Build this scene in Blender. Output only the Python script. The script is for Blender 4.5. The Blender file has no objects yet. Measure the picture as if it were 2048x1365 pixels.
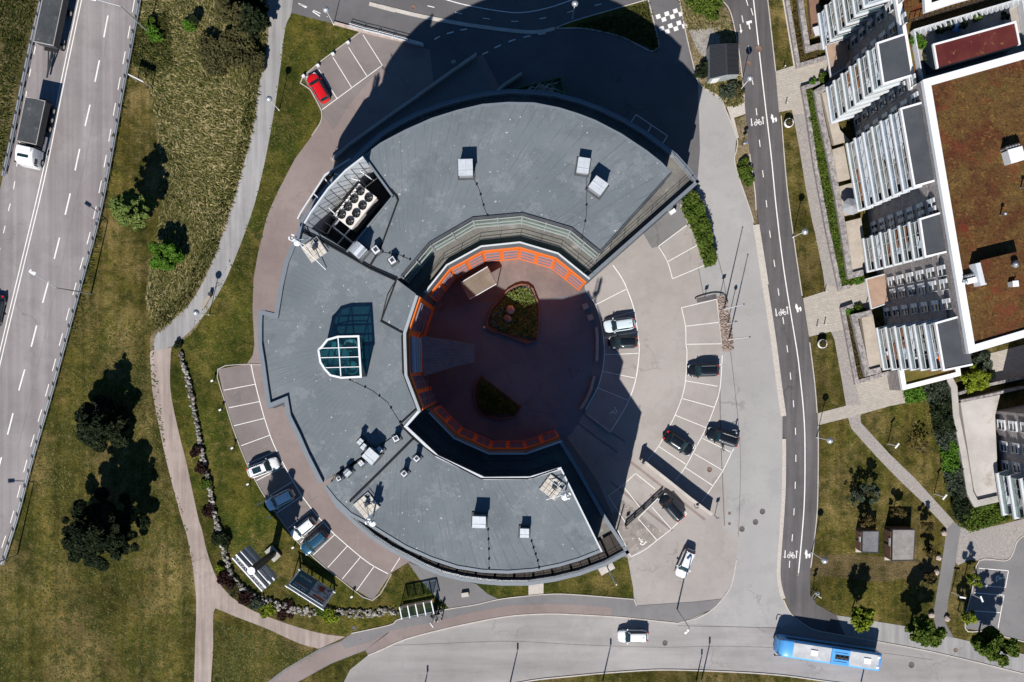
import bpy, bmesh, math, random
import numpy as np
from mathutils import Vector, Matrix
from mathutils.geometry import tessellate_polygon

# ------------------------------------------------------------------ camera, sky, sun, exposure
S = 14.2            # ground pixels (of the 2048-wide photograph) per metre
H = 137.3           # height of the drone over the ground
CX, CY = 1024.0, 728.0   # picture point straight below the drone
FPX = S * H
scene = bpy.context.scene
COL = scene.collection
cam_d = bpy.data.cameras.new("camera"); cam = bpy.data.objects.new("camera", cam_d); COL.objects.link(cam)
cam_d.sensor_width = 36.0; cam_d.lens = 36.0 * FPX / 2048.0
cam_d.shift_y = (CY - 682.5) / 2048.0
cam_d.clip_start = 1.0; cam_d.clip_end = 3000.0
cam.location = (0, 0, H); cam.rotation_euler = (0, 0, 0)
scene.camera = cam
SUN_DIR = Vector((0.222, 0.975, -1.0)).normalized()      # the way the light travels
sd = bpy.data.lights.new("sun", 'SUN'); sun = bpy.data.objects.new("sun", sd); COL.objects.link(sun)
sd.energy = 5.0; sd.angle = math.radians(0.5); sd.color = (1.0, 0.955, 0.90)
sun.rotation_euler = SUN_DIR.to_track_quat('-Z', 'Y').to_euler()
w = bpy.data.worlds.new("World"); scene.world = w; w.use_nodes = True
nt = w.node_tree; bg = nt.nodes['Background']
sky = nt.nodes.new('ShaderNodeTexSky'); sky.sky_type = 'NISHITA'; sky.sun_disc = False
sky.sun_elevation = math.radians(45); sky.sun_rotation = math.radians(194)
sky.air_density = 1.0; sky.dust_density = 0.2; sky.ozone_density = 4.0
mxs = nt.nodes.new('ShaderNodeMix'); mxs.data_type = 'RGBA'; mxs.blend_type = 'MULTIPLY'; mxs.inputs[0].default_value = 1.0
mxs.inputs[7].default_value = (.50, .80, 1.0, 1)        # the cool white balance of the photograph's shade
nt.links.new(sky.outputs[0], mxs.inputs[6]); nt.links.new(mxs.outputs[2], bg.inputs[0]); bg.inputs[1].default_value = 0.058
scene.view_settings.view_transform = 'Standard'; scene.view_settings.look = 'None'
scene.view_settings.exposure = 0.22; scene.view_settings.gamma = 1.0
scene.cycles.max_bounces = 6; scene.cycles.diffuse_bounces = 2; scene.cycles.glossy_bounces = 3
scene.cycles.transmission_bounces = 4; scene.cycles.transparent_max_bounces = 6
scene.cycles.caustics_reflective = False; scene.cycles.caustics_refractive = False

random.seed(7); RNG = np.random.default_rng(7)

# ------------------------------------------------------------------ helpers
def P(px, py, z=0.0):
    k = (1 - z / H) / S
    return ((px - CX) * k, (CY - py) * k, z)
def PX(pts, z=0.0): return [P(a, b, z)[:2] for a, b in pts]

def curve(pts, n=6, closed=False):
    out = []; m = len(pts)
    rng = range(m) if closed else range(m - 1)
    for i in rng:
        p0 = pts[(i-1) % m] if (closed or i > 0) else pts[0]
        p1 = pts[i]; p2 = pts[(i+1) % m]
        p3 = pts[(i+2) % m] if (closed or i + 2 < m) else pts[-1]
        for j in range(n):
            t = j / n
            out.append(tuple(0.5*((2*p1[k]) + (-p0[k]+p2[k])*t + (2*p0[k]-5*p1[k]+4*p2[k]-p3[k])*t*t + (-p0[k]+3*p1[k]-3*p2[k]+p3[k])*t**3) for k in (0,1)))
    if not closed: out.append(pts[-1])
    return out

class MB:
    """collects faces of one mesh"""
    def __init__(s): s.v = []; s.f = []; s.m = []; s.sm = []; s.uv = None
    def add(s, vs, fs, mi=0, smooth=False):
        b = len(s.v); s.v.extend([tuple(v) for v in vs])
        for f in fs: s.f.append(tuple(i + b for i in f)); s.m.append(mi); s.sm.append(smooth)
    def box(s, c, size, rot=0.0, mi=0, tilt=None):
        hx, hy, hz = size[0]/2, size[1]/2, size[2]/2
        cr, sr = math.cos(rot), math.sin(rot)
        vs = []
        for z in (-hz, hz):
            for x, y in ((-hx,-hy),(hx,-hy),(hx,hy),(-hx,hy)):
                vs.append((c[0]+x*cr-y*sr, c[1]+x*sr+y*cr, c[2]+z))
        s.add(vs, [(3,2,1,0),(4,5,6,7),(0,1,5,4),(1,2,6,5),(2,3,7,6),(3,0,4,7)], mi)
    def prism(s, pts, z0, z1, mi=0, top=None, cap=True, bottom=False):
        n = len(pts)
        a = sum(pts[i][0]*pts[(i+1)%n][1]-pts[(i+1)%n][0]*pts[i][1] for i in range(n))
        if a < 0: pts = pts[::-1]
        vs = [(x,y,z0) for x,y in pts] + [(x,y,z1) for x,y in pts]
        s.add(vs, [(i,(i+1)%n,(i+1)%n+n,i+n) for i in range(n)], mi)
        if cap: s.flat(pts, z1, mi if top is None else top)
        if bottom: s.flat(pts, z0, mi, flip=True)
    def flat(s, pts, z, mi=0, flip=False, holes=None):
        loops = [[Vector((x,y,0)) for x,y in pts]]
        for h in (holes or []): loops.append([Vector((x,y,0)) for x,y in h])
        allp = [p for l in loops for p in l]
        tris = tessellate_polygon(loops)
        fs = []
        for t in tris:
            a,b,c = (allp[i] for i in t)
            cr = (b-a).cross(c-a).z
            if abs(cr) < 1e-10: continue
            up = cr > 0
            fs.append(tuple(t) if up != flip else tuple(reversed(t)))
        s.add([(p.x,p.y,z) for p in allp], fs, mi)
    def tube(s, p0, p1, r0, r1=None, n=8, mi=0, cap=True, smooth=True):
        r1 = r0 if r1 is None else r1
        p0 = Vector(p0); p1 = Vector(p1); d = (p1-p0)
        if d.length < 1e-6: return
        q = d.normalized().to_track_quat('Z','Y').to_matrix()
        vs = []
        for p, r in ((p0,r0),(p1,r1)):
            for i in range(n):
                a = 2*math.pi*i/n
                vs.append(p + q @ Vector((r*math.cos(a), r*math.sin(a), 0)))
        fs = [(i,(i+1)%n,(i+1)%n+n,i+n) for i in range(n)]
        s.add(vs, fs, mi, smooth)
        if cap: s.add(vs, [tuple(range(n-1,-1,-1)), tuple(range(n,2*n))], mi)
    def path(s, pts, r, n=6, mi=0):
        for a,b in zip(pts[:-1], pts[1:]): s.tube(a,b,r,n=n,mi=mi)
    def lathe(s, c, prof, n=16, mi=0, smooth=True):
        vs = []
        for r,z in prof:
            for i in range(n):
                a = 2*math.pi*i/n; vs.append((c[0]+r*math.cos(a), c[1]+r*math.sin(a), c[2]+z))
        fs = []
        for j in range(len(prof)-1):
            for i in range(n):
                fs.append((j*n+i, j*n+(i+1)%n, (j+1)*n+(i+1)%n, (j+1)*n+i))
        s.add(vs, fs, mi, smooth)
        s.add(vs[-n:], [tuple(range(n))], mi)
    def ball(s, c, r, n=10, mi=0, sz=1.0, jit=0, rnd=None):
        vs = []; m = n//2+1
        for j in range(m+1):
            t = math.pi*j/m
            for i in range(n):
                a = 2*math.pi*i/n
                k = 1 + (rnd.uniform(-jit,jit) if jit else 0)
                vs.append((c[0]+r*k*math.sin(t)*math.cos(a), c[1]+r*k*math.sin(t)*math.sin(a), c[2]+r*k*sz*math.cos(t)))
        fs = [(j*n+i,(j+1)*n+i,(j+1)*n+(i+1)%n,j*n+(i+1)%n) for j in range(m) for i in range(n)]
        s.add(vs, fs, mi, not jit)
    def wall(s, line, z0, z1, th, mi=0, closed=False, top=None):
        """upright wall of thickness th along a world polyline"""
        L, R = offset(line, th/2, closed), offset(line, -th/2, closed)
        n = len(line); m = n if closed else n-1
        for i in range(m):
            j = (i+1) % n
            a,b,c,d = L[i],L[j],R[j],R[i]
            vs = [(*a,z0),(*b,z0),(*c,z0),(*d,z0),(*a,z1),(*b,z1),(*c,z1),(*d,z1)]
            s.add(vs, [(1,0,4,5),(3,2,6,7)], mi)
            s.add(vs, [(7,6,5,4)], mi if top is None else top)
            if not closed and i == 0: s.add(vs, [(0,3,7,4)], mi)
            if not closed and i == m-1: s.add(vs, [(2,1,5,6)], mi)
    def build(s, name, mats, parent=None, mods=None):
        me = bpy.data.meshes.new(name)
        off = Vector((0,0,0))
        if parent is not None and root_of(parent).get('_w'):
            off = world_loc(parent)
        vs = [(v[0]-off[0], v[1]-off[1], v[2]-off[2]) for v in s.v] if off.length else s.v
        me.from_pydata(vs, [], s.f); 
        if not isinstance(mats, (list,tuple)): mats = [mats]
        for m in mats: me.materials.append(m)
        if len(mats) > 1: me.polygons.foreach_set('material_index', s.m)
        me.polygons.foreach_set('use_smooth', s.sm)
        if s.uv is not None:
            uvl = me.uv_layers.new(name='UVMap')
            li = np.empty(len(me.loops), dtype=np.int32); me.loops.foreach_get('vertex_index', li)
            uvl.data.foreach_set('uv', np.array(s.uv, dtype=np.float32)[li].ravel())
        me.update()
        o = bpy.data.objects.new(name, me); COL.objects.link(o)
        if parent is not None: o.parent = parent
        return o

def root_of(o):
    while o.parent is not None: o = o.parent
    return o
def world_loc(o):
    v = Vector(o.location)
    while o.parent is not None: o = o.parent; v = v + Vector(o.location)
    return v

def offset(line, d, closed=False):
    n = len(line); out = []
    for i in range(n):
        p = line[i]
        a = line[i-1] if (i > 0 or closed) else None
        b = line[(i+1) % n] if (i < n-1 or closed) else None
        def nrm(u, v):
            dx, dy = v[0]-u[0], v[1]-u[1]; l = math.hypot(dx,dy) or 1
            return (-dy/l, dx/l)
        if a is None: nx, ny = nrm(p,b); k = 1
        elif b is None: nx, ny = nrm(a,p); k = 1
        else:
            n1, n2 = nrm(a,p), nrm(p,b)
            nx, ny = n1[0]+n2[0], n1[1]+n2[1]; l = math.hypot(nx,ny) or 1
            nx, ny = nx/l, ny/l
            k = 1/max(0.4, nx*n1[0]+ny*n1[1])
        out.append((p[0]+nx*d*k, p[1]+ny*d*k))
    return out

def tag(o, label=None, cat=None, group=None, kind=None):
    if label: o['label'] = label
    if cat: o['category'] = cat
    if group: o['group'] = group
    if kind: o['kind'] = kind
    return o
def thing(name, label, cat, loc=(0,0,0), rot=0.0, group=None):
    o = bpy.data.objects.new(name, None); COL.objects.link(o)
    o.empty_display_size = 0.5
    o.location = loc; o.rotation_euler = (0,0,rot)
    return tag(o, label, cat, group)
def wthing(name, label, cat, loc, group=None):
    """a thing whose parts are given in world coordinates"""
    o = thing(name, label, cat, loc, 0, group); o['_w'] = 1; return o
def copy_tree(src, loc, rot, label, group=None):
    r = src.copy(); COL.objects.link(r); r.location = loc; r.rotation_euler = (0,0,rot); r['label'] = label
    if group: r['group'] = group
    for ch in list(src.children):
        c = ch.copy(); COL.objects.link(c); c.parent = r
        for g in list(ch.children):
            d = g.copy(); COL.objects.link(d); d.parent = c
    return r
def struct(name, mb, mat): return tag(mb.build(name, mat), kind='structure')
def area(name, pts, z, mat, n=0, closed=True):
    if n: pts = curve(pts, n, True)
    m = MB(); m.flat(PX(pts, z), z); return struct(name, m, mat)
def ribbon_mb(m, pts, wd, z, h=0.0, n=6, mi=0):
    line = PX(curve(pts, n) if n and len(pts) > 2 else pts, z)
    if h: m.wall(line, z-0.05, z+h, wd, mi)
    else:
        L, R = offset(line, wd/2), offset(line, -wd/2); k = len(line)
        m.add([(*p,z) for p in L] + [(*p,z) for p in R], [(i+k,i+1+k,i+1,i) for i in range(k-1)], mi)
def dashes(m, pts, wd, z, on, off, start=0.0, n=8):
    line = PX(curve(pts, n) if len(pts) > 2 else pts, z)
    pos = start; acc = 0; segs = []
    d = [0.0]
    for a,b in zip(line[:-1], line[1:]): d.append(d[-1]+math.hypot(b[0]-a[0], b[1]-a[1]))
    def at(t):
        t = min(max(t,0), d[-1])
        i = max(0, min(len(d)-2, int(np.searchsorted(d, t))-1))
        f = (t-d[i])/max(1e-6, d[i+1]-d[i])
        return (line[i][0]+(line[i+1][0]-line[i][0])*f, line[i][1]+(line[i+1][1]-line[i][1])*f)
    while pos < d[-1]:
        e = min(pos+on, d[-1]); q = [at(pos+(e-pos)*i/3) for i in range(4)]
        L, R = offset(q, wd/2), offset(q, -wd/2)
        m.add([(*p,z) for p in L]+[(*p,z) for p in R], [(i+4,i+5,i+1,i) for i in range(3)])
        pos += on+off

# ------------------------------------------------------------------ materials
def new_mat(name):
    m = bpy.data.materials.new(name); m.use_nodes = True
    t = m.node_tree; b = t.nodes['Principled BSDF']
    return m, t, b
class NT:
    def __init__(s, t, vec=None):
        s.t = t; tc = t.nodes.new('ShaderNodeTexCoord'); s.co = tc.outputs['Object']; s.uv = tc.outputs['UV']
    def noise(s, scale, detail=4, rough=.55, vec=None, dist=0.0):
        n = s.t.nodes.new('ShaderNodeTexNoise'); n.inputs['Scale'].default_value = scale
        n.inputs['Detail'].default_value = detail; n.inputs['Roughness'].default_value = rough
        n.inputs['Distortion'].default_value = dist
        s.t.links.new(vec or s.co, n.inputs['Vector']); return n.outputs['Fac']
    def scaled(s, sc, rot=0.0):
        n = s.t.nodes.new('ShaderNodeMapping'); n.inputs['Scale'].default_value = sc; n.inputs['Rotation'].default_value = (0,0,rot)
        s.t.links.new(s.co, n.inputs[0]); return n.outputs[0]
    def ramp(s, fac, stops, interp='LINEAR'):
        n = s.t.nodes.new('ShaderNodeValToRGB'); cr = n.color_ramp; cr.interpolation = interp
        while len(cr.elements) < len(stops): cr.elements.new(0.5)
        for e,(p,c) in zip(cr.elements, stops):
            e.position = p; e.color = (*c,1) if isinstance(c,(tuple,list)) else (c,c,c,1)
        s.t.links.new(fac, n.inputs[0]); return n.outputs[0]
    def mix(s, a, b, fac, mode='MIX'):
        n = s.t.nodes.new('ShaderNodeMix'); n.data_type = 'RGBA'; n.blend_type = mode
        for i, x in ((0,fac),(6,a),(7,b)):
            if hasattr(x, 'links'): s.t.links.new(x, n.inputs[i])
            elif i == 0: n.inputs[0].default_value = x
            else: n.inputs[i].default_value = (*x,1) if isinstance(x,(tuple,list)) else (x,x,x,1)
        return n.outputs[2]
    def math(s, op, a, b=0.0):
        n = s.t.nodes.new('ShaderNodeMath'); n.operation = op
        for i,x in enumerate((a,b)):
            if hasattr(x,'links'): s.t.links.new(x, n.inputs[i])
            else: n.inputs[i].default_value = x
        return n.outputs[0]
    def bump(s, b, h, strength=.4, dist=.1):
        n = s.t.nodes.new('ShaderNodeBump'); n.inputs['Strength'].default_value = strength; n.inputs['Distance'].default_value = dist
        s.t.links.new(h, n.inputs['Height']); s.t.links.new(n.outputs[0], b.inputs['Normal'])

def surf(name, cols, s1=.12, grain=.25, gs=9.0, rough=.9, bump=0.0, bs=6.0, spec=.3, lo=.35, hi=.65, detail=5, patch=None, metal=0.0):
    """base colour from a ramp over large noise, multiplied by fine grain; patch=(colour, scale, threshold)"""
    m, t, b = new_mat(name); N = NT(t)
    k = len(cols)
    stops = [(lo+(hi-lo)*i/max(1,k-1), c) for i,c in enumerate(cols)]
    c = N.ramp(N.noise(s1, detail, .6), stops) if k > 1 else None
    if c is None: c = N.mix(cols[0], cols[0], 0.0)
    if patch:
        pc, ps, pt = patch
        f = N.ramp(N.noise(ps, 6, .65), [(pt,0.0),(pt+.08,1.0)])
        c = N.mix(c, pc, f)
    g = N.ramp(N.noise(gs, 3, .7), [(.2,1-grain),(.8,1+grain)])
    c = N.mix(c, g, 1.0, 'MULTIPLY')
    t.links.new(c, b.inputs['Base Color'])
    b.inputs['Roughness'].default_value = rough; b.inputs['Specular IOR Level'].default_value = spec
    b.inputs['Metallic'].default_value = metal
    if bump: N.bump(b, N.noise(bs, 4, .7), .8, bump)
    return m
def plain(name, col, rough=.5, metal=0.0, spec=.5, grain=.06, coat=0.0):
    m, t, b = new_mat(name); N = NT(t)
    g = N.ramp(N.noise(1.7, 4, .6), [(.3,1-grain),(.7,1+grain)])
    t.links.new(N.mix(col, g, 1.0, 'MULTIPLY'), b.inputs['Base Color'])
    b.inputs['Roughness'].default_value = rough; b.inputs['Metallic'].default_value = metal
    b.inputs['Specular IOR Level'].default_value = spec; b.inputs['Coat Weight'].default_value = coat
    b.inputs['Coat Roughness'].default_value = .05
    return m
def leafmat(name, c1, c2, c3, ps=.8):
    m, t, b = new_mat(name); N = NT(t)
    g = t.nodes.new('ShaderNodeNewGeometry')
    c = N.ramp(N.math('ADD', N.math('MULTIPLY', g.outputs['Random Per Island'], .55), N.math('MULTIPLY', N.noise(ps,3,.6), .55)), [(.2,c1),(.55,c2),(.9,c3)])
    t.links.new(c, b.inputs['Base Color']); b.inputs['Roughness'].default_value = .8
    b.inputs['Specular IOR Level'].default_value = .08
    return m
def glassmat(name, col, rough=.08, spec=.8):
    m, t, b = new_mat(name); N = NT(t)
    t.links.new(N.ramp(N.noise(.6,2,.5), [(.3,tuple(x*.6 for x in col)),(.7,tuple(x*1.4 for x in col))]), b.inputs['Base Color'])
    b.inputs['Roughness'].default_value = rough; b.inputs['Specular IOR Level'].default_value = spec
    return m

M = {}
M['lawn'] = None
def lawn_mat(name, cols, dry, dthr, s1=.05, rot=0.0, stripes=None):
    m, t, b = new_mat(name); N = NT(t)
    v = N.scaled((1.0, .45, 1.0), rot)
    c = N.ramp(N.noise(s1*3, 7, .74, vec=v), [(.34,cols[0]),(.5,cols[1]),(.64,cols[2])])
    f = N.ramp(N.noise(s1*1.7, 8, .76), [(dthr-.07,0.0),(dthr+.07,.95)])
    c = N.mix(c, dry, f)
    f2 = N.ramp(N.noise(1.0, 5, .75), [(.5,0.0),(.7,.6)])
    c = N.mix(c, tuple(x*1.2 for x in dry), f2)
    f3 = N.ramp(N.noise(.6, 5, .7), [(.36,.75),(.5,0.0)])
    c = N.mix(c, tuple(x*.8 for x in cols[0]), f3)
    if stripes:
        v = N.scaled((stripes[0], .02, 1), stripes[1])
        c = N.mix(c, N.ramp(N.noise(1.0, 3, .6, vec=v), [(.36,.78),(.62,1.2)]), 1.0, 'MULTIPLY')
    c = N.mix(c, N.ramp(N.noise(.11, 5, .65), [(.36,.68),(.64,1.3)]), 1.0, 'MULTIPLY')
    c = N.mix(c, N.ramp(N.noise(4.2, 4, .8), [(.28,.45),(.72,1.55)]), 1.0, 'MULTIPLY')
    t.links.new(c, b.inputs['Base Color']); b.inputs['Roughness'].default_value = .95; b.inputs['Specular IOR Level'].default_value = .12
    N.bump(b, N.noise(3.5, 4, .8), 1.0, .3)
    return m
M['lawn'] = lawn_mat('lawn', [(.033,.043,.007),(.078,.073,.012),(.140,.108,.026)], (.215,.158,.060), .55, stripes=(.9,-.24))
M['lawn_green'] = lawn_mat('lawn_green', [(.028,.047,.006),(.065,.073,.010),(.124,.108,.018)], (.20,.150,.046), .58)
M['meadow'] = lawn_mat('meadow', [(.035,.048,.012),(.085,.080,.024),(.155,.125,.050)], (.23,.18,.09), .50, s1=.08, rot=-.5)
M['dry_soil'] = lawn_mat('dry_soil', [(.12,.10,.045),(.20,.155,.085),(.27,.205,.12)], (.29,.225,.14), .5, s1=.15)
def asphalt(name, col, col2, streak=None, grain=.13, s1=.07):
    m, t, b = new_mat(name); N = NT(t)
    c = N.ramp(N.noise(s1, 6, .65), [(.36,col),(.64,col2)])
    f = N.ramp(N.noise(.45, 5, .7), [(.62,0.0),(.74,.35)])
    c = N.mix(c, tuple(x*.72 for x in col), f)
    f = N.ramp(N.noise(1.1, 5, .75), [(.66,0.0),(.8,.3)])
    c = N.mix(c, tuple(min(1,x*1.25) for x in col2), f)
    vo = t.nodes.new('ShaderNodeTexVoronoi'); vo.feature = 'DISTANCE_TO_EDGE'; vo.inputs['Scale'].default_value = .11
    wv = t.nodes.new('ShaderNodeMix'); wv.data_type = 'VECTOR'; wv.inputs[0].default_value = .25
    nz = t.nodes.new('ShaderNodeTexNoise'); nz.inputs['Scale'].default_value = .5; nz.inputs['Detail'].default_value = 5
    t.links.new(N.co, nz.inputs['Vector']); mv = t.nodes.new('ShaderNodeVectorMath'); mv.operation = 'MULTIPLY_ADD'
    t.links.new(nz.outputs['Color'], mv.inputs[0]); mv.inputs[1].default_value = (5,5,0); t.links.new(N.co, mv.inputs[2]); t.links.new(mv.outputs[0], vo.inputs['Vector'])
    ck = N.math('MULTIPLY', N.ramp(vo.outputs['Distance'], [(0.0,1.0),(.007,1.0),(.012,0.0)]), N.ramp(N.noise(.09,3,.6), [(.53,0.0),(.62,.40)]))
    c = N.mix(c, tuple(x*.45 for x in col), ck)
    f = N.ramp(N.noise(1.9, 3, .5), [(.73,0.0),(.77,.5)]); c = N.mix(c, tuple(x*.5 for x in col), f)
    f = N.ramp(N.noise(.16, 4, .8), [(.40,.30),(.52,0.0)]); c = N.mix(c, tuple(x*.80 for x in col), f)
    if streak:
        v = N.scaled((streak[0], streak[1], 1), streak[2])
        c = N.mix(c, N.ramp(N.noise(1.0, 4, .6, vec=v), [(.34,.80),(.66,1.14)]), 1.0, 'MULTIPLY')
    c = N.mix(c, N.ramp(N.noise(14, 3, .8), [(.25,1-grain),(.75,1+grain)]), 1.0, 'MULTIPLY')
    t.links.new(c, b.inputs['Base Color']); b.inputs['Roughness'].default_value = .9; b.inputs['Specular IOR Level'].default_value = .25
    N.bump(b, N.noise(11, 3, .7), .5, .04)
    return m
M['asph_hwy'] = asphalt('highway_asphalt', (.235,.208,.208), (.30,.275,.272), streak=(.75,.012,-.205))
M['asph_road'] = asphalt('road_asphalt', (.31,.29,.28), (.37,.345,.335), streak=(.03,.28,.06))
M['asph_east'] = asphalt('east_asphalt', (.33,.32,.31), (.385,.37,.36))
M['asph_pink'] = asphalt('pink_asphalt', (.225,.178,.165), (.285,.232,.215))
M['asph_lot'] = asphalt('lot_asphalt', (.325,.293,.272), (.395,.362,.338))
M['court_paving_shade_tint'] = asphalt('court_paving_shade_tint', (.125,.155,.19), (.185,.215,.25), grain=.22)  # grey paving; cool shade mixed into its colour to offset orange bounce
M['asph_west'] = asphalt('west_lot_asphalt', (.185,.16,.152), (.24,.21,.20))
M['asph_dark'] = asphalt('dark_asphalt', (.105,.098,.10), (.135,.125,.127), streak=(1.2,.06,.12))
M['asph_grey'] = asphalt('grey_asphalt', (.17,.165,.165), (.225,.215,.215))
M['asph_path'] = asphalt('path_asphalt', (.30,.29,.285), (.36,.35,.345), streak=(1.2,.06,.35))
M['asph_north'] = asphalt('north_asphalt', (.115,.11,.112), (.15,.145,.146))  # the north road's own darker grey
M['gravel_path'] = asphalt('gravel_path', (.31,.25,.22), (.41,.34,.30), streak=(1.5,.07,.15), grain=.2, s1=.15)
M['court'] = asphalt('court_gravel', (.14,.128,.13), (.235,.20,.185), grain=.25, s1=.12)
M['concrete'] = surf('concrete', [(.36,.34,.31),(.47,.44,.40)], s1=.4, grain=.12, gs=5, patch=((.24,.22,.2),.7,.62))
M['kerb'] = surf('kerb', [(.46,.41,.37),(.56,.52,.47)], s1=.6, grain=.15, gs=4)
M['paint'] = surf('road_paint', [(.74,.72,.68),(.86,.84,.8)], s1=1.2, grain=.12, gs=6, patch=((.45,.43,.41),3.0,.68))
def paver_mat(name, c1, c2, c3, sc=3.0, rot=0.0):
    m, t, b = new_mat(name); N = NT(t)
    br = t.nodes.new('ShaderNodeTexBrick'); br.inputs['Scale'].default_value = sc
    br.inputs['Color1'].default_value = (*c1,1); br.inputs['Color2'].default_value = (*c2,1); br.inputs['Mortar'].default_value = (*[x*.6 for x in c1],1)
    br.inputs['Mortar Size'].default_value = .02; br.inputs['Bias'].default_value = 0.0
    t.links.new(N.scaled((1,1,1), rot), br.inputs['Vector'])
    c = N.mix(br.outputs[0], c3, N.ramp(N.noise(.35,5,.7), [(.45,0.0),(.65,.6)]))
    c = N.mix(c, N.ramp(N.noise(7,3,.7), [(.3,.85),(.7,1.12)]), 1.0, 'MULTIPLY')
    t.links.new(c, b.inputs['Base Color']); b.inputs['Roughness'].default_value = .9
    return m
M['paver'] = paver_mat('paver', (.40,.36,.31), (.50,.45,.39), (.36,.32,.28), 1.1, .16)
M['paver_dark'] = paver_mat('paver_dark', (.27,.25,.24), (.44,.39,.345), (.31,.285,.265), 2.6, .2)
M['paver_light'] = paver_mat('paver_light', (.52,.47,.42), (.60,.55,.49), (.5,.45,.4), 1.2, .3)
M['lattice'] = paver_mat('lattice', (.40,.37,.33), (.10,.09,.07), (.42,.39,.35), 3.0, .78)
M['metal'] = plain('galvanised', (.52,.54,.56), .4, .6)
M['white_metal'] = plain('white_metal', (.78,.79,.80), .4, .0)
M['dark_metal'] = plain('dark_metal', (.035,.038,.042), .5)
M['black'] = plain('black_rubber', (.012,.012,.013), .75, spec=.3)
M['rim'] = plain('rim', (.45,.46,.48), .3, .8)
M['lamp_glass'] = plain('lamp_glass', (.42,.47,.50), .15, spec=.9)
M['rock'] = leafmat('rock', (.07,.065,.055), (.20,.185,.165), (.50,.46,.41), ps=.7)
M['cobble'] = leafmat('cobble', (.16,.12,.10), (.30,.235,.20), (.52,.44,.39), ps=.7)
M['boulder'] = surf('boulder', [(.40,.32,.28),(.55,.46,.41)], s1=1.0, grain=.2, gs=4, bump=.08)
M['wood'] = surf('weathered_wood', [(.36,.31,.25),(.48,.42,.35)], s1=.5, grain=.15, gs=6)
M['brown_wood'] = surf('brown_wood', [(.16,.09,.06),(.24,.14,.095)], s1=.5, grain=.2, gs=5)
M['bark'] = surf('bark', [(.06,.05,.04),(.1,.085,.07)], s1=3, grain=.3, gs=9)
M['leaf_dark'] = leafmat('leaf_dark', (.006,.011,.004), (.014,.022,.009), (.040,.052,.026))
M['leaf_olive'] = leafmat('leaf_olive', (.030,.034,.012), (.065,.062,.024), (.115,.100,.045))
M['leaf_bright'] = leafmat('leaf_bright', (.035,.085,.008), (.065,.145,.014), (.11,.20,.03))
M['leaf_willow'] = leafmat('leaf_willow', (.06,.10,.018), (.12,.17,.04), (.22,.27,.08))
M['leaf_mid'] = leafmat('leaf_mid', (.03,.06,.008), (.065,.105,.014), (.13,.16,.03))
M['leaf_yellow'] = leafmat('leaf_yellow', (.07,.10,.01), (.14,.18,.015), (.24,.28,.03))
M['leaf_grey'] = leafmat('leaf_grey', (.022,.032,.018), (.045,.06,.038), (.085,.10,.07))
M['leaf_red'] = leafmat('leaf_red', (.012,.006,.006), (.03,.014,.012), (.055,.028,.022))
M['leaf_brown'] = leafmat('leaf_brown', (.035,.03,.010), (.07,.052,.018), (.12,.09,.03))
M['tuft'] = leafmat('tuft', (.06,.08,.017), (.20,.18,.062), (.50,.41,.22), ps=.10)
M['tuft_green'] = leafmat('tuft_green', (.03,.045,.010), (.075,.085,.022), (.17,.155,.055), ps=.15)

# ------------------------------------------------------------------ the ground
g = MB(); g.flat([(-320,-320),(320,-320),(320,320),(-320,320)], 0.0); struct('ground', g, M['lawn'])
area('grass', [(418,617),(457,548),(500,437),(524,350),(547,231),(560,141),(571,54),(583,23),(667,47),(722,62),(640,210),(642,246),(570,350),(516,507),(505,622),(509,706),(493,729),(436,739),(449,800),(493,926),(534,1000),(600,1089),(683,1161),(745,1201),(820,1130),(960,1168),(1270,1100),(1268,1199),(1093,1189),(950,1210),(801,1238),(703,1267),(636,1266),(560,1243),(493,1215),(444,1174),(418,1117),(404,1061),(395,1030),(372,923),(356,859),(341,782),(341,718),(345,693)], .006, M['lawn_green'])
area('meadow', [(275,-60),(255,120),(300,180),(330,400),(300,520),(290,600),(318,664),(380,607),(431,509),(477,366),(506,256),(516,180),(534,97),(537,49),(531,-60)], .006, M['meadow'])
area('embankment', [(-260,-60),(-260,900),(0,360),(14,290),(45,150),(80,0),(86,-60)], .006, M['meadow'])
# highway
HL = [(190,-520),(96,-70),(82,0),(60,95),(38,200),(20,290),(6,352),(-40,560),(-90,780),(-170,1100),(-240,1420),(-360,1950)]
HR = [(350,-520),(288,-70),(275,0),(262,75),(240,190),(215,330),(190,450),(160,560),(125,690),(95,800),(60,920),(30,1035),(0,1130),(-70,1420),(-190,1950)]
hl, hr = curve(HL,5), curve(HR,5)
area('highway', hl + hr[::-1], .015, M['asph_hwy'])
m = MB()
DL = [(174,-70),(160,0),(125,165),(88,348),(47,520),(6,690),(-30,850)]
for off_ in (-3.2, 3.2):
    ribbon_mb(m, [(a+off_, b) for a,b in DL], .14, .030)
dashes(m, [(236,-60),(222,0),(200,115),(180,210),(159,300),(140,389),(119,476),(99,555),(77,637),(60,703),(38,780),(15,870),(-20,1000)], .20, .030, 3.1, 3.3, .2)
dashes(m, [(98,-40),(78,60),(52,190),(28,373),(18,417),(8,462),(-20,580)], .13, .030, 1.1, 2.1)
dashes(m, [(a-6,b) for a,b in HR], .12, .030, 1.8, 1.9)
struct('highway_marking', m, M['paint'])
m = MB(); ribbon_mb(m, [(230,-60),(216,60),(196,180),(175,300),(148,420),(121,540),(95,650),(65,780),(35,900)], .06, .024); struct('highway_joint', m, M['asph_grey'])
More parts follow.
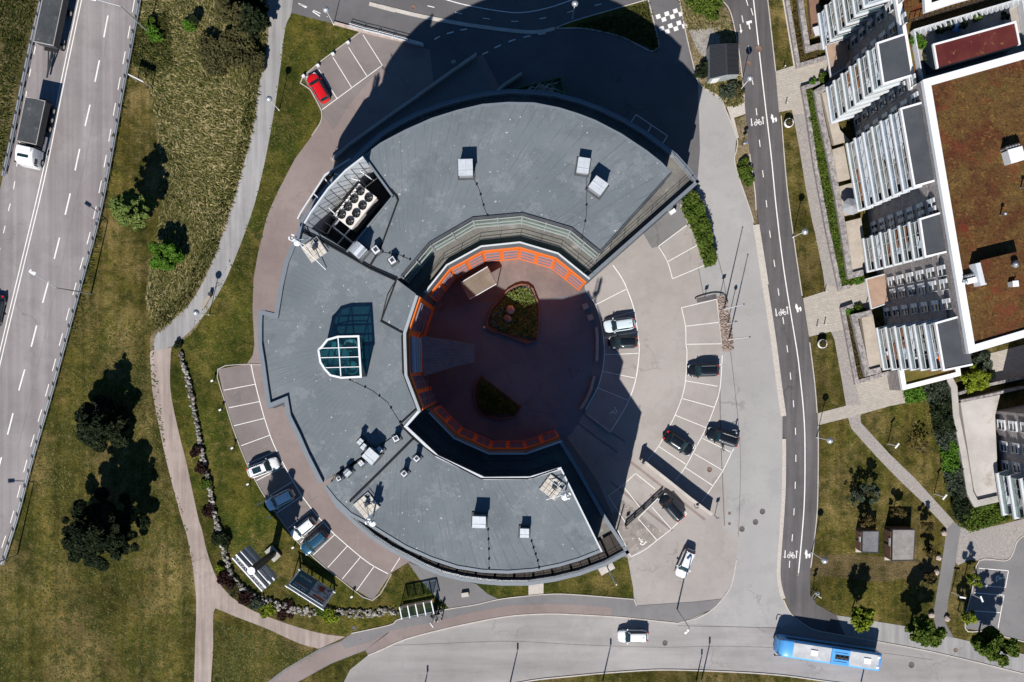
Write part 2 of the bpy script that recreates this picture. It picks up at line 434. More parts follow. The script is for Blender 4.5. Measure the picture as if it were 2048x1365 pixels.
# left cycle path and gravel paths
area('cycle_path', curve([(531,-60),(534,20),(537,49),(534,97),(516,180),(506,256),(482,350),(477,366),(431,509),(380,607),(315,666),(309,703)],4) + curve([(345,693),(359,680),(380,663),(418,617),(457,548),(500,437),(524,350),(547,231),(560,141),(571,54),(583,23),(590,-60)],4), .016, M['asph_path'])
area('path_verge', curve([(526,-60),(529,20),(531,49),(528,97),(509,180),(499,256),(476,350),(470,366),(423,509),(372,607),(307,664),(300,700)],4) + curve([(330,700),(345,690),(390,660),(450,549),(495,437),(518,350),(540,231),(552,141),(560,54),(562,-60)],4), .010, M['dry_soil'])
gl = curve([(302,702),(300,715),(305,783),(318,854),(336,936),(361,1030),(377,1087),(392,1194),(390,1300),(386,1440)],5)
gr = curve([(421,1440),(422,1365),(426,1300),(426,1246),(427,1225)],4) + curve([(431,1217),(482,1238),(534,1258),(598,1287),(639,1298)],4) + curve([(690,1274),(636,1266),(560,1243),(493,1215),(444,1174),(418,1117),(404,1061),(395,1030),(372,923),(356,859),(341,782),(341,718),(343,695)],5)
area('gravel_path', gl+gr, .012, M['gravel_path'])
m = MB()
for a in (gl, gr[:20], gr[10:30], gr[30:]): pass
# asphalt around the round building, and its fore court
RO = [(722,64),(606,154),(621,180),(639,213),(644,228),(641,246),(624,272),(590,318),(557,381),(534,432),(516,507),(507,558),(505,622),(509,690),(505,712),(493,729),(436,739),(449,800),(467,859),(493,926),(513,965),(534,1000),(580,1066),(600,1089),(636,1123),(683,1161),(745,1201),(783,1146),(818,1124),(900,800),(900,500),(860,100)]
area('ring_road', RO, .014, M['asph_pink'])
area('lot_asphalt', [(440,740),(497,731),(508,770),(524,830),(546,888),(570,934),(605,995),(652,1051),(690,1090),(748,1133),(776,1148),(745,1200),(683,1160),(600,1088),(534,999),(493,925),(467,858)], .019, M['asph_west'])
NR = [(531,-90),(534,20),(575,24),(667,48),(722,64),(790,78),(848,92),(850,112),(765,110),(700,200),(660,330),(800,420),(1399,420),(1440,330),(1407,176),(1386,128),(1371,64),(1355,-90)]
area('north_road', NR, .010, M['asph_north'])
area('north_lot', [(722,64),(606,154),(644,228),(666,262),(706,200),(750,150),(766,130),(850,114),(848,93)], .0175, M['asph_west'])
EA = [(1407,176),(1396,164),(1400,300),(1390,420),(1170,560),(1150,860),(1262,1114),(1268,1199),(1273,1212),(1394,1204),(1445,1198),(1422,1222),(1358,1246),(1358,1252),(1600,1256),(1567,1200),(1554,1164),(1553,1136),(1564,986),(1565,900),(1565,835),(1544,680),(1530,564),(1519,504),(1507,448),(1499,417),(1476,350),(1469,318),(1473,274),(1450,218),(1440,196)]
area('east_road', EA, .012, M['asph_east'])
area('forecourt', [(1180,555),(1374,398),(1399,440),(1412,480),(1434,560),(1453,596),(1462,690),(1476,821),(1481,936),(1477,1030),(1476,1074),(1471,1138),(1455,1180),(1445,1198),(1394,1204),(1273,1212),(1255,1115),(1222,1000),(1130,870),(1171,822),(1195,776),(1207,720),(1206,660),(1191,610),(1173,584)], .020, M['asph_lot'])
area('asphalt_patch', [(1440,700),(1460,703),(1470,770),(1478,850),(1481,936),(1477,1030),(1470,1072),(1452,1054),(1449,960),(1445,880),(1441,780)], .024, M['asph_east'])
area('asphalt_patch', [(1285,465),(1355,400),(1376,450),(1317,493),(1304,497)], .024, M['asph_grey'])
area('asphalt_patch', [(1397,537),(1434,516),(1448,560),(1452,592),(1433,592),(1407,590)], .024, M['asph_east'])
area('asphalt_patch', [(1210,1050),(1245,1000),(1330,1070),(1262,1112)], .024, surf('worn_asphalt', [(.20,.18,.165),(.33,.29,.26)], s1=.9, grain=.2, patch=((.55,.52,.48),1.6,.6)))
m = MB()
for a in ([(1222,965),(1345,1062)],[(1262,925),(1410,1040)],[(1300,990),(1320,1003)]): ribbon_mb(m, a, .35, .027, n=0)
struct('asphalt_patch', m, M['asph_pink'])
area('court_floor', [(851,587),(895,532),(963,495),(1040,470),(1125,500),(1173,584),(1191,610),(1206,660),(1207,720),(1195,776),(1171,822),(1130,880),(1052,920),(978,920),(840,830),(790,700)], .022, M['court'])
area('court_paving_shade_tint', curve([(820,640),(900,618),(960,606),(1000,604),(1080,600),(1140,592),(1176,588),(1191,611),(1206,660),(1207,720),(1195,776),(1171,822),(1130,880),(1052,920),(978,920),(840,830),(790,700)],4,True), .0245, M['court_paving_shade_tint'])
area('court_apron', [(1040,850),(1100,850),(1130,866),(1172,824),(1222,865),(1262,960),(1264,1116),(1200,1112),(1090,910)], .0105, M['asph_grey'])
m = MB(); ribbon_mb(m, [(1045,752),(1100,800),(1170,858),(1235,905)], .28, .0275); ribbon_mb(m, [(1062,740),(1118,786),(1188,842),(1250,884)], .28, .0275); struct('court_track', m, M['asph_grey'])
m = MB(); ribbon_mb(m, [(1183,600),(1197,640),(1200,690),(1192,745),(1172,800),(1158,826)], 1.1, .026); struct('court_edge', m, M['asph_grey'])
# south road, pavement
SRt = [(440,1800),(560,1560),(660,1420),(700,1340),(736,1311),(760,1301),(811,1279),(873,1262),(939,1247),(1016,1233),(1093,1228),(1160,1230),(1242,1235),(1319,1243),(1358,1247),(1460,1253),(1560,1256),(1592,1238),(1613,1252),(1637,1262),(1686,1272),(1760,1283),(1864,1304),(1951,1325),(2048,1348),(2200,1388),(2500,1470)]
SRb = [(2500,1580),(2200,1500),(1900,1400),(1660,1364),(1530,1348),(1345,1340),(1242,1344),(1140,1353),(1042,1365),(900,1400),(760,1480),(660,1600),(580,1800)]
area('south_road', SRt+curve(SRb,4), .0165, M['asph_road'])
PT = [(520,1440),(534,1365),(570,1338),(639,1298),(683,1282),(703,1267),(780,1250),(801,1238),(888,1220),(950,1210),(998,1199),(1057,1192),(1093,1189),(1140,1189),(1268,1199),(1273,1212),(1394,1204),(1445,1198)]
PB = [(1422,1220),(1358,1246),(1319,1243),(1242,1235),(1160,1230),(1093,1228),(1016,1233),(939,1247),(873,1262),(811,1279),(736,1311),(731,1301),(662,1328),(595,1365),(545,1420)]
area('pavement', PT+PB, .06, M['asph_grey'])
area('pink_lane', [(780,1262),(873,1243),(945,1225),(1016,1212),(1093,1208),(1160,1210),(1224,1216),(1222,1233)]+[(1160,1229),(1093,1227),(1016,1232),(939,1246),(873,1261),(811,1278),(742,1307),(733,1299)], .064, M['asph_pink'])
area('pink_lane', [(534,1372),(575,1340),(640,1303),(682,1285),(690,1298),(740,1284),(780,1264),(736,1297),(662,1326),(592,1366)], .064, M['asph_pink'])
area('grey_yard', [(815,1124),(870,1147),(953,1169),(975,1188),(998,1199),(950,1210),(900,1218),(873,1195),(840,1160)], .03, M['asph_grey'])
area('paver_path', [(1057,1165),(1087,1165),(1087,1190),(1057,1192)], .03, M['paver_light'])
m = MB(); ribbon_mb(m, [(a,b) for a,b in SRt[4:15]], .16, .0, .12); ribbon_mb(m, SRb, .16, 0, .12)
ribbon_mb(m, [(1358,1246),(1395,1236),(1422,1221),(1445,1198),(1463,1169),(1473,1120)], .14, 0, .08)
ribbon_mb(m, PT[5:15], .12, 0, .10); ribbon_mb(m, [(1268,1199),(1273,1212)], .12, 0, .1)
struct('kerb', m, M['kerb'])
m = MB(); ribbon_mb(m, [(640,1306),(736,1294),(873,1288),(1016,1283),(1160,1290),(1319,1295),(1460,1293),(1660,1300)], .05, .022)
ribbon_mb(m, [(1355,1252),(1460,1254),(1560,1257)], .07, .022); ribbon_mb(m, [(1477,1074),(1481,936),(1477,850),(1461,703)], .06, .028)
ribbon_mb(m, [(1449,1052),(1445,960),(1441,860),(1440,780)], .10, .028); ribbon_mb(m, [(1397,537),(1407,590)], .08, .028); ribbon_mb(m,[(1435,512),(1447,560),(1453,596)],.08,.028)
ribbon_mb(m, [(1864,1320),(1760,1306),(1660,1300)], .05, .022)
struct('road_joint', m, M['asph_dark'])
# cycle track on the east side
TL = [(1430,-70),(1443,0),(1460,23),(1473,77),(1481,128),(1489,205),(1499,308),(1509,378),(1518,450),(1530,534),(1541,610),(1552,690),(1562,770),(1570,834),(1565,835),(1566,875),(1573,877),(1572,916),(1571,986),(1565,1090),(1561,1136),(1563,1169),(1571,1198),(1582,1228),(1597,1242),(1637,1262),(1690,1271),(1673,1231),(1634,1210),(1620,1189),(1621,1136),(1627,1090),(1634,1021),(1636,934),(1634,836),(1629,766),(1619,685),(1599,564),(1587,477),(1573,368),(1558,225),(1551,143),(1540,43),(1535,0),(1528,-70)]
area('cycle_track', TL, .03, M['asph_dark'])
area('light_pavement', [(1673,1231),(1690,1271),(1760,1283),(1864,1304),(1951,1325),(2048,1348),(2200,1388),(2200,1352),(2048,1309),(1951,1286),(1909,1276),(1876,1267),(1812,1253),(1737,1241)], .03, M['asph_path'])
m = MB(); ribbon_mb(m, [(1517,480),(1524,534),(1536,610),(1548,690),(1558,770),(1567,833)], .78, .02, .06, n=4)
ribbon_mb(m, [(1568,878),(1568,916),(1567,986),(1561,1080),(1557,1136),(1559,1169),(1567,1198)], .55, .02, .06, n=4)
struct('kerb_strip', m, M['paver_light'])
m = MB()
for pts in ([(1443,0),(1460,23),(1473,77),(1481,128),(1489,205)],[(1499,308),(1509,378),(1512,420)],[(1535,0),(1540,43),(1551,143)],[(1562,232),(1573,368),(1587,477),(1604,592)],[(1619,685),(1629,766),(1634,826)],[(1636,852),(1636,934),(1634,1021),(1627,1090),(1621,1136)],
            [(1355,-20),(1371,64),(1386,128),(1396,164),(1407,176),(1440,196),(1450,218),(1473,274),(1473,300),(1469,318),(1476,350),(1499,417),(1507,445)],
            [(1109,58),(1140,57),(1178,59),(1242,74),(1290,98),(1305,103),(1315,96),(1317,85),(1294,-10)],[(1109,58),(1140,45),(1190,30),(1294,0)],
            [(1567,1200),(1582,1228),(1613,1252),(1637,1262),(1690,1272),(1864,1304),(2048,1348)],
            [(2048,1071),(2034,1083),(2026,1105),(2018,1118),(2005,1122),(1958,1122),(1944,1180),(1930,1257),(1971,1264),(2048,1284)]):
    ribbon_mb(m, pts, .13, 0, .11, n=4)
struct('kerb', m, M['kerb'])
m = MB(); ribbon_mb(m, [(530,730),(500,729),(493,729),(436,739),(449,800),(467,859),(493,926),(513,965),(534,1000),(580,1066),(600,1089),(636,1123),(683,1161),(745,1201),(783,1148)], .12, 0, .1, n=3)
ribbon_mb(m, [(722,64),(606,154),(621,180),(639,213),(644,228),(641,246),(624,272)], .14, 0, .14, n=3)
struct('kerb', m, M['concrete'])
m = MB(); ribbon_mb(m, [(667,47),(722,62),(780,76),(848,92)], .42, .0, .3, n=3); struct('kerb', m, M['boulder'])
m = MB(); ribbon_mb(m, [(760,13),(837,32),(939,51),(1042,64),(1080,64),(1109,58)], .5, 0, .12, n=5); ribbon_mb(m, [(739,8),(790,22)], .5, 0.02, .13, n=5); struct('kerb', m, M['kerb'])
# painted lines: roads
m = MB()
ribbon_mb(m, [(880,-4),(930,10),(996,22),(1042,25.6),(1093,17),(1145,0)], .13, .036)
dashes(m, [(600,8),(625,20),(655,34)], .13, .036, 1.1, 1.0); dashes(m, [(855,12),(924,28),(983,39),(1042,43),(1104,33),(1170,16),(1230,2)], .12, .036, 1.0, 3.0)
for a,b in (((869,79),(880,73)),((893.6,68),(907,64)),((921,60.5),(934,58.5)),((965,109),(976,104)),((989,96.5),(1002,90)),((1017,84),(1031,79)),((1047,75),(1061,72)),((1076,69),(1091,67)),((597,7),(612,16)),((625,23),(640,33))):
    ribbon_mb(m, [a,b], .16, .036, n=0)
ribbon_mb(m, [(1500,-60),(1507,0),(1517,90),(1530,205),(1542,308),(1552,411),(1565,520),(1577,600),(1593,696),(1599,742),(1608,835),(1610,916),(1608,1017),(1598,1136),(1596,1148)], .15, .036)
for c in ((1513,224,-.12),(1519.5,287,-.12),(1526,348,-.13),(1533,408,-.13),(1540,468.6,-.14),(1548.7,527,-.15),(1557,584.5,-.16),(1566.6,641.5,-.15),(1574.6,698,-.12),(1581,752.6,-.1),(1587,808,-.06),(1591,863,-.04),(1591.7,917,0),(1590.5,971,.03),(1588,1024,.06),(1584.5,1076,.08),(1579,1129,.05),(1505,163,-.2),(1498,99,-.15),(1485,38.5,-.2),(1504,24,-.3),(1494,5,-.3)):
    dx = math.sin(c[2])*7; ribbon_mb(m, [(c[0]+dx,c[1]-7),(c[0]-dx,c[1]+7)], .11, .036, n=0)
# crossing squares
ax, ay = (math.cos(-.32), math.sin(-.32)), (math.sin(.32)*-1*-1, math.cos(.32))
for r0, base in ((0,(1313,42)),(1,(1320,66))):
    for i in range(6):
        for j in range(2):
            if (i+j) % 2 == 0:
                x = base[0]+i*9.0*.95 + j*2.6 - 2; y = base[1]-i*9.0*.31 - 8 + j*8.6 - 3
                q = [(x,y),(x+8.6,y-2.8),(x+11,y+5.4),(x+2.4,y+8.2)]
                m.flat(PX(q), .036)
# markings of the car parks
W_ = .10
def ln(*pts, w=W_, n=0, z=.036): ribbon_mb(m, list(pts), w, z, n=n)
ln((1173,584),(1182,596),(1191,610.5),(1201.5,643),(1207.5,680),(1209,708),(1205,741.5),(1195,776),(1171,820), n=5, w=.13)
ln((1226,531),(1242.6,555),(1254,578.5),(1268,619.5),(1276,673),(1278.5,703),(1272,757),(1258,800.5),(1240,834),(1222,862), n=5, w=.13)
for a,b in (((1191,610),(1254,578)),((1201.5,642.6),(1268,623)),((1208,676),(1274.6,664)),((1209,710),(1278,707)),((1205,743),(1272,757)),((1195,776),(1258,802)),
            ((1317,493),(1374.6,450)),((1335,524),(1394,491)),((1345,558),(1412,530)),((1363,616),(1433,599)),((1371,653),(1439,645)),((1372,689),(1442,688)),((1374.6,726),(1444.6,730)),((1371.5,762),(1435,773)),
            ((1363,797),(1428.5,815)),((1351,831),(1412,855.6)),((1336,862),(1394,894)),((1317,893),(1372,929)),((1405,877),(1463.6,905.6)),((1389,908),(1446,941.5)),((1371,935.6),(1426,972)),
            ((1271,947),(1310.5,978.7)),((1245,971),(1280.5,1016)),((1276,1037),(1314,1081)),((1304,1015),(1342.6,1058.6)),((1323,989),(1374,1028)),((1433.6,599),(1444,690)),((1217,992),(1250,1044.5)),((1235,1060),(1262,1114)),((1276,1037),(1322,991)),
            ((447.6,781),(510,769)),((457.7,816),(519,803.6)),((468,852),(528.7,837)),((482,892),(539,871)),((494,929),(551,903.6)),((513,961.5),(568,934)),((534,995),(584,964)),((554,1026),(603.6,993)),
            ((576,1057),(622,1022)),((600.5,1086),(645,1046)),((626,1111),(669,1070)),((655.6,1135.5),(694.6,1092.7)),((684,1159),(721,1114.5)),((713,1182),(748.5,1133)),((782.6,1143),(800,1116)),
            ((644,220),(764.6,131)),((764.6,131),(726,70)),((734,153),(697,95)),((703.6,176),(666,115)),((673.6,197),(637.7,140)),
            ((1272,229.5),(1335,272)),((1335,272),(1325,288)),((1303,251),(1296,264)),((1272,229.5),(1262,245)),
            ((1958,1137),(2017,1142)),((2017,1142),(2011,1175.7)),((1968,1172),(2011,1175.7)),((1948,1186),(2008,1191)),((2008,1191),(1996,1257)),((1941,1221.5),(2001,1226))):
    ln(a,b)
ln((1317,493),(1335,524),(1345,558), n=4); ln((1363,616),(1371,653),(1372,690),(1374,705.6),(1371,762),(1363,798),(1350,831),(1337,857),(1317,893),(1296,920), n=5)
ln((1444.6,711),(1440,777),(1428.5,816),(1412,857),(1392.6,894),(1371,934),(1350,962), n=5); ln((1468,898),(1463,906),(1446,941.5),(1426,972),(1404,1004), n=5)
ln((1217,992),(1245,971),(1271,947), n=3); ln((1262,1114),(1290,1100),(1314,1081),(1342.6,1058.6),(1374,1028), n=4)
ln((502,728.7),(511,770),(528.7,836),(546.7,888),(570,934),(593,975),(605.6,995),(632.6,1030),(652,1051),(670,1070),(721,1114),(748,1133),(776,1148), n=4, w=.12)
# wheelchair signs
def wheelchair(cx, cy, rot, s):
    def T(x,y):
        c_, s_ = math.cos(rot), math.sin(rot); return (cx+(x*c_-y*s_)*s, cy+(x*s_+y*c_)*s)
    ribbon_mb(m, [T(5*math.cos(a)+0, 5*math.sin(a)+4) for a in [math.radians(x) for x in range(-40,235,25)]], .13, .036, n=2)
    ribbon_mb(m, [T(-1,-6),(T(-1,2)),T(4.5,2.5),T(7,8),T(9,7)], .15, .036, n=0)
    ribbon_mb(m, [T(-1,-2),T(4,-2)], .13, .036, n=0)
    m.flat(PX([T(-1+1.7*math.cos(a),-8.6+1.7*math.sin(a)) for a in [i*math.pi/5 for i in range(10)]]), .036)
wheelchair(1226,824,-1.9,.85); wheelchair(1283,1083,-.6,.85); wheelchair(2000,1157,1.6,.85)
# bicycle, arrows and walkers painted on the cycle track
def track_signs(cx, cy, rot):
    def T(x,y):
        c_, s_ = math.cos(rot), math.sin(rot); return (cx+x*c_-y*s_, cy+x*s_+y*c_)
    def R(p, w=.11): ribbon_mb(m, [T(*q) for q in p], w, .037, n=0)
    for wx in (-5,4):
        pts = [(wx+2.6*math.cos(a), 4+3.6*math.sin(a)) for a in [i*math.pi/6 for i in range(13)]]
        R(pts, .09)
    R([(-5,4),(-2.5,-1),(2.5,-1),(4,4)],.09); R([(-2.5,-1),(0,4),(2.5,-2.5)],.09); R([(-2.5,-1),(-3.4,-4),(-1.8,-4.8)],.09); R([(.8,-3),(3.8,-3)],.12)
    def arrow(x,y0,y1):
        d = 1 if y1 > y0 else -1
        R([(x,y0),(x,y1-3*d)],.13); m.flat(PX([T(x-3,y1-4*d),T(x+3,y1-4*d),T(x,y1)]), .037)
    arrow(-13,-7,9); arrow(10,7,-9)
    m.flat(PX([T(28,-12),T(31,-9),T(31.5,-3),T(34.5,-2.5),T(36,-5),T(37.6,-3),T(38,1.5),T(37,4.6),T(34.5,4.6),T(34,0),T(32,0),T(32,5.5),T(28.5,6.5),T(28,0),T(26,-4)]), .037)
track_signs(1516,243,-.10); track_signs(1565,623,-.13); track_signs(1583,1109,.07)
def arrow2(p): m.flat(PX(p), .037)
arrow2([(1492,44),(1503,41),(1504,47),(1500,46),(1499,50),(1501,59),(1498.5,59),(1497,51),(1495,49),(1494,51)]); arrow2([(1479,49),(1480.6,49),(1483,61),(1485,61),(1482,67.5),(1479,62),(1480.8,61.5)])
struct('road_marking', m, M['paint'])
# ramp, north side
area('garage_ramp', [(951,115),(700,290),(720,310),(800,250),(940,225),(998,174),(965,110)], .022, M['asph_grey'])
area('ramp_threshold', [(950,116),(965,109),(999,173),(985,180)], .026, M['asph_pink'])
# planted triangles and soil in the north-east
area('planting_bed', [(1112,57),(1140,46),(1190,31),(1294,0),(1316,85),(1311,101),(1242,73),(1178,58)], .05, M['lawn_green'])
area('dry_bed', [(1356,-60),(1358,0),(1373,64),(1388,128),(1398,163),(1408,174),(1440,194),(1450,216),(1488,204),(1480,128),(1471,77),(1458,23),(1441,0),(1430,-60)], .02, M['dry_soil'])
area('lattice_paving', [(1378,61),(1422,56),(1440,54),(1440,118),(1415,114),(1404,112),(1392,95)], .03, M['lattice'])
area('concrete_step', [(1450,203),(1460,201),(1466,216),(1489,205),(1492,228),(1468,236),(1478,276),(1474,277)], .03, M['paver_light'])
area('dry_bed', [(1469,240),(1492,230),(1500,308),(1509,378),(1516,448),(1508,448),(1500,417),(1478,350),(1471,318),(1475,285),(1479,276)], .018, M['dry_soil'])
m = MB(); ribbon_mb(m, [(1512,450),(1520,500),(1531,570)], .9, .02, .05, n=3); struct('kerb_strip', m, M['paver_light'])
# paving in front of the apartments
area('plaza', [(1551,143),(1587,132),(1594,130),(1664,112),(1690,150),(1640,172),(1604,175),(1614,230),(1586,230),(1583,220),(1558,225)], .03, M['paver'])
area('footpath', [(1563,-60),(1565,0),(1587,132),(1594,130),(1571,0),(1569,-60)], .035, M['paver_light'])
area('footpath', [(1586,229),(1599,299),(1611,373),(1623,437),(1630,466),(1646,546),(1649,567),(1675,577),(1655,477),(1651,446),(1628,334),(1614,229)], .032, M['paver_dark'])
area('plaza', [(1606,597),(1650,583),(1649,567),(1675,577),(1732,563),(1775,560),(1775,610),(1743,616),(1684,618),(1695,668),(1660,664),(1618,674)], .03, M['paver'])
area('footpath', [(1662,664),(1669,680),(1684,763),(1692,811),(1722,810),(1710,765),(1694,680),(1690,660)], .034, M['paver_dark'])
area('plaza', [(1710,766),(1781,749),(1787,781),(1811,778),(1813,806),(1778,813),(1722,829),(1718,840),(1696,836),(1636,851),(1635,827),(1692,812)], .03, M['paver'])
area('footpath', [(1696,836),(1703,858),(1755,916),(1800,962),(1840,1000),(1894,1058),(1908,1043),(1830,957),(1778,907),(1722,846),(1720,829)], .034, M['paver_dark'])
area('asphalt_path', [(1893,1057),(1908,1043),(1922,1056),(1916,1090),(1909,1136),(1897,1198),(1891,1246),(1908,1277),(1876,1268),(1866,1233),(1873,1189),(1882,1136),(1889,1090)], .032, M['asph_grey'])
area('paved_yard', [(1921,1054),(1942,1062),(2000,1050),(2048,1038),(2200,1005),(2200,1040),(2048,1070),(2034,1083),(2026,1105),(2018,1118),(2005,1122),(1958,1122),(1940,1120),(1916,1131),(1911,1125),(1916,1090)], .031, M['paver_dark'])
area('car_park', [(1958,1122),(2005,1122),(2018,1118),(2026,1105),(2034,1083),(2048,1070),(2200,1035),(2200,1330),(2048,1284),(1971,1264),(1930,1257),(1944,1180)], .033, M['asph_grey'])
area('stone_tiles', [(1717,1056),(1723,1056),(1723,1105),(1711,1105),(1713,1056)], .03, M['paver_light'])
area('stone_tiles', [(1773,1056),(1779,1056),(1781,1121),(1769,1121)], .03, M['paver_light'])
area('dry_grass', [(1622,1112),(1700,1108),(1812,1118),(1880,1126),(1873,1150),(1760,1165),(1621,1150)], .008, lawn_mat('dry_grass', [(.07,.06,.02),(.11,.085,.035),(.15,.11,.05)], (.17,.125,.06), .5))
# gravel bed with the flagpoles
area('gravel_bed', [(1433.6,594),(1449,590),(1454,605),(1459,620),(1464,655),(1467,690),(1465,698),(1459,703),(1445,704),(1442.6,680),(1438,640)], .05, M['cobble'])
m = MB(); rr = random.Random(3)
for _ in range(420):
    t = rr.random(); y = 596+t*104; x = 1436+t*9+rr.random()*(14+8*min(1,t*1.6))
    q = P(x,y); m.ball((q[0],q[1],.08), rr.uniform(.06,.15), 6, jit=.2, rnd=rr)
tag(m.build('cobbles', M['cobble']), kind='stuff')
m = MB(); ribbon_mb(m, [(1391,599),(1393,595),(1420,587),(1438,586),(1450,591),(1455,606)], .12, 0, .18, n=3); struct('kerb', m, M['dark_metal'])
area('soil_bed', [(1394,606),(1393,597),(1432,588),(1434,598)], .03, M['asph_dark'])

# ------------------------------------------------------------------ the ring-shaped office building
ZR, ZT, ZRIM = 22.8, 15.9, 16.9
def roof_material():
    m, t, b = new_mat('roof_felt'); N = NT(t)
    c = N.ramp(N.noise(.10, 6, .65), [(.32,(.130,.150,.166)),(.5,(.153,.175,.190)),(.68,(.182,.202,.215))])
    f = N.ramp(N.noise(.5, 6, .75), [(.6,0.0),(.74,.35)]); c = N.mix(c, (.13,.135,.135), f)
    sp = t.nodes.new('ShaderNodeSeparateXYZ'); t.links.new(N.co, sp.inputs[0])
    x = N.math('SUBTRACT', sp.outputs[0], P(1012,690,ZR)[0]); y = N.math('SUBTRACT', sp.outputs[1], P(1012,690,ZR)[1])
    a = N.math('ARCTAN2', x, y)
    fr = N.math('FRACT', N.math('MULTIPLY', a, 24.5))
    line = N.ramp(fr, [(0.0,1.0),(.09,1.0),(.13,0.0)], 'LINEAR')
    brk = N.ramp(N.noise(.35, 3, .6), [(.42,0.0),(.56,1.0)])
    c = N.mix(c, (.095,.105,.115), N.math('MULTIPLY', N.math('MULTIPLY', line, brk), .5))
    fr2 = N.math('FRACT', N.math('MULTIPLY', a, 49.0))
    l2 = N.ramp(fr2, [(0.42,0.0),(.5,1.0),(.58,0.0)]); b2 = N.ramp(N.noise(.28, 4, .7), [(.57,0.0),(.64,1.0)])
    c = N.mix(c, (.36,.35,.32), N.math('MULTIPLY', N.math('MULTIPLY', l2, b2), .65))
    f = N.ramp(N.noise(.22, 6, .8), [(.53,0.0),(.60,.5),(.66,.1)]); c = N.mix(c, (.245,.262,.27), f)
    f = N.ramp(N.noise(.13, 5, .75), [(.36,.45),(.46,0.0)]); c = N.mix(c, (.105,.117,.126), f)
    f = N.ramp(N.noise(.8, 4, .6, dist=1.5), [(.68,0.0),(.72,.6)]); c = N.mix(c, (.10,.10,.10), f)
    s = N.ramp(N.noise(2.6, 2, .4), [(.735,0.0),(.76,.8)]); c = N.mix(c, (.55,.56,.56), s)
    c = N.mix(c, N.ramp(N.noise(13, 3, .8), [(.25,.86),(.75,1.14)]), 1.0, 'MULTIPLY')
    t.links.new(c, b.inputs['Base Color']); b.inputs['Roughness'].default_value = .8; b.inputs['Specular IOR Level'].default_value = .3
    N.bump(b, N.noise(9, 3, .7), .4, .03)
    return m
M['roof'] = roof_material()
M['roof_edge'] = plain('roof_edge_metal', (.20,.225,.25), .5, .2)
M['felt_dark'] = surf('felt_dark', [(.055,.06,.068),(.09,.095,.10)], s1=.6, grain=.15)
M['terrace'] = surf('terrace_tiles', [(.13,.125,.115),(.21,.20,.18)], s1=.25, grain=.2, gs=3, patch=((.30,.285,.26),.5,.6))
M['terrace_brown'] = surf('terrace_brown', [(.045,.038,.034),(.065,.055,.048)], s1=.8, grain=.2)
M['orange'] = plain('orange_panel', (.80,.165,.014), .5, grain=.05)
M['facade'] = surf('facade_panel', [(.10,.11,.125),(.13,.14,.155)], s1=.3, grain=.08)
M['glass_dark'] = glassmat('glass_dark', (.02,.03,.038))
M['glass_teal'] = glassmat('glass_teal', (.014,.065,.09), .05)
M['glass_green'] = glassmat('glass_green', (.08,.14,.11))
M['win_purple'] = glassmat('window_strip', (.13,.11,.15), .25)
M['pale_edge'] = plain('pale_edge', (.36,.385,.40), .5)
M['mullion'] = plain('mullion', (.33,.35,.35), .5)
M['win_frame'] = plain('window_frame', (.22,.20,.24), .5)
M['white_trim'] = plain('white_trim', (.62,.64,.66), .45)
rb = wthing('ring_office_building', 'large ring-shaped office building with grey felt roofs around an orange-walled courtyard', 'office building', P(860,700,0))

RIM_N = [(597,446),(615,418),(640,385),(668,352),(700,322),(730,292),(760,266),(793,245),(837,223),(880,207),(925,194),(973,184),(1019,179),(1066,181),(1112,186),(1160,199),(1206,216),(1249,237),(1291,262),(1330,291),(1354,309),(1377,335),(1399,364)]
INN_N = [(1178,560),(1160,541),(1115,509),(1039.5,487),(963,495),(895,532),(851,587)]
INN_N = [(1178,560),(1115,509),(1039.5,487),(963,495),(895,532),(851,587)]
RIM_S = [(652,979),(673,1015),(713,1053),(745,1079),(780,1102),(811,1118),(845,1136),(880,1151),(924,1162),(965,1168),(1004,1171),(1057,1171),(1110,1163),(1160,1151),(1212,1132),(1259,1106)]
INN_S = [(1123,881),(1052,906),(978,906),(909,875),(859,824)]
PH_N = [(725,313),(760,286),(786,272),(811,259),(863,236),(914,220),(965,208),(1016,204),(1068,205),(1119,215),(1160,228),(1191,240),(1243,267),(1294,301),(1322,323),(1345,346)]
PHI_N = [(1200,507),(1142,459),(1044.6,430),(946,439),(860,489),(804,555)]
PH_S = [(648,975),(670,1003),(700,1031),(728,1046),(760,1066),(811,1097),(863,1120),(914,1137),(965,1145),(1016,1147),(1068,1143),(1119,1133),(1160,1121),(1205,1103)]
PHI_S = [(1122,934),(1059,953),(969,954),(877,911),(815,853)]
WBo = [(603,446),(590,480),(582.6,494),(570,525),(559.5,571),(550.5,627),(518.5,619.5),(517,650),(517,690),(523.6,731),(528.7,770),(536,818),(570,804),(575,834),(593,870),(611,911),(640,968)]
WBi = [(815,853),(842,822),(815,750.5),(812.6,680),(812.6,667),(837,592.6),(792,558),(695,502)]
def up(pts, z): return PX(pts, z)
# bodies
m = MB()
m.prism(up(RIM_N + INN_N + [(800,640),(700,560)], ZRIM), 0, ZT, 0, cap=False)
m.prism(up(RIM_S + INN_S + [(760,780),(690,900)], ZRIM), 0, ZT, 0, cap=False)
m.build('wall', M['facade'], rb)
m = MB(); m.prism(up(WBo+WBi, ZR), 0, ZR-.02, 0, cap=False); m.build('wall', M['facade'], rb)
m = MB(); m.flat(up(RIM_N + INN_N + [(800,640),(700,560)], ZRIM), ZT); m.build('terrace_floor', M['terrace'], rb)
m = MB(); m.flat(up(RIM_S + INN_S + [(760,780),(690,900)], ZRIM), ZT); m.build('terrace_floor', M['terrace'], rb)
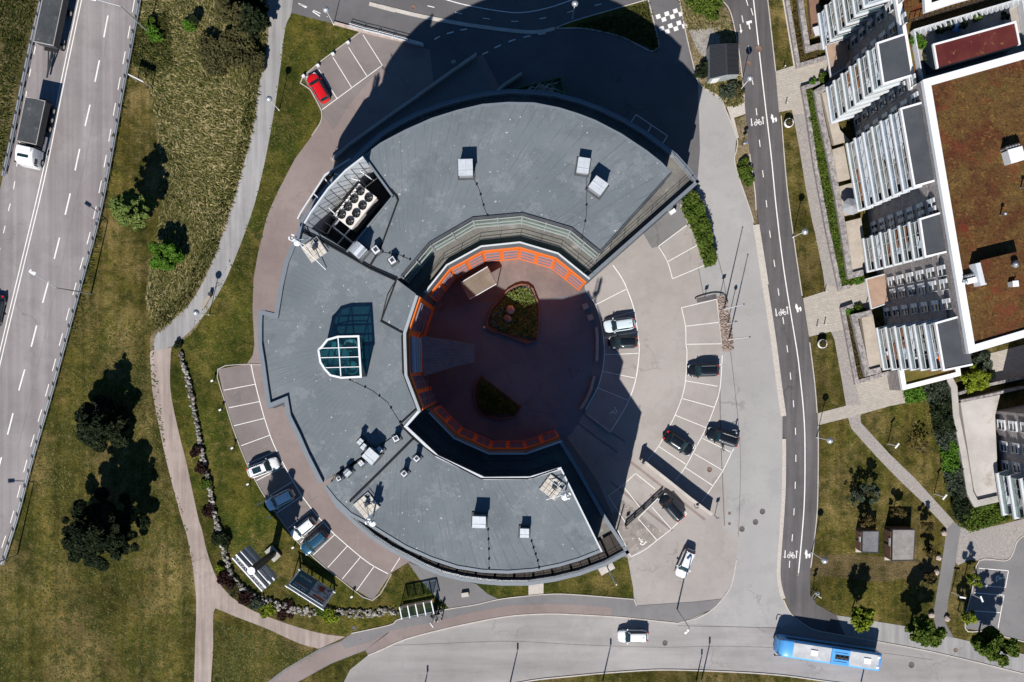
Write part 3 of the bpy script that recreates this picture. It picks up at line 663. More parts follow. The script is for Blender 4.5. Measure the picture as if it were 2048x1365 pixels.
# rims (parapets) with pale caps
def rim(line, z0=ZT-.6, z1=ZRIM, th=.35, inset=.18):
    L = offset(up(line, ZRIM), inset)
    a = MB(); a.wall(L, z0, z1-.08, th); b = MB(); b.wall(L, z1-.08, z1, th+.1)
    p = a.build('parapet', M['facade'], rb); b.build('parapet_cap', M['roof_edge'], p)
    return L
rim(RIM_N[::-1]); rim([(1178,560),(1399,364)]); rim([(1123,881),(1160,941),(1209,1030),(1259,1106)][::-1])
rim(RIM_S)
a = MB(); a.wall(offset(up(INN_N, ZRIM), -.14), ZT-.4, ZRIM-.05, .26); p = a.build('parapet', M['facade'], rb); b = MB(); b.wall(offset(up(INN_N, ZRIM), -.12), ZRIM-.05, ZRIM+.02, .2); b.build('parapet_cap', M['white_trim'], p)
a = MB(); a.wall(offset(up(INN_S, ZRIM), .14), ZT-.4, ZRIM-.05, .26); p = a.build('parapet', M['facade'], rb); b = MB(); b.wall(offset(up(INN_S, ZRIM), .12), ZRIM-.05, ZRIM+.02, .2); b.build('parapet_cap', M['white_trim'], p)
# hand rails on the outer rim
def railing(line, z0, h, mat, name='railing', r=.03, step=2.4, mids=1):
    m = MB(); L = line
    for k in range(mids+1): m.path([(x,y,z0+h*(1-k/(mids+1))) for x,y in L], r, 5)
    for a,b in zip(L[:-1], L[1:]):
        d = math.hypot(b[0]-a[0], b[1]-a[1]); n = max(1, round(d/step))
        for i in range(n+1):
            x = a[0]+(b[0]-a[0])*i/n; y = a[1]+(b[1]-a[1])*i/n
            m.tube((x,y,z0),(x,y,z0+h), r, n=5)
    return m.build(name, mat, rb)
railing(offset(up(RIM_N[3:], ZRIM), -.55), ZT, 1.5, M['metal'], mids=2)
railing(offset(up(RIM_S, ZRIM), .6), ZT, 1.5, M['metal'], mids=2)
railing(offset(up([(1399,364),(1178,560)], ZRIM), -1.1), ZT, 1.1, M['dark_metal'])
railing(offset(up(INN_N, ZRIM), -1.0), ZT, 1.0, M['dark_metal'])
railing(offset(up(INN_S, ZRIM), 1.0), ZT, 1.0, M['dark_metal'])
# penthouses with their roofs
m = MB(); m.prism(up(PH_N+PHI_N+[(792,558),(693,504),(784,394)], ZR), ZT, ZR, 0, cap=False); m.build('penthouse_wall', M['facade'], rb)
m = MB(); m.flat(up(PH_N+PHI_N+[(792,558),(693,504),(784,394)], ZR), ZR); m.build('roof', M['roof'], rb)
m = MB(); m.prism(up(PH_S+PHI_S, ZR), ZT, ZR, 0, cap=False); m.build('penthouse_wall', M['facade'], rb)
m = MB(); m.flat(up(PH_S+PHI_S, ZR), ZR-.004); m.build('roof', M['roof'], rb)
m = MB(); m.flat(up(WBo+WBi, ZR), ZR+.006); m.build('roof', M['roof'], rb)
def edge(line, h=.12, w=.3, mat='roof_edge', inset=.15, z=ZR):
    m = MB(); m.wall(offset(up(line, z), inset), z-.25, z+h, w); return m.build('roof_edge', M[mat], rb)
edge(PH_N[::-1], .08, .22, 'roof_edge'); edge([(1345,346),(1200,507)][::-1], .1, .2, 'felt_dark', .1)
edge(PH_S, .1, .35, 'roof_edge'); edge([(1205,1103),(1122,934)], .12, .18, 'white_trim', .1)
edge(WBo, .45, .5, 'roof_edge', .26); edge(PHI_S+[(842,822)], .2, .3, 'white_trim', .16)
edge([(842,822),(815,750.5),(812.6,680),(812.6,667),(837,592.6)], .25, .34, 'pale_edge', .17)
edge([(1200,507),(1142,459),(1044.6,430),(946,439),(860,489),(804,555)], .15, .25, 'felt_dark', -.1)
edge([(784,394),(693,504)], .35, .2, 'roof_edge', .1); edge([(725,313),(784,394)], .35, .25, 'roof_edge', .1)
# glass front of the north penthouse, facing the court, and its mullions
GL = up(PHI_N, ZR)[::-1]
for a,b in zip(GL[:-1], GL[1:]):
    g1 = MB(); g2 = MB(); L = offset([a,b], -.06)
    g1.wall(L, ZT+.9, ZR-.5, .08)
    n = max(2, round(math.hypot(b[0]-a[0], b[1]-a[1])/2.6))
    gp = g1.build('window_band', M['glass_green'], rb)
    for i in range(n+1):
        q = (a[0]+(b[0]-a[0])*i/n, a[1]+(b[1]-a[1])*i/n); qq = offset([q,(q[0]+(b[0]-a[0]),q[1]+(b[1]-a[1]))], -.14)[0]
        g2.box((qq[0],qq[1],(ZT+ZR)/2), (.12,.18,ZR-ZT-.2), math.atan2(b[1]-a[1], b[0]-a[0]))
    for z in (ZT+.9, ZT+3.4, ZR-.45): g2.wall(offset([a,b], -.14), z-.05, z+.05, .12)
    g2.build('mullions', M['mullion'], gp)
GL = up(PHI_S, ZR)
for a,b in zip(GL[:-1], GL[1:]):
    g1 = MB(); g1.wall(offset([a,b], -.06), ZT+.9, ZR-.7, .08); g1.build('window_band', M['glass_dark'], rb)
# outer terrace of the south wing: dark brown panels with black strips in the gaps
rimw = up(RIM_S, ZRIM); m = MB()
LI = offset(rimw, 3.0); LO = offset(rimw, .45)
def at_line(L, t):
    d = [0]
    for a,b in zip(L[:-1],L[1:]): d.append(d[-1]+math.hypot(b[0]-a[0],b[1]-a[1]))
    t *= d[-1]; i = max(0,min(len(d)-2, int(np.searchsorted(d,t))-1)); f = (t-d[i])/(d[i+1]-d[i])
    return (L[i][0]+(L[i+1][0]-L[i][0])*f, L[i][1]+(L[i+1][1]-L[i][1])*f)
for i in range(34):
    t0, t1 = (i+.03)/34, (i+.97)/34
    if i % 2: t1 = (i+.78)/34
    q = [at_line(LO,t0), at_line(LO,t1), at_line(LI,t1), at_line(LI,t0)]
    m.prism(q, ZT+.35, ZT+.45)
    if i % 2:
        q = [at_line(LO,(i+.78)/34), at_line(LO,(i+.98)/34), at_line(LI,(i+.98)/34), at_line(LI,(i+.78)/34)]; mb = MB(); mb.prism(q, ZT, ZT+.12); mb.build('black_strip', M['black'], rb)
m.build('terrace_panel', M['terrace_brown'], rb)
# orange court front with window strips
def court_front(line, ztop, rows, groups=2, ref=ZRIM):
    W = up(line, ref)
    for a,b in zip(W[:-1], W[1:]):
        L = offset([a,b], -.08); o = MB(); o.wall(L, 0, ztop, .16); po = o.build('facade_panel', M['orange'], rb)
        d = math.hypot(b[0]-a[0], b[1]-a[1]); ang = math.atan2(b[1]-a[1], b[0]-a[0])
        for gi in range(groups):
            u = d*(gi+.5)/groups; hw = min(1.75, d/groups*.36)
            for z0, z1 in rows:
                cx = a[0]+(b[0]-a[0])*u/d; cy = a[1]+(b[1]-a[1])*u/d
                c1 = offset([(cx,cy),(cx+math.cos(ang),cy+math.sin(ang))], -.2)[0]
                wm = MB(); wm.box((c1[0],c1[1],(z0+z1)/2), (hw*2,.1,z1-z0), ang); wi = wm.build('window', M['win_purple'], rb)
                f2 = MB()
                for dz in (z0, z1): f2.box((c1[0],c1[1],dz), (hw*2+.15,.2,.09), ang)
                for dx in (-hw,hw,0): f2.box((c1[0]+dx*math.cos(ang),c1[1]+dx*math.sin(ang),(z0+z1)/2), (.08,.18,z1-z0), ang)
                f2.build('frame', M['win_frame'], wi)
        for z in (4.4, 8.4, 12.2):
            if z < ztop: fr = MB(); fr.wall(offset([a,b], -.18), z-.04, z+.04, .06); fr.build('panel_joint', plainmat_joint, po)
plainmat_joint = plain('panel_joint', (.42,.10,.02), .6)
court_front(INN_N[::-1], 13.2, [(9.7,11.1),(6.3,7.7),(2.9,4.3)])
court_front(INN_S, 13.2, [(9.7,11.1),(6.3,7.7),(2.9,4.3)])
WI = [(842,822),(815,750.5)]
court_front(WI, 21.6, [(17.5,19.6),(13.6,15.8),(9.6,11.8),(5.6,7.8),(1.6,3.8)], 2, ZR)
court_front([(812.6,667),(837,592.6)], 21.6, [(17.5,19.6),(13.6,15.8),(9.6,11.8),(5.6,7.8)], 1, ZR)
court_front([(815,750.5),(812.6,667)], 21.6, [(20.2,20.9)], 1, ZR)
# white louvres over the entrance
a, b = up([(815,747),(812.8,672)], ZR)
for z in (19.2,16.4,13.6,10.8):
    m = MB(); m.wall(offset([a,b], -.35), z, z+.35, .55); m.build('louvre', M['white_trim'], rb)
m = MB(); m.wall(offset([a,b], -.2), 8.0, 20.0, .1); m.build('window_band', M['glass_dark'], rb)
# outer window bands, three storeys
def outer_bands(line, z, ref=ZRIM):
    W = up(line, ref)
    for a,b in zip(W[:-1],W[1:]):
        m = MB(); m.wall(offset([a,b], -.04), z, z+1.9, .08); m.build('window_band', M['glass_dark'], rb)
for z in (1.2, 5.2, 9.2, 13.0):
    outer_bands(RIM_S, z)
for z in (5.2, 9.2):
    W = up(RIM_N[::2], ZRIM)
    for a,b in zip(W[:-1],W[1:]):
        m = MB(); m.wall(offset([a,b], .2), z, z+1.9, .5); m.build('window_band', M['glass_dark'], rb)
W = up(WBo, ZR)
for a,b in zip(W[:-1],W[1:]):
    if math.hypot(b[0]-a[0],b[1]-a[1]) < 1.5: continue
    for z in (1.2, 5.2, 9.2, 13.2, 18.2): m = MB(); m.wall(offset([a,b], -.04), z, z+1.9, .08); m.build('window_strip', M['glass_dark'], rb)
for l_,rf,zz in (([(1399,364),(1178,560)],ZRIM,(1.2,5.2,9.2,13.0)),([(1259,1106),(1123,881)],ZRIM,(1.2,5.2,9.2,13.0)),([(1345,346),(1200,507)],ZR,(18.2,)),([(1205,1103),(1122,934)],ZR,(18.2,))):
    a,b = up(l_, rf)
    a2, b2 = (a[0]+(b[0]-a[0])*.06,a[1]+(b[1]-a[1])*.06),(a[0]+(b[0]-a[0])*.94,a[1]+(b[1]-a[1])*.94)
    for z in zz: m = MB(); m.wall(offset([a2,b2], .0), z, z+1.9, .14); m.build('window_strip', M['glass_dark'], rb)
for L_ in (up(PH_S, ZR),):
    for a,b in zip(L_[:-1],L_[1:]): m = MB(); m.wall(offset([a,b],-.03), ZT+1.2, ZT+3.6, .08); m.build('window_strip', M['glass_dark'], rb)
# entrance canopy
c_ = MB(); q0 = [P(842,672,8.0),P(912,683,5.5),P(912,732,5.5),P(849,752,8.0)]
q1 = [P(912,683,5.5),P(949,690,4.2),P(949,725,4.2),P(912,732,5.5)]
for q in (q0,q1):
    vs = [Vector(v) for v in q]; lo = [v-Vector((0,0,.15)) for v in vs]
    c_.add(vs+lo, [(0,3,2,1),(4,5,6,7),(0,1,5,4),(1,2,6,5),(2,3,7,6),(3,0,4,7)])
cv = c_.build('entrance_canopy', surf('canopy_sheet', [(.10,.14,.19),(.17,.22,.28)], s1=.8, grain=.1, rough=.4), rb)
m = MB()
for i in range(15):
    t = i/14; A = Vector(q0[0]).lerp(Vector(q0[3]),t); B = Vector(q1[1]).lerp(Vector(q1[2]),t); C_ = Vector(q0[1]).lerp(Vector(q0[2]),t)
    m.tube(A+Vector((0,0,.03)),C_+Vector((0,0,.03)),.035,n=4); m.tube(C_+Vector((0,0,.03)),B+Vector((0,0,.03)),.035,n=4)
m.build('seam', M['roof_edge'], cv)
m = MB()
for q in (P(940,695,4.2),P(940,721,4.2)): m.tube((q[0],q[1],0),(q[0],q[1],4.2),.12)
m.build('post', M['dark_metal'], rb)
# pit with the plant room: floor, screens, struts
m = MB(); m.flat(up([(725,313),(784,394),(693,504),(603,446),(630,410),(655,375),(690,338)], ZR), ZT+.06); m.build('plant_floor', M['felt_dark'], rb)
scr = [(607,446),(620,424),(655,376),(690,340),(725,313)]
m = MB(); m.wall(offset(up(scr, 26.4), -.1), ZT, 26.4, .2); sw = m.build('plant_screen', M['white_trim'], rb)
m = MB(); W = up(scr, 26.4); ZQ = 26.4
for i in range(9):
    q = at_line(W, (i+.3)/9); q2 = at_line(offset(W,-2.0), (i+.3)/9)
    m.tube((q[0],q[1],ZQ-.3),(q2[0],q2[1],ZR-.6),.05,n=6); m.tube((q[0],q[1],ZR-2.5),(q2[0],q2[1],ZR-.6),.04,n=6)
m.path([(x,y,ZR-.6) for x,y in offset(W,-2.0)], .07, 6)
m.build('brace', M['dark_metal'], sw)
m = MB(); 
for pa,pb in (((650,358),(672,388)),((668,348),(720,362)),((628,388),(672,430)),((707,333),(748,362))):
    m.tube(P(*pa,ZR-.4),P(*pb,ZR-.6),.07,n=6)
m.build('beam', M['white_trim'], rb)
# raised part of the west roof, drain channels
m = MB(); m.wall(up([(792,563),(762,643),(808,668)], ZR), ZR, ZR+.14, .18); m.wall(up([(795,556),(775,590),(762,643)], ZR), ZR, ZR+.12, .1); m.build('roof_pipe', M['black'], rb)
m = MB(); m.wall(up([(603,464),(650,487),(695,512),(740,538),(792,562)], ZR), ZR, ZR+.2, .16); m.wall(up([(600,458),(650,481),(695,506),(740,533),(795,557)], ZR), ZR, ZR+.15, .12); m.build('roof_pipe', M['black'], rb)
m = MB(); m.wall(up([(740,533),(760,500),(796,402),(793,394),(781,381)], ZR), ZR, ZR+.2, .18); m.build('roof_pipe', M['black'], rb)
m = MB(); m.wall(up([(700,1004),(755,950),(828,877)], ZR), ZR, ZR+.2, .2); m.build('roof_pipe', M['black'], rb)
m = MB(); m.wall(up([(801,850),(828,878),(870,910),(900,925),(962,957),(1055,957),(1066,955),(1115,938)], ZR), ZR, ZR+.2, .16); m.build('roof_pipe', M['black'], rb)
m = MB(); m.wall(up([(804,672),(806,745),(818,778),(834,818),(801,848)], ZR), ZR, ZR+.2, .16); m.build('roof_pipe', M['black'], rb)
rr = random.Random(5)
for l in ([(943,350),(958,378),(968,415),(975,432)],[(1173,345),(1173,372),(1173,430),(1164,476)],[(976,1060),(978,1105),(978,1138)],[(1063,1083),(1068,1100),(1075,1120),(1078,1136)],[(765,505),(799,510),(820,520)],[(700,760),(745,782),(775,805),(800,845)]):
    L = up(l, ZR); m = MB()
    m.path([(x,y,ZR+.04) for x,y in L], .025, 4)
    for i in range(5):
        q = at_line(L, i/4); m.ball((q[0],q[1],ZR+.1), .13, 6)
    m.build('roof_drain', M['black'], rb)
# lower balcony ring in the north-west, fire stair
m = MB(); lw = [(597,446),(611,420),(640,388),(648,358),(654,350)]
m.prism(up([(598,441),(603,432),(640,378),(651,354),(660,352),(668,345),(650,375),(612,430)], 12.5), 0, 12.5); m.build('balcony', M['brown_wood'], rb)
m = MB(); m.wall(up([(595,438),(601,426),(636,372),(650,350),(700,318)], 13.5), 12.3, 13.5, .2); m.build('parapet', M['white_trim'], rb)
# skylight on the west roof
def tinted_glass(name, tint, part):
    m, t, b = new_mat(name); b.inputs['Base Color'].default_value = (.01,.04,.055,1); b.inputs['Roughness'].default_value = .04; b.inputs['Specular IOR Level'].default_value = .9
    tr = t.nodes.new('ShaderNodeBsdfTransparent'); tr.inputs[0].default_value = (*tint,1); mx = t.nodes.new('ShaderNodeMixShader'); mx.inputs[0].default_value = part
    out = t.nodes['Material Output']; t.links.new(b.outputs[0], mx.inputs[1]); t.links.new(tr.outputs[0], mx.inputs[2]); t.links.new(mx.outputs[0], out.inputs[0]); return m
M['sky_glass'] = tinted_glass('skylight_glass', (.45,.80,.85), .62)
sk = [(637,700),(641,725),(650,739),(661,751),(683,756),(722,754),(717,673),(676,674),(655,680),(643,695)]
m = MB(); zs = ZR+4.0
W = up(sk, zs)
m.wall(W+[W[0]], ZR, zs, .12, closed=False); gw = m.build('skylight', M['sky_glass'], rb)
m = MB(); m.flat(W, zs-.1); m.build('glazing', M['sky_glass'], gw)
m = MB(); m.flat(offset(W+[W[0]], .2)[:-1] if False else W, ZR+.03); m.build('well_floor', plain('well_floor', (.012,.035,.05), .4), gw)
for sx_,sy_,r_ in ((668,712,1.7),(700,690,.8),(702,736,.8)):
    q = P(sx_,sy_,ZR+1); m = MB(); m.lathe((q[0],q[1],ZR+.05),[(r_,0),(r_,.5),(r_-.15,.5),(r_-.15,.1),(.05,.1)],20); m.build('well_ring', M['mullion'], gw)
m = MB()
for i in range(len(W)):
    a = W[i]; b_ = W[(i+1)%len(W)]
    m.tube((a[0],a[1],ZR),(a[0],a[1],zs),.08,n=6); m.tube((a[0],a[1],ZR+2),(b_[0],b_[1],ZR+2),.06,n=5)
m.build('frame_post', M['mullion'], gw)
m = MB(); m.wall(W+[W[0]], zs-.15, zs+.12, .22)
for a,b in (((676,674),(682,755)),): m.wall(up([a,b], zs), zs-.1, zs+.06, .11)
for y0,y1,x0,x1 in ((697,695,641,718),(716,714,638,719),(736,734,648,721)): m.wall(up([(x0,y0),(x1,y1)], zs), zs-.1, zs+.05, .09)
m.build('frame', M['white_metal'], gw)

# ------------------------------------------------------------------ equipment standing on the roofs
def rot_px(dx, dy): return math.atan2(-dy, dx)
vent_sheet = plain('vent_sheet', (.60,.63,.66), .45, .2, grain=.12)
def vent(px, py, w, d, h, rot, label, kind='box'):
    q = P(px, py, ZR+h); t = thing('roof_vent', label, 'roof vent', (q[0],q[1],ZR), rot, 'vents and boxes on the ring roof')
    k = (1-(ZR+h)/H)/S; w, d = w*k, d*k
    m = MB(); m.box((0,0,h*.5-.05), (w-.12,d-.12,h-.1)); m.build('housing', M['metal'], t)
    m = MB()
    if kind == 'box':
        m.box((0,0,h-.05), (w,d,.12)); m.box((0,0,h+.03), (.05,d,.05)); m.box((0,-d*.2,h+.03),(w,.04,.04))
    elif kind == 'ridge':
        m.add([(-w/2,-d/2,h-.3),(w/2,-d/2,h-.3),(w/2,d/2,h-.3),(-w/2,d/2,h-.3),(-w/2,0,h+.1),(w/2,0,h+.1)], [(0,1,5,4),(2,3,4,5),(1,2,5),(3,0,4),(3,2,1,0)])
    else:
        for i in range(4):
            a0 = i*math.pi/2
        m.box((0,0,h-.05), (w,d,.1)); m.box((0,0,h+.02), (w*.62,d*.62,.08))
    m.build('lid', vent_sheet if kind != 'grille' else M['white_trim'], t)
    m = MB(); m.box((0,0,.08), (w+.35,d+.35,.16)); m.build('upstand', M['felt_dark'], t)
    if kind == 'grille':
        m = MB(); m.box((0,0,h+.075), (w*.5,d*.5,.05)); m.build('grille', M['dark_metal'], t)
    return t
vent(931,335,29,33,1.9,.03,'tall square silver roof vent alone on the middle of the north roof')
vent(1167,331,24,31,1.3,-.15,'small silver vent box on the north roof, left of a turned one')
vent(1197,371,28,30,2.0,.95,'square silver vent turned diagonally near the right end of the north roof')
vent(715,499,25,27,2.6,.85,'large silver ridged housing at the corner of the open plant pit','ridge')
vent(751,500,13,14,1.2,.65,'small grille vent beside the silver housing near the plant pit','grille')
vent(784,521,12,13,1.2,.6,'small grille vent nearest the courtyard on the north roof','grille')
vent(741,913,27,24,2.2,-.72,'large silver ridged air handling unit on the southwest roof','box')
vent(720,884,12,9,1.6,.85,'small white box unit upper left of the large air handler')
vent(727,894,12,9,1.3,.85,'small white box unit touching the large air handler at its top left')
vent(759,900,7,12,1.4,.7,'narrow white box on the right side of the large air handler')
vent(722,927,9,10,1.0,.7,'low silver duct end on the left side of the large air handler')
vent(791.5,878,11,11,1.2,.5,'small open grille vent close to the courtyard corner of the west roof','grille')
vent(833,918,10,10,1.5,.75,'dark topped grille vent, right one of two beside the black roof pipe','grille')
vent(808,948,10,10,1.5,.75,'pale topped grille vent, left one of two beside the black roof pipe','grille')
vent(694,946,13,13,1.3,.8,'pointed grey vent cowl left of the large air handler','ridge')
vent(677,958,8,8,1.2,.5,'smallest grille vent beside the pointed grey cowl','grille')
vent(958,1045,27,23,2.0,-.03,'wide silver vent in the middle of the south roof')
vent(1049,1067,18,18,1.3,-.02,'small silver vent right of the wide one on the south roof')

# fan unit standing in the pit
q = P(710,413,ZR-1.6); fu = thing('cooling_unit', 'pale cooling unit with eight black fans in the open plant pit', 'cooling unit', (q[0],q[1],ZT+.06), rot_px(48,-60))
m = MB(); kk = (1-(ZR-1.6)/H)/S; Lf, Wf = 80*kk, 44*kk; zt = ZR-1.6-ZT
m.box((0,0,zt/2+.4), (Lf,Wf,zt-1.2)); m.box((0,0,zt-.26), (Lf+.1,Wf+.1,.14)); m.build('housing', plain('unit_white',(.72,.68,.65),.5), fu)
for i in range(4):
    for j in range(2):
        x, y = (i-1.5)*Lf/4, (j-.5)*Wf/2*.96
        m = MB(); m.lathe((x,y,zt-.19), [(.50,0),(.50,.22),(.45,.22),(.45,.1),(.01,.1)], 20); f = m.build('fan', M['black'], fu)
        m = MB(); m.lathe((x,y,zt-.1), [(.13,0),(.13,.22),(.05,.24)], 12)
        for b_ in range(7):
            a = b_*math.tau/7; r0, r1 = .10, .42
            v = [(x+r0*math.cos(a),y+r0*math.sin(a),zt),(x+r1*math.cos(a-.15),y+r1*math.sin(a-.15),zt-.05),(x+r1*math.cos(a+.35),y+r1*math.sin(a+.35),zt+.08),(x+r0*math.cos(a+.6),y+r0*math.sin(a+.6),zt+.06)]
            m.add(v, [(0,1,2,3)])
        m.build('blade', M['dark_metal'], f)
m = MB()
for sx in (-1,1):
    for sy in (-1,1): m.box((sx*Lf*.45, sy*Wf*.42, .5), (.2,.2,1.1))
m.build('leg', M['dark_metal'], fu)
m = MB(); m.path([(-Lf/2,0.6,zt-.6),(-Lf/2-1.2,.6,zt-.6),(-Lf/2-1.2,-2.6,zt-.6),(-Lf/2-3,-2.6,1.0)], .12, 8); m.path([(-Lf/2,-1.0,zt-1.2),(-Lf/2-2.6,-1,zt-1.2),(-Lf/2-2.6,1.5,.8)], .12, 8); m.build('pipe', M['metal'], fu)

def antenna(px, py, rot, label, lean, h):
    q = P(px, py, ZR+.3); t = thing('antenna_mast', label, 'antenna mast', (q[0],q[1],ZR), rot, 'antenna masts weighted with paving slabs')
    m = MB(); rr = random.Random(px)
    for i in range(4):
        for j in range(4):
            if (i,j) in ((3,3),): continue
            m.box(((i-1.5)*.55,(j-1.5)*.55,.22+.0*i), (.50,.50,.12))
    m.build('ballast', surf('slab', [(.5,.45,.38),(.62,.57,.49)], s1=1.5), t)
    m = MB()
    for i in range(5): m.box(((i-2)*.55,0,.13),(.06,2.3,.1)); m.box((0,(i-2)*.55,.18),(2.3,.06,.1))
    m.box((1.15,0,.5),(.06,2.2,.06)); m.build('frame', M['metal'], t)
    m = MB(); bx, by = lean
    m.tube((bx,by,.1),(bx,by,h),.09); m.tube((bx,by,h*.6),(0,0,.3),.045); m.tube((bx,by,h*.6),(bx*.2,-by-1,.3),.045); m.tube((bx,by,h*.45),(-bx*.6,by*.8,.3),.045)
    m.build('pole', M['white_metal'], t)
    for k in range(3):
        a = k*2.1+rot; m = MB(); m.box((bx+.32*math.cos(a),by+.32*math.sin(a),h-.8),(.16,.34,1.7),a); m.build('antenna_panel', M['white_metal'], t)
    m = MB(); m.lathe((bx,by-.45,h*.62), [(.05,0),(.38,.06),(.4,.12),(.02,.13)], 14); m.build('dish', M['white_metal'], t)
    m = MB(); m.box((.2,.1,.55),(.5,.35,.55)); m.build('control_box', M['dark_metal'], t)
antenna(628,500,.6,'antenna mast on slabs at the northwest roof corner by the plant pit',(-.9,1.7),4.2)
antenna(733,1012,.7,'antenna mast on slabs beside the black pipe on the south roof edge',(-.3,-1.5),3.8)
antenna(1105,975,-.65,'antenna mast on slabs at the courtyard tip of the south roof',(1.5,.6),4.6)

# ------------------------------------------------------------------ apartment buildings on the right
ZA, ZB = 23.0, 20.0
def brick_mat(name, c1, c2):
    m, t, b = new_mat(name); N = NT(t)
    v = N.scaled((1.0,1.0,3.2))
    c = N.ramp(N.noise(2.3, 4, .85, vec=v), [(.40,c1),(.5,tuple((x+y)/2 for x,y in zip(c1,c2))),(.60,c2)])
    c = N.mix(c, N.ramp(N.noise(.3,4,.6), [(.35,.88),(.65,1.1)]), 1.0, 'MULTIPLY')
    t.links.new(c, b.inputs['Base Color']); b.inputs['Roughness'].default_value = .9
    return m
M['brick'] = brick_mat('brown_brick', (.15,.13,.128), (.42,.375,.36))
M['gabion'] = brick_mat('stone_wall', (.15,.14,.14), (.42,.38,.36))
def sedum(name, shift=0.0):
    m, t, b = new_mat(name); N = NT(t)
    c = N.ramp(N.noise(.22, 6, .7), [(.3,(.09,.018,.012)),(.45,(.095,.042,.016)),(.56,(.12,.068,.022)),(.7,(.085,.045,.018))])
    f = N.ramp(N.noise(1.3, 6, .88), [(.53-shift,0.0),(.63-shift,.8)]); c = N.mix(c, (.225,.135,.038), f)
    f = N.ramp(N.noise(2.2, 4, .8), [(.38,.7),(.46,0.0)]); c = N.mix(c, (.028,.018,.010), f)
    f = N.ramp(N.noise(.35, 5, .7, dist=.5), [(.6,0.0),(.68,.75)]); c = N.mix(c, (.16,.018,.014), f)
    f = N.ramp(N.noise(.8, 5, .7), [(.62,0.0),(.72,.8)]); c = N.mix(c, (.035,.03,.012), f)
    f = N.ramp(N.noise(.10, 5, .7), [(.56,0.0),(.66,.5)]); c = N.mix(c, (.085,.085,.02), f)
    f = N.ramp(N.noise(.14, 5, .75, dist=1.0), [(.36,.65),(.46,0.0)]); c = N.mix(c, (.16,.035,.02), f)
    c = N.mix(c, N.ramp(N.noise(7, 4, .8), [(.25,.5),(.75,1.5)]), 1.0, 'MULTIPLY')
    t.links.new(c, b.inputs['Base Color']); b.inputs['Roughness'].default_value = .95; b.inputs['Specular IOR Level'].default_value = .15
    N.bump(b, N.noise(5,4,.7), .8, .15)
    return m
M['sedum'] = sedum('sedum_roof'); M['sedum_red'] = surf('sedum_red', [(.085,.012,.012),(.12,.025,.02)], s1=.4, grain=.35, patch=((.2,.13,.035),1.0,.6))
M['sedum_green'] = surf('sedum_green', [(.10,.085,.015),(.16,.12,.03),(.13,.05,.02)], s1=.3, grain=.4)
M['white_roof_trim'] = plain('white_roof_trim', (.80,.80,.80), .6, grain=.04)
M['flat_roof'] = surf('flat_roof', [(.055,.062,.07),(.075,.082,.09)], s1=.5, grain=.12)
M['deck_blue'] = surf('deck_boards', [(.30,.27,.24),(.40,.36,.32)], s1=.8, grain=.12)
M['rail_glass'] = glassmat('rail_glass', (.20,.27,.27), .12)
M['rail_blue'] = glassmat('rail_blue', (.26,.34,.42), .12); M['rail_clear'] = glassmat('rail_clear', (.08,.12,.12), .08)
M['floor_blue'] = surf('balcony_floor_blue', [(.28,.34,.42),(.36,.43,.52)], s1=.6, grain=.1)
M['floor_pale'] = surf('balcony_floor_pale', [(.42,.46,.52),(.52,.56,.62)], s1=.6, grain=.08)
M['floor_brown'] = surf('balcony_floor_wood', [(.13,.06,.03),(.22,.11,.06)], s1=.8, grain=.2)
M['floor_grey'] = surf('balcony_floor_grey', [(.16,.17,.17),(.26,.26,.25)], s1=.6, grain=.15)
M['canopy'] = surf('canopy_copper', [(.33,.22,.16),(.42,.29,.215)], s1=.6, grain=.1)
WX = lambda y: 1846 + (y-160)*.1545      # west wall line, seen at z = ZA
ab = wthing('apartment_block', 'brown brick apartment block with stacked glazed balconies and a red and gold planted roof', 'apartment block', P(1900,400,0))
foot = up([(WX(-260),-260),(WX(708),708),(2060,668),(2420,560),(2320,-260)], ZA)
m = MB(); m.prism(foot, 0, ZB-.4, 0, cap=True); m.build('wall', M['brick'], ab)
mainr = [(1846,160),(1938,708),(2060,672),(2420,560),(2330,40),(2048,103)]
m = MB(); m.prism(up(mainr, ZA), ZB-.5, ZA-.25, 0, cap=False); m.build('wall', M['brick'], ab)
m = MB(); m.flat(up(mainr, ZA), ZA-.35); m.build('planted_roof', M['sedum'], ab)
m = MB(); L = up(mainr+[mainr[0]], ZA); m.wall(offset(up([(1846,160),(1938,708),(2060,672),(2420,560)], ZA), .42), ZA-.7, ZA, .86)
m.wall(offset(up([(2330,40),(2048,103),(1846,160)], ZA), .42), ZA-.7, ZA-.003, .86); m.build('parapet', M['white_roof_trim'], ab)
# lower north part: roof at ZB with a roof house and terrace
nr = [(1796,0),(1826,170),(2048,108),(2330,40),(2300,-220),(1760,-220)]
m = MB(); m.flat(up(nr, ZB), ZB-.38); m.build('planted_roof', M['sedum_green'], ab)
m = MB(); m.wall(offset(up([(1755,-220),(1791,0),(1821,178)], ZB), .36), ZB-.7, ZB+.02, .72); m.build('parapet', M['white_roof_trim'], ab)
m = MB(); m.flat(up([(1802,-40),(1816,60),(2048,-6),(2048,-120)], ZB), ZB-.34); m.build('planted_roof', M['sedum'], ab)
m = MB(); m.flat(up([(1822,66),(2036,3),(2200,-40),(2220,60),(1838,160)], ZB), ZB-.2); m.build('roof_terrace', M['deck_blue'], ab)
m = MB(); m.wall(up([(1838,163),(1821,66),(2035,3),(2050,98)], ZB), ZB-.1, ZB+1.1, .12); fe = m.build('terrace_railing', M['white_trim'], ab)
m = MB(); L = up([(1821,66),(2035,3)], ZB)
for i in range(22):
    q = at_line(L, i/21); m.box((q[0]+.1,q[1]-.35,ZB+.5),(.1,.6,1.3),.3)
m.build('fin', M['white_trim'], fe)
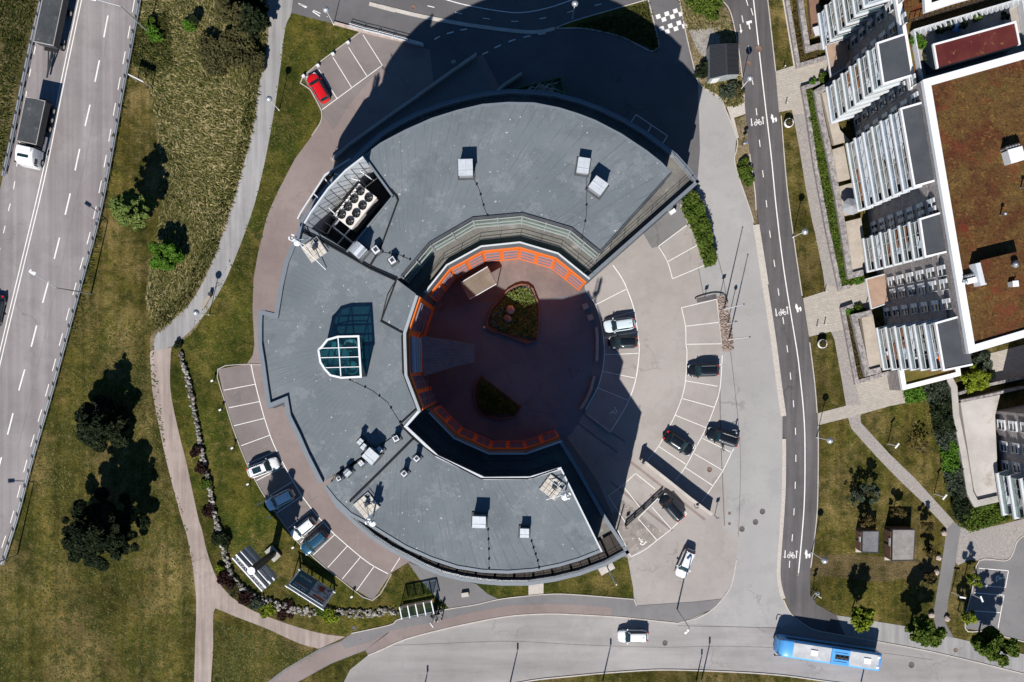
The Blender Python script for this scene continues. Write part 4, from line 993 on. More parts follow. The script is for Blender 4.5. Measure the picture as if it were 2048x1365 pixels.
m = MB(); L = up([(1818,45),(2060,-25)], ZB); m.path([(x,y,ZB+1.1) for x,y in L], .06, 5)
for i in range(24): q = at_line(L, i/23); m.tube((q[0],q[1],ZB-.2),(q[0],q[1],ZB+1.1),.05,n=5)
m.build('railing', M['dark_metal'], ab)
m = MB(); m.prism(up([(1867,90),(2030,45),(2040,89),(1875,136)], ZA), ZB-.3, ZA, 0, top=1); m.build('roof_house', [M['glass_dark'],M['sedum_red']], ab)
m = MB(); m.wall(up([(1875,137),(1867,90),(2030,45),(2039,90)], ZA), ZA-.3, ZA+.1, .22); m.build('roof_edge', M['white_roof_trim'], ab)
m = MB(); m.wall(up([(1854,-30),(1857,15),(1910,-2),(1990,-24)], ZA-.5), ZA-1.2, ZA-.5, .8); m.build('parapet', M['white_roof_trim'], ab)
m = MB(); m.flat(up([(1857,13),(1853,-60),(1990,-90),(1990,-24)], ZA-.6), ZA-.9); m.build('planted_roof', M['sedum_red'], ab)
# balconies: three storey-high stacks plus one at the top edge
ST = [([(1736,-84),(1780,-97),(1791,-18),(1748,-5)], 'a'), ([(1755,87),(1797,73),(1810,155),(1767,168)],'b'), ([(1802,218),(1847,205),(1871,361),(1829,373)],'c'), ([(1840,439),(1882,426),(1893,504),(1851,514)],'d'), ([(1872,647),(1914,635),(1932,732),(1888,741)],'e')]
ZS = 21.6
rr = random.Random(11)
for quad, kname in ST:
    A, B, C, D = up(quad, ZS)      # A front-north, B wall-north, C wall-south, D front-south
    B = (B[0]+.9*(B[0]-A[0])/3, B[1]+.9*(B[1]-A[1])/3); C = (C[0]+.9*(C[0]-D[0])/3, C[1]+.9*(C[1]-D[1])/3)
    m = MB(); m.prism([A,B,C,D], ZS-.45, ZS-.06, 0, bottom=True); r_ = m.build('balcony_roof', M['flat_roof'], ab)
    m = MB(); m.wall([B,A,D,C], ZS-.5, ZS+.05, .22); m.build('roof_edge', M['white_roof_trim'], r_)
    def lp(p,q,t): return (p[0]+(q[0]-p[0])*t, p[1]+(q[1]-p[1])*t)
    nb = max(3, round(math.hypot(A[0]-D[0],A[1]-D[1])/1.9))
    for fl in range(6):
        z = 2.9 + fl*3.1
        fm = ['floor_pale','floor_brown','floor_grey','floor_pale','floor_blue','floor_grey']
        m = MB(); sp_ = rr.uniform(.35,.65); mA, mB = lp(A,D,sp_), lp(B,C,sp_)
        m.prism([A,B,mB,mA], z-.22, z, 0, bottom=True); m.prism([mA,mB,C,D], z-.22, z, 1, bottom=True)
        bal = m.build('balcony', [M[rr.choice(fm)],M[rr.choice(fm)]], ab)
        m = MB(); m.wall([lp(A,B,.95),A,D,lp(D,C,.95)], z-.30, z+.10, .27); m.build('slab_edge', M['white_trim'], bal)
        # glazed rail and screens
        m = MB(); m.wall(offset([lp(A,B,.95),A,D,lp(D,C,.95)], .10), z+.12, z+1.15, .03); m.build('glass_rail', M[rr.choice(['rail_glass','rail_blue','rail_clear'])], bal)
        m = MB(); L = offset([lp(A,B,.95),A,D,lp(D,C,.95)], .10)
        m.path([(x,y,z+1.17) for x,y in L], .05, 5)
        for i in range(nb+1):
            q = lp(L[1],L[2],i/nb); m.box((q[0],q[1],z+1.4),(.06,.06,2.7)); 
            if i in (0,nb) or i == nb//2:
                q2 = lp(lp(B,C,i/nb), q, .0); m.wall([q,q2], z+2.45, z+2.55, .08)
        m.build('glazing_bar', M['white_trim'], bal)
        # sliding glass behind, blinds or furniture
        m = MB(); m.wall([lp(B,C,.06),lp(B,C,.94)], z, z+2.4, .1); m.build('window', M['glass_dark'], bal)
        for _ in range(rr.randrange(1,4)):
            q = lp(lp(A,D,rr.uniform(.1,.9)), lp(B,C,rr.uniform(.1,.9)), rr.uniform(.25,.7))
            m = MB(); c_ = rr.choice(['brown_wood','white_trim','leaf_mid','orange','metal','dark_metal'])
            if c_ == 'leaf_mid':
                for k in range(6): m.ball((q[0]+rr.uniform(-.25,.25),q[1]+rr.uniform(-.25,.25),z+.45+rr.uniform(0,.3)),.2,6,jit=.25,rnd=rr)
                m.build('potted_plant', M[c_], bal)
            else:
                m.box((q[0],q[1],z+.4),(.7,.6,.08),.3); 
                for sx,sy in ((-.28,-.2),(.28,-.2),(.28,.2),(-.28,.2)): m.box((q[0]+sx,q[1]+sy,z+.2),(.06,.06,.4))
                m.box((q[0]+.3,q[1]+.1,z+.65),(.07,.55,.5),.3)
                m.build('chair', M[c_], bal)
# windows in the west wall between the balconies
def wall_pt(ypx, z):
    q = P(WX(ypx), ypx, ZA); return q[0], q[1]
wdir = (wall_pt(300,0)[0]-wall_pt(200,0)[0], wall_pt(300,0)[1]-wall_pt(200,0)[1]); wa = math.atan2(wdir[1], wdir[0])
nx, ny = math.sin(wa), -math.cos(wa)
if nx > 0: nx, ny = -nx, -ny
for yy in (-20, 25, 150, 186, 402, 418, 538, 566, 606):
    for fl in range(7):
        z = 1.0 + fl*3.1
        if z > 20.5 and yy < 160: continue
        x, y = wall_pt(yy, z)
        m = MB(); m.box((x+nx*.06,y+ny*.06,z+.85), (1.25,.14,1.75), wa); wi = m.build('window', M['glass_dark'], ab)
        m = MB(); ca, sa = math.cos(wa), math.sin(wa)
        m.box((x+.62*ca+nx*.12,y+.62*sa+ny*.12,z+.85),(.05,.22,1.8),wa)
        for dz in (-.03,1.0): m.box((x+nx*.12,y+ny*.12,z+dz),(1.3,.22,.05),wa)
        # pale splayed reveal beside the pane
        m.box((x-.42*ca+nx*.1,y-.42*sa+ny*.1,z+.86),(.52,.18,1.74),wa)
        m.build('frame', M['white_trim'], wi)
# low planted roof at the south foot and entrance canopies
m = MB(); m.prism(up([(1797,743),(1804,782),(1922,752),(1916,715),(1850,700)], 4.4), 0, 4.4, 0, top=1); lr = m.build('low_wing', [M['brick'],M['sedum_green']], ab)
m = MB(); m.wall(offset(up([(1797,740),(1804,782),(1922,752),(1919,730)], 4.6), .35), 4.1, 4.75, .62); m.build('parapet', M['white_roof_trim'], lr)
m = MB(); m.prism(up([(1781,746),(1797,742),(1803,781),(1787,781)], .6), 0, .6); m.build('gravel_bed', M['gabion'], ab)
for q in ([(1650,84),(1689,74),(1700,112),(1690,136),(1662,153)],[(1732,559),(1769,549),(1778,606),(1743,618)]):
    m = MB(); m.prism(up(q, 3.4), 3.1, 3.4, 0, bottom=True); cp = m.build('entrance_canopy', M['canopy'], ab)
    m = MB(); m.wall(up([q[1],q[0],q[-1],q[-2]], 3.4), 3.05, 3.46, .14); m.build('edge', M['white_trim'], cp)
    m = MB()
    for a in (q[0],q[-1]): p_ = P(*a,3.4); m.tube((p_[0]+.3,p_[1],0),(p_[0]+.3,p_[1],3.1),.07)
    m.build('post', M['dark_metal'], cp)
# things on that roof
def roofbox(name, label, cat, px, py, w, d, h, rot, z0, mat, fins=0, group=None):
    q = P(px,py,z0+h); t = thing(name, label, cat, (q[0],q[1],z0), rot, group)
    k = (1-(z0+h)/H)/S; m = MB(); m.box((0,0,h/2),(w*k,d*k,h)); m.build('housing', mat, t)
    m = MB(); m.box((0,0,h+.03),(w*k+.12,d*k+.12,.08)); m.build('lid', M['white_roof_trim'] if mat != M['sedum'] else mat, t)
    m = MB()
    for i in range(fins): m.lathe((-w*k*.42+i*w*k*.84/max(1,fins-1), d*k/2+.35, 0), [(.16,0),(.16,h*.8),(.24,h*.82),(.05,h)], 8)
    if fins: m.build('pipe_outlet', M['metal'], t)
    return t
roofbox('roof_vent_unit','white box with rows of steel pipes at the right edge of the planted roof','roof vent',2033,310,28,26,1.6,.27,ZA-.35,M['white_trim'],5)
roofbox('roof_vent_unit','long low white box with a row of seven steel pipes on the planted roof','roof vent',1950,560,33,9,.9,.24,ZA-.35,M['white_trim'],7)
th = roofbox('roof_stair_house','low planted stair house with pale slatted end on the large planted roof','roof house',2003,535,76,44,1.6,.24,ZA-.35,M['sedum'],0)
m = MB(); k = (1-(ZA+1.2)/H)/S; m.box((-76*k/2-.3,-.2,.8),(.7,46*k,1.66)); m.build('slatted_end', M['white_trim'], th)
roofbox('roof_vent_unit','small white cube vent alone south of the stair house','roof vent',2031,568,10,10,1.2,.1,ZA-.35,M['white_trim'],0)
q = P(2026,530,ZA+1.4); t = thing('roof_cowl','steel pipe cowl on top of the planted stair house','vent pipe',(q[0],q[1],ZA+1.3)); m = MB(); m.lathe((0,0,0),[(.25,0),(.25,.7),(.45,.75),(.1,1.0)],10); m.build('cowl', M['metal'], t)
for i,(px,py,lb) in enumerate([(2003,430,'thin vent pipe near the right edge of the planted roof'),(2044,375,'thin vent pipe at the far right edge of the planted roof'),(1925,565,'short vent pipe at the left end of the long white pipe box')]):
    q = P(px,py,ZA); t = thing('vent_pipe',lb,'vent pipe',(q[0],q[1],ZA-.35),0,'vent pipes on the planted roof'); m = MB(); m.lathe((0,0,0),[(.09,0),(.09,1.2),(.2,1.2),(.2,1.35),(.03,1.45)],8); m.build('pipe', M['metal'], t)
# terraces and garden walls in front of the block
def wallthing(name, label, cat, pts, h, th, mat, z=0.0, group=None, cap=None):
    t = wthing(name, label, cat, P(pts[0][0],pts[0][1],0), group)
    m = MB(); m.wall(up(pts, h), z, h, th); w_ = m.build('wall', mat, t)
    if cap: c_ = MB(); c_.wall(up(pts,h), h+.002, h+.06, th+.08); c_.build('capping', cap, t)
    return t
GW = 'stone garden walls before the apartments'
wallthing('garden_wall','low stone wall along the northern stretch of the paved path','garden wall',[(1569,-60),(1575,0),(1597,131),(1652,115)],.7,.55,M['gabion'],group=GW)
wallthing('garden_wall','low stone wall beside the long middle stretch of the paved path','garden wall',[(1640,166),(1607,176),(1617,232),(1632,334),(1657,466),(1681,578),(1700,573)],.7,.55,M['gabion'],group=GW)
wallthing('garden_wall','low stone wall beside the southern stretch of the paved path','garden wall',[(1706,612),(1686,619),(1700,692),(1714,765),(1782,745)],.7,.55,M['gabion'],group=GW)
wallthing('terrace_wall','stone terrace wall around the northernmost wooden deck','garden wall',[(1598,-40),(1604,20),(1616,98),(1652,88)],1.3,.7,M['gabion'],group=GW)
wallthing('terrace_wall','long stone terrace wall before the two middle wooden decks','garden wall',[(1665,166),(1634,184),(1642,230),(1660,310),(1674,385),(1687,460),(1701,552),(1728,545)],1.3,.8,M['gabion'],group=GW)
wallthing('terrace_wall','stone terrace wall around the southernmost wooden deck','garden wall',[(1744,626),(1709,634),(1722,690),(1735,747),(1762,740)],1.3,.8,M['gabion'],group=GW)
for i,(q,mt,lb) in enumerate([([(1612,-60),(1634,-60),(1645,62),(1624,68)],'brown_wood','dark brown wooden deck at the northern corner of the block'),
    ([(1643,186),(1662,182),(1680,260),(1700,282),(1668,290)],'wood','pale wooden deck narrowing under the second balcony stack'),
    ([(1664,300),(1688,292),(1700,358),(1676,364)],'wood','pale wooden deck with pots under the third balcony stack, north half'),
    ([(1677,374),(1704,366),(1716,426),(1688,432)],'wood','pale wooden deck with parasol under the third balcony stack, south half'),
    ([(1691,444),(1722,436),(1738,544),(1706,548)],'wood','large pale wooden deck beside the fourth balcony stack'),
    ([(1723,636),(1746,630),(1765,736),(1738,740)],'wood','pale wooden deck below the southernmost balcony stack')]):
    t = wthing('terrace_deck', lb, 'deck', P(*q[0],0), 'wooden decks before the apartments')
    m = MB(); m.prism(up(q,.9), 0, .9); m.build('boards', M[mt], t)
m = MB()
for px,py,rt in ((1632,66,.3),(1669,190,.3),(1716,536,.5)):
    q = P(px,py,1.0)
t = thing('garden_table','white garden table with chairs on the dark brown deck','garden table',(*P(1631,66,.9)[:2],.9),.3)
m = MB(); m.box((0,0,.72),(.9,1.3,.05)); m.build('table_top', M['white_trim'], t)
for sx in (-.4,.4):
    for sy in (-.55,.55): m = MB(); m.box((sx,sy,.36),(.05,.05,.7)); m.build('leg', M['white_trim'], t)
t = thing('parasol','closed pale parasol and dark table at the middle deck','parasol',(*P(1692,418,.9)[:2],.9),.3)
m = MB(); m.lathe((0,0,.7),[(1.2,1.2),(.6,1.5),(.03,1.8)],8,smooth=False); m.build('canvas', plain('canvas_grey',(.3,.31,.33),.9), t); m = MB(); m.tube((0,0,0),(0,0,2.2),.04); m.build('pole', M['metal'], t)

# second brick building at the right edge
ab2 = wthing('brick_house', 'brown brick building with white framed windows at the lower right edge', 'apartment block', P(2040,900,0))
f2 = [(1987,822),(2000,940),(2010,985),(2200,945),(2200,780)]
W2 = PX(f2, 0)
m = MB(); m.prism(W2, 0, 19.0, 0, top=1); m.build('wall', [M['brick'],M['sedum']], ab2)
a_, b_ = W2[0], W2[1]; wa2 = math.atan2(b_[1]-a_[1], b_[0]-a_[0])
n2 = (math.sin(wa2), -math.cos(wa2)); n2 = n2 if n2[0] < 0 else (-n2[0],-n2[1])
for u in (.22,.58,.9):
    for fl in range(6):
        z = 1.2+fl*3.1; x = a_[0]+(b_[0]-a_[0])*u; y = a_[1]+(b_[1]-a_[1])*u
        m = MB(); m.box((x+n2[0]*.06,y+n2[1]*.06,z+.85),(1.3,.14,1.75),wa2); wi = m.build('window', M['glass_dark'], ab2)
        m = MB(); ca, sa = math.cos(wa2), math.sin(wa2)
        for dx in (-.68,.68): m.box((x+dx*ca+n2[0]*.12,y+dx*sa+n2[1]*.12,z+.85),(.1,.26,1.85),wa2)
        for dz in (-.05,1.0,1.78): m.box((x+n2[0]*.12,y+n2[1]*.12,z+dz),(1.4,.26,.09),wa2)
        m.box((x-.5*ca+n2[0]*.1,y-.5*sa+n2[1]*.1,z+.86),(.42,.16,1.7),wa2); m.build('frame', M['white_trim'], wi)
A,B,C,D = PX([(1975,945),(2012,935),(2024,1012),(1987,1022)],0)
for fl in range(6):
    z = 2.9+fl*3.1
    m = MB(); m.prism([A,B,C,D], z-.22, z, 0, bottom=True); bal = m.build('balcony', [M['floor_pale'],M['floor_grey'],M['floor_grey']][fl%3], ab2)
    m = MB(); m.wall([B,A,D,C], z-.32, z+.12, .42); m.build('slab_edge', M['white_trim'], bal)
    m = MB(); L = offset([B,A,D,C], .1); m.wall(L, z+.12, z+1.15, .03); m.build('glass_rail', M['rail_glass'], bal)
    m = MB()
    for i in range(5): q = (L[1][0]+(L[2][0]-L[1][0])*i/4, L[1][1]+(L[2][1]-L[1][1])*i/4); m.box((q[0],q[1],z+1.4),(.06,.06,2.7))
    m.build('glazing_bar', M['white_trim'], bal)
t = wthing('roof_deck', 'broad pale boarded deck beside the lower brick building', 'deck', P(1950,900,0)); m = MB(); m.prism(up([(1921,806),(2000,790),(1990,832),(1996,960),(1998,990),(1951,1000)], 1.6), 0, 1.6); m.build('boards', surf('pale_boards',[(.40,.37,.34),(.52,.49,.46)],s1=.25,grain=.12,patch=((.33,.28,.23),.15,.6)), t)
wallthing('deck_wall','tall curved stone wall running down beside the broad pale deck','garden wall',[(1899,757),(1908,775),(1912,830),(1928,910),(1940,985),(1952,1008),(1996,998)],2.0,.8,M['gabion'],cap=M['concrete'])
wallthing('deck_wall','stone wall with grass strip north of the broad pale deck','garden wall',[(1918,788),(1960,774),(2048,755),(2150,735)],1.4,.4,M['gabion'])
wallthing('deck_wall','stone wall between the grass strip and the deck','garden wall',[(1922,803),(1970,793),(2048,775)],1.6,.35,M['gabion'])
area('boarded_yard', [(1970,710),(2048,690),(2200,650),(2200,740),(2048,752),(1975,768)], .05, M['paver'])

for i,(px,py,c_,lb) in enumerate(((1880,60,'leaf_dark','dark potted shrub on the upper roof terrace, leftmost'),(1900,53,'leaf_grey','dark potted shrub on the upper roof terrace, second'),(1925,50,'leaf_dark','dark potted shrub on the upper roof terrace, third'),(1955,36,'leaf_mid','potted shrub with yellow top on the upper roof terrace'),(2012,32,'leaf_dark','dark potted shrub on the upper roof terrace, rightmost'),(1856,112,'leaf_dark','dark potted shrub west of the red roof house'))):
    q = P(px,py,ZB+.6); t = thing('potted_shrub', lb, 'potted plant', (q[0],q[1],ZB-.2), 0, 'potted shrubs on the roof terrace')
    m = MB(); m.lathe((0,0,0),[(.25,0),(.35,.5),(.3,.5),(.05,.45)],12); m.build('pot', M['dark_metal'], t); rq = random.Random(i); m = MB()
    for k in range(9): m.ball((rq.uniform(-.35,.35),rq.uniform(-.35,.35),.7+rq.uniform(0,.4)),.26,6,jit=.3,rnd=rq)
    m.build('foliage', M[c_], t)
q = P(1914,54,ZB+.6); t = thing('round_table','round blue table among the shrubs of the roof terrace','table',(q[0],q[1],ZB-.2)); m = MB(); m.lathe((0,0,.7),[(.6,0),(.6,.05),(.05,.06)],20); m.build('table_top', plain('blue_top',(.12,.30,.55),.5), t); m = MB(); m.tube((0,0,0),(0,0,.7),.06); m.build('leg', M['metal'], t)

# ------------------------------------------------------------------ cars
def carpaint(name, col, metal=0.0):
    m, t, b = new_mat(name); b.inputs['Base Color'].default_value = (*col,1); b.inputs['Roughness'].default_value = .3
    b.inputs['Metallic'].default_value = metal; b.inputs['Coat Weight'].default_value = .7; b.inputs['Coat Roughness'].default_value = .04
    return m
M['car_glass'] = glassmat('car_glass', (.015,.035,.042), .05, .9)
M['tail'] = plain('tail_light', (.55,.01,.01), .25); M['head'] = plain('head_light', (.62,.66,.68), .15)
M['plastic'] = plain('black_plastic', (.02,.02,.022), .5)
def loft(m, secs, mi=0, smooth=True, capends=True):
    n = len(secs[0]); vs = [p for s_ in secs for p in s_]; fs = []
    for j in range(len(secs)-1):
        for i in range(n-1):
            fs.append((j*n+i, j*n+i+1, (j+1)*n+i+1, (j+1)*n+i))
    m.add(vs, fs, mi, smooth)
    if capends:
        m.add(secs[0], [tuple(range(n))], mi); m.add(secs[-1], [tuple(range(n-1,-1,-1))], mi)
def make_car(name, label, px, py, d, L, Wd, Hh, paint, kind='hatch', group='cars parked around the round building', roofglass=False, rails=False, door=False, z0=0.02):
    q = P(px, py, .8); t = thing(name, label, 'car', (q[0],q[1],z0), math.atan2(-d[1], d[0]), group)
    hb = .92*Hh/1.5*.98                     # belt height
    # plan half width and deck height along x
    def plan(x):
        u = abs(2*x/L); return Wd/2*(1-.42*max(0,(u-.62)/.38)**2.4)
    front, rear = L/2, -L/2
    ws0 = front-L*.235 if kind != 'van' else front-L*.17   # foot of the windscreen
    ws1 = ws0-L*.155
    r1 = rear+L*.10 if kind in ('hatch','suv') else rear+L*.26
    r0 = rear+L*.025 if kind in ('hatch','suv') else rear+L*.145
    def deck(x):
        if x > ws0: u = (x-ws0)/(front-ws0); return hb*(1-.10*u-.22*u**4)
        if x < r0: u = (r0-x)/(r0-rear+1e-6); return hb*(1+.03-.08*u-.18*u**3)
        return hb*(1+.03*(ws0-x)/(ws0-r0))
    xs = [rear, rear+.06, rear+.18, rear+.4] + [rear+L*k for k in (.16,.25,.35,.45,.55,.65,.75,.83,.9)] + [front-.22, front-.08, front]
    secs = []
    for x in xs:
        w_ = plan(x); z = deck(x)
        if x in (rear,front): w_ *= .9; z *= .84
        half = [(.86*w_,.20),(.97*w_,.34),(w_,.52),(.985*w_,z*.80),(.93*w_,z*.955),(.84*w_,z*1.0),(.45*w_,z*1.02),(0,z*1.03)]
        secs.append([(x,-y,zz) for y,zz in half] + [(x,y,zz) for y,zz in half[::-1][1:]])
    m = MB(); loft(m, secs); body = m.build('body', paint, t)
    # glasshouse
    zr = Hh; gx = [(r0+.05,0.0),(r0*.5+r1*.5,.62),(r1,.95),((r1*2+ws1)/3,1.0),((r1+ws1*2)/3,1.0),(ws1,.965),((ws0+ws1)/2,.55),(ws0-.03,0.0)]
    secs = []
    for x,f in gx:
        zb = deck(x)*.97; w0 = plan(x)*.88; z = zb+(zr-zb)*f; w1 = w0-(w0*.20)*f
        half = [(w0,zb),((w0+w1)/2+.02,zb+(z-zb)*.55),(w1+.02,zb+(z-zb)*.93),(w1*.93,z),(w1*.5,z+.015*f),(0,z+.02*f)]
        secs.append([(x,-y,zz) for y,zz in half] + [(x,y,zz) for y,zz in half[::-1][1:]])
    m = MB(); loft(m, secs); m.build('windows', M['car_glass'], t)
    # roof skin with rounded corners
    secs = []
    for k in range(9):
        x = r1+.0+(ws1-.02-r1)*k/8; e = 1 if 0 < k < 8 else .93
        w1 = plan(x)*.88*.80*.97*e; zz = zr+.012
        secs.append([(x,-w1,zz-.05),(x,-w1*.92,zz+.01),(x,-w1*.5,zz+.03),(x,0,zz+.035),(x,w1*.5,zz+.03),(x,w1*.92,zz+.01),(x,w1,zz-.05)])
    m = MB(); loft(m, secs, capends=False); rf = m.build('roof', paint, t)
    m = MB()
    for s_ in (-1,1):
        m.tube((ws1-.02,s_*plan(ws1)*.70,zr-.02),(ws0-.1,s_*plan(ws0)*.86,deck(ws0)-.0),.045,n=6)
        m.tube((r1+.02,s_*plan(r1)*.68,zr-.02),(r0+.08,s_*plan(r0)*.84,deck(r0)-.0),.06,n=6)
    m.build('pillar', paint, t)
    if roofglass: m = MB(); m.box(((r1+ws1)/2-.05,0,zr+.05),((ws1-r1)*.52,Wd*.44,.03)); m.build('sunroof', M['car_glass'], rf)
    if rails:
        for s_ in (-1,1):
            m = MB(); m.path([(r1+.15,s_*Wd*.315,zr+.02),(r1+.25,s_*Wd*.315,zr+.09),(ws1-.25,s_*Wd*.315,zr+.09),(ws1-.12,s_*Wd*.315,zr+.02)],.03,6); m.build('roof_rail', M['rim'], rf)
    m = MB(); m.ball((r1+.35,0,zr+.07),.06,6); m.build('aerial', M['plastic'], rf)
    for sx in (L*.30,-L*.29):
        for s_ in (-1,1):
            m = MB(); y = s_*(Wd/2-.13); m.tube((sx,y-.11,.33),(sx,y+.11,.33),.33,n=18); wh = m.build('wheel', M['black'], t)
            m = MB(); m.tube((sx,y+s_*.112,.33),(sx,y+s_*.125,.33),.21,n=14); m.build('rim', M['rim'], wh)
    for s_ in (-1,1):
        m = MB(); x = front-.30; m.box((x,s_*(plan(x)-.17),deck(x)*.86),(.42,.30,.14),-s_*.5); m.build('headlight', M['head'], t)
        m = MB(); x = rear+.17; m.box((x,s_*(plan(x)-.13),hb*.90),(.26,.28,.22),s_*.35); m.build('tail_light', M['tail'], t)
        m = MB(); x = ws0-.35; m.box((x,s_*(Wd/2+.07),hb*1.03),(.16,.24,.15),s_*.2); m.build('mirror', paint, t)
    m = MB(); m.box((front-.06,0,.42),(.12,Wd*.62,.16)); m.build('grille', M['plastic'], t)
    m = MB(); m.box((ws0-.06,-.25,hb*1.02),(.05,.75,.03),.15); m.box((ws0-.06,.45,hb*1.02),(.05,.7,.03),.15); m.build('wiper', M['plastic'], t)
    if door:
        m = MB(); x0 = -.15; y0 = Wd/2-.02
        dx, dy = -.62, .82
        vs = [(x0,y0,.35),(x0+dx*1.0,y0+dy*1.0,.35),(x0+dx*1.0,y0+dy*1.0,hb),(x0,y0,hb)]
        n_ = (.07*dy,-.07*dx,0)
        m.add(vs+[(v[0]+n_[0],v[1]+n_[1],v[2]) for v in vs], [(0,1,2,3),(7,6,5,4),(0,4,5,1),(1,5,6,2),(2,6,7,3),(3,7,4,0)])
        m.tube((x0,y0-.05,hb),(x0-.1,y0+.0,Hh-.1),.03,n=5); m.tube((x0-.1,y0,Hh-.1),(x0+dx,y0+dy,Hh-.2),.03,n=5); m.tube((x0+dx,y0+dy,Hh-.2),(x0+dx,y0+dy,hb),.03,n=5)
        m.build('open_door', paint, t)
    return t
white = carpaint('paint_white', (.80,.81,.82)); black = carpaint('paint_black', (.006,.008,.011)); red = carpaint('paint_red', (.62,.008,.010))
ltblue = carpaint('paint_light_blue', (.74,.78,.82), .1); dkblue = carpaint('paint_dark_blue', (.012,.075,.14), .3); pale = carpaint('paint_ice', (.60,.70,.73))
make_car('parked_car','bright red hatchback in the left bay of the northwest car park',636,176,(-.51,-.86),4.5,1.74,1.48,red,'hatch')
make_car('parked_car','white car with large black glass roof, northernmost in the western row',526,936,(63,-24),4.6,1.85,1.62,white,'suv',roofglass=True,rails=True)
make_car('parked_car','light blue metallic car in the tower shadow of the western row',560,1000,(-52,27),4.3,1.78,1.45,ltblue,'hatch')
make_car('parked_car','small white hatchback beside the dark blue car',606,1058,(-42,34),3.95,1.7,1.48,white,'hatch')
make_car('parked_car','dark blue car with roof rails, southernmost in the western row',629,1085,(-45,38),4.3,1.82,1.62,dkblue,'suv',rails=True)
make_car('parked_car','pale ice blue hatchback by the courtyard edge',1239,650,(-63,9),4.4,1.8,1.5,pale,'hatch')
make_car('parked_car','black hatchback half in shadow next to the ice blue car',1246,685,(-57,2),4.1,1.78,1.5,black,'hatch')
make_car('parked_car','black estate car alone below the gravel bed',1407,741,(-64,2),4.5,1.82,1.5,black,'hatch',rails=True)
make_car('parked_car','black car with roof rails and open rear door, a person beside it',1445,875,(-65,-21),4.7,1.85,1.66,black,'suv',rails=True,door=True)
make_car('parked_car','black sedan pointing down right between the curved bays',1357,887,(55,36),4.6,1.82,1.44,black,'sedan')
make_car('parked_car','black car in a bay south of the retaining wall',1343,1016,(-.66,-.75),4.4,1.78,1.5,black,'hatch')
make_car('driving_car','white car standing loose on the forecourt south of all bays',1371,1127,(-23,54),4.2,1.78,1.5,white,'hatch','cars out on the roads')
make_car('driving_car','white car driving left on the south road',1266,1273,(-62,0),4.3,1.74,1.6,white,'suv','cars out on the roads')
make_car('driving_car','dark car cut off by the left edge on the highway',-9,624,(-.22,.97),4.9,1.85,1.5,carpaint('paint_navy',(.01,.02,.03)),'sedan','cars out on the roads')

# ------------------------------------------------------------------ truck with trailer
rd = math.atan2(-.979, -.204)
tarp = surf('tarpaulin', [(.045,.05,.054),(.075,.08,.084)], s1=.5, grain=.12, gs=4, patch=((.13,.135,.14),.9,.6))
def wheel(t, x, y, r=.5, w_=.32, s_=1):
    m = MB(); m.tube((x,y-w_/2,r),(x,y+w_/2,r),r,n=20); wh = m.build('wheel', M['black'], t)
    m = MB(); m.tube((x,y+s_*w_/2,r),(x,y+s_*(w_/2+.02),r),r*.55,n=14); m.build('rim', M['rim'], wh)
def load_box(t, x0, x1, wd, z0, z1):
    m = MB(); m.box(((x0+x1)/2,0,(z0+z1)/2),(x1-x0,wd,z1-z0)); bx = m.build('load_box', plain('box_dark',(.05,.055,.06),.6), t)
    m = MB(); secs = []
    for k in range(13):
        x = x0+.05+(x1-x0-.1)*k/12; dz = .03*math.sin(k*1.9); secs.append([(x,-wd/2+.05,z1),(x,-wd/4,z1+.10+dz),(x,0,z1+.14-dz*.5),(x,wd/4,z1+.10+dz*.6),(x,wd/2-.05,z1)])
    loft(m, secs, capends=False); m.build('tarpaulin', tarp, bx)
    m = MB()
    for s_ in (-1,1): m.box(((x0+x1)/2,s_*(wd/2+.02),z1),(x1-x0+.1,.09,.14))
    m.box((x0,0,z1),(.1,wd,.14)); m.box((x1,0,z1),(.1,wd,.14)); m.build('box_rim', M['concrete'], bx)
q = P(62,243,3.4); tk = thing('tipper_truck','tipper truck with white cab and dark covered load box heading down the highway','truck',(q[0],q[1],.02),rd)
load_box(tk, -3.1, 3.0, 2.7, 1.75, 3.4)
m = MB(); m.box((.8,0,1.1),(9.0,.9,.7)); m.box((0,0,1.6),(6,.9,.3)); m.build('chassis', M['plastic'], tk)
for x in (-2.4,-1.1,.2):
    for s_ in (-1,1): wheel(tk, x, s_*1.2, .54, .34, s_)
for s_ in (-1,1): wheel(tk, 5.0, s_*1.12, .52, .34, s_)
def section_box(x, w_, z0, z1, r=.25):
    return [(x,-w_,z0),(x,-w_,z1-r),(x,-w_+r*.3,z1-r*.3),(x,-w_+r,z1),(x,w_-r,z1),(x,w_-r*.3,z1-r*.3),(x,w_,z1-r),(x,w_,z0)]
m = MB(); loft(m, [section_box(3.55,1.22,.7,3.75),section_box(4.6,1.24,.6,3.7),section_box(5.6,1.24,.5,3.25),section_box(6.0,1.20,.5,2.4),section_box(6.1,1.1,.5,1.3)]); cab = m.build('cab', white, tk)
m = MB(); m.add([(5.64,-1.02,3.12),(5.64,1.02,3.12),(6.04,1.06,2.3),(6.04,-1.06,2.3)], [(0,3,2,1)]); m.build('windscreen', M['car_glass'], tk)
for s_ in (-1,1):
    m = MB(); m.box((5.2,s_*1.25,2.35),(.8,.03,.75)); m.build('side_window', M['car_glass'], cab)
    m = MB(); m.box((5.75,s_*1.42,2.4),(.15,.22,.7)); m.build('mirror', M['plastic'], cab)
m = MB(); m.box((4.9,0,3.74),(.35,1.5,.12)); m.build('roof_hatch', M['car_glass'], cab)
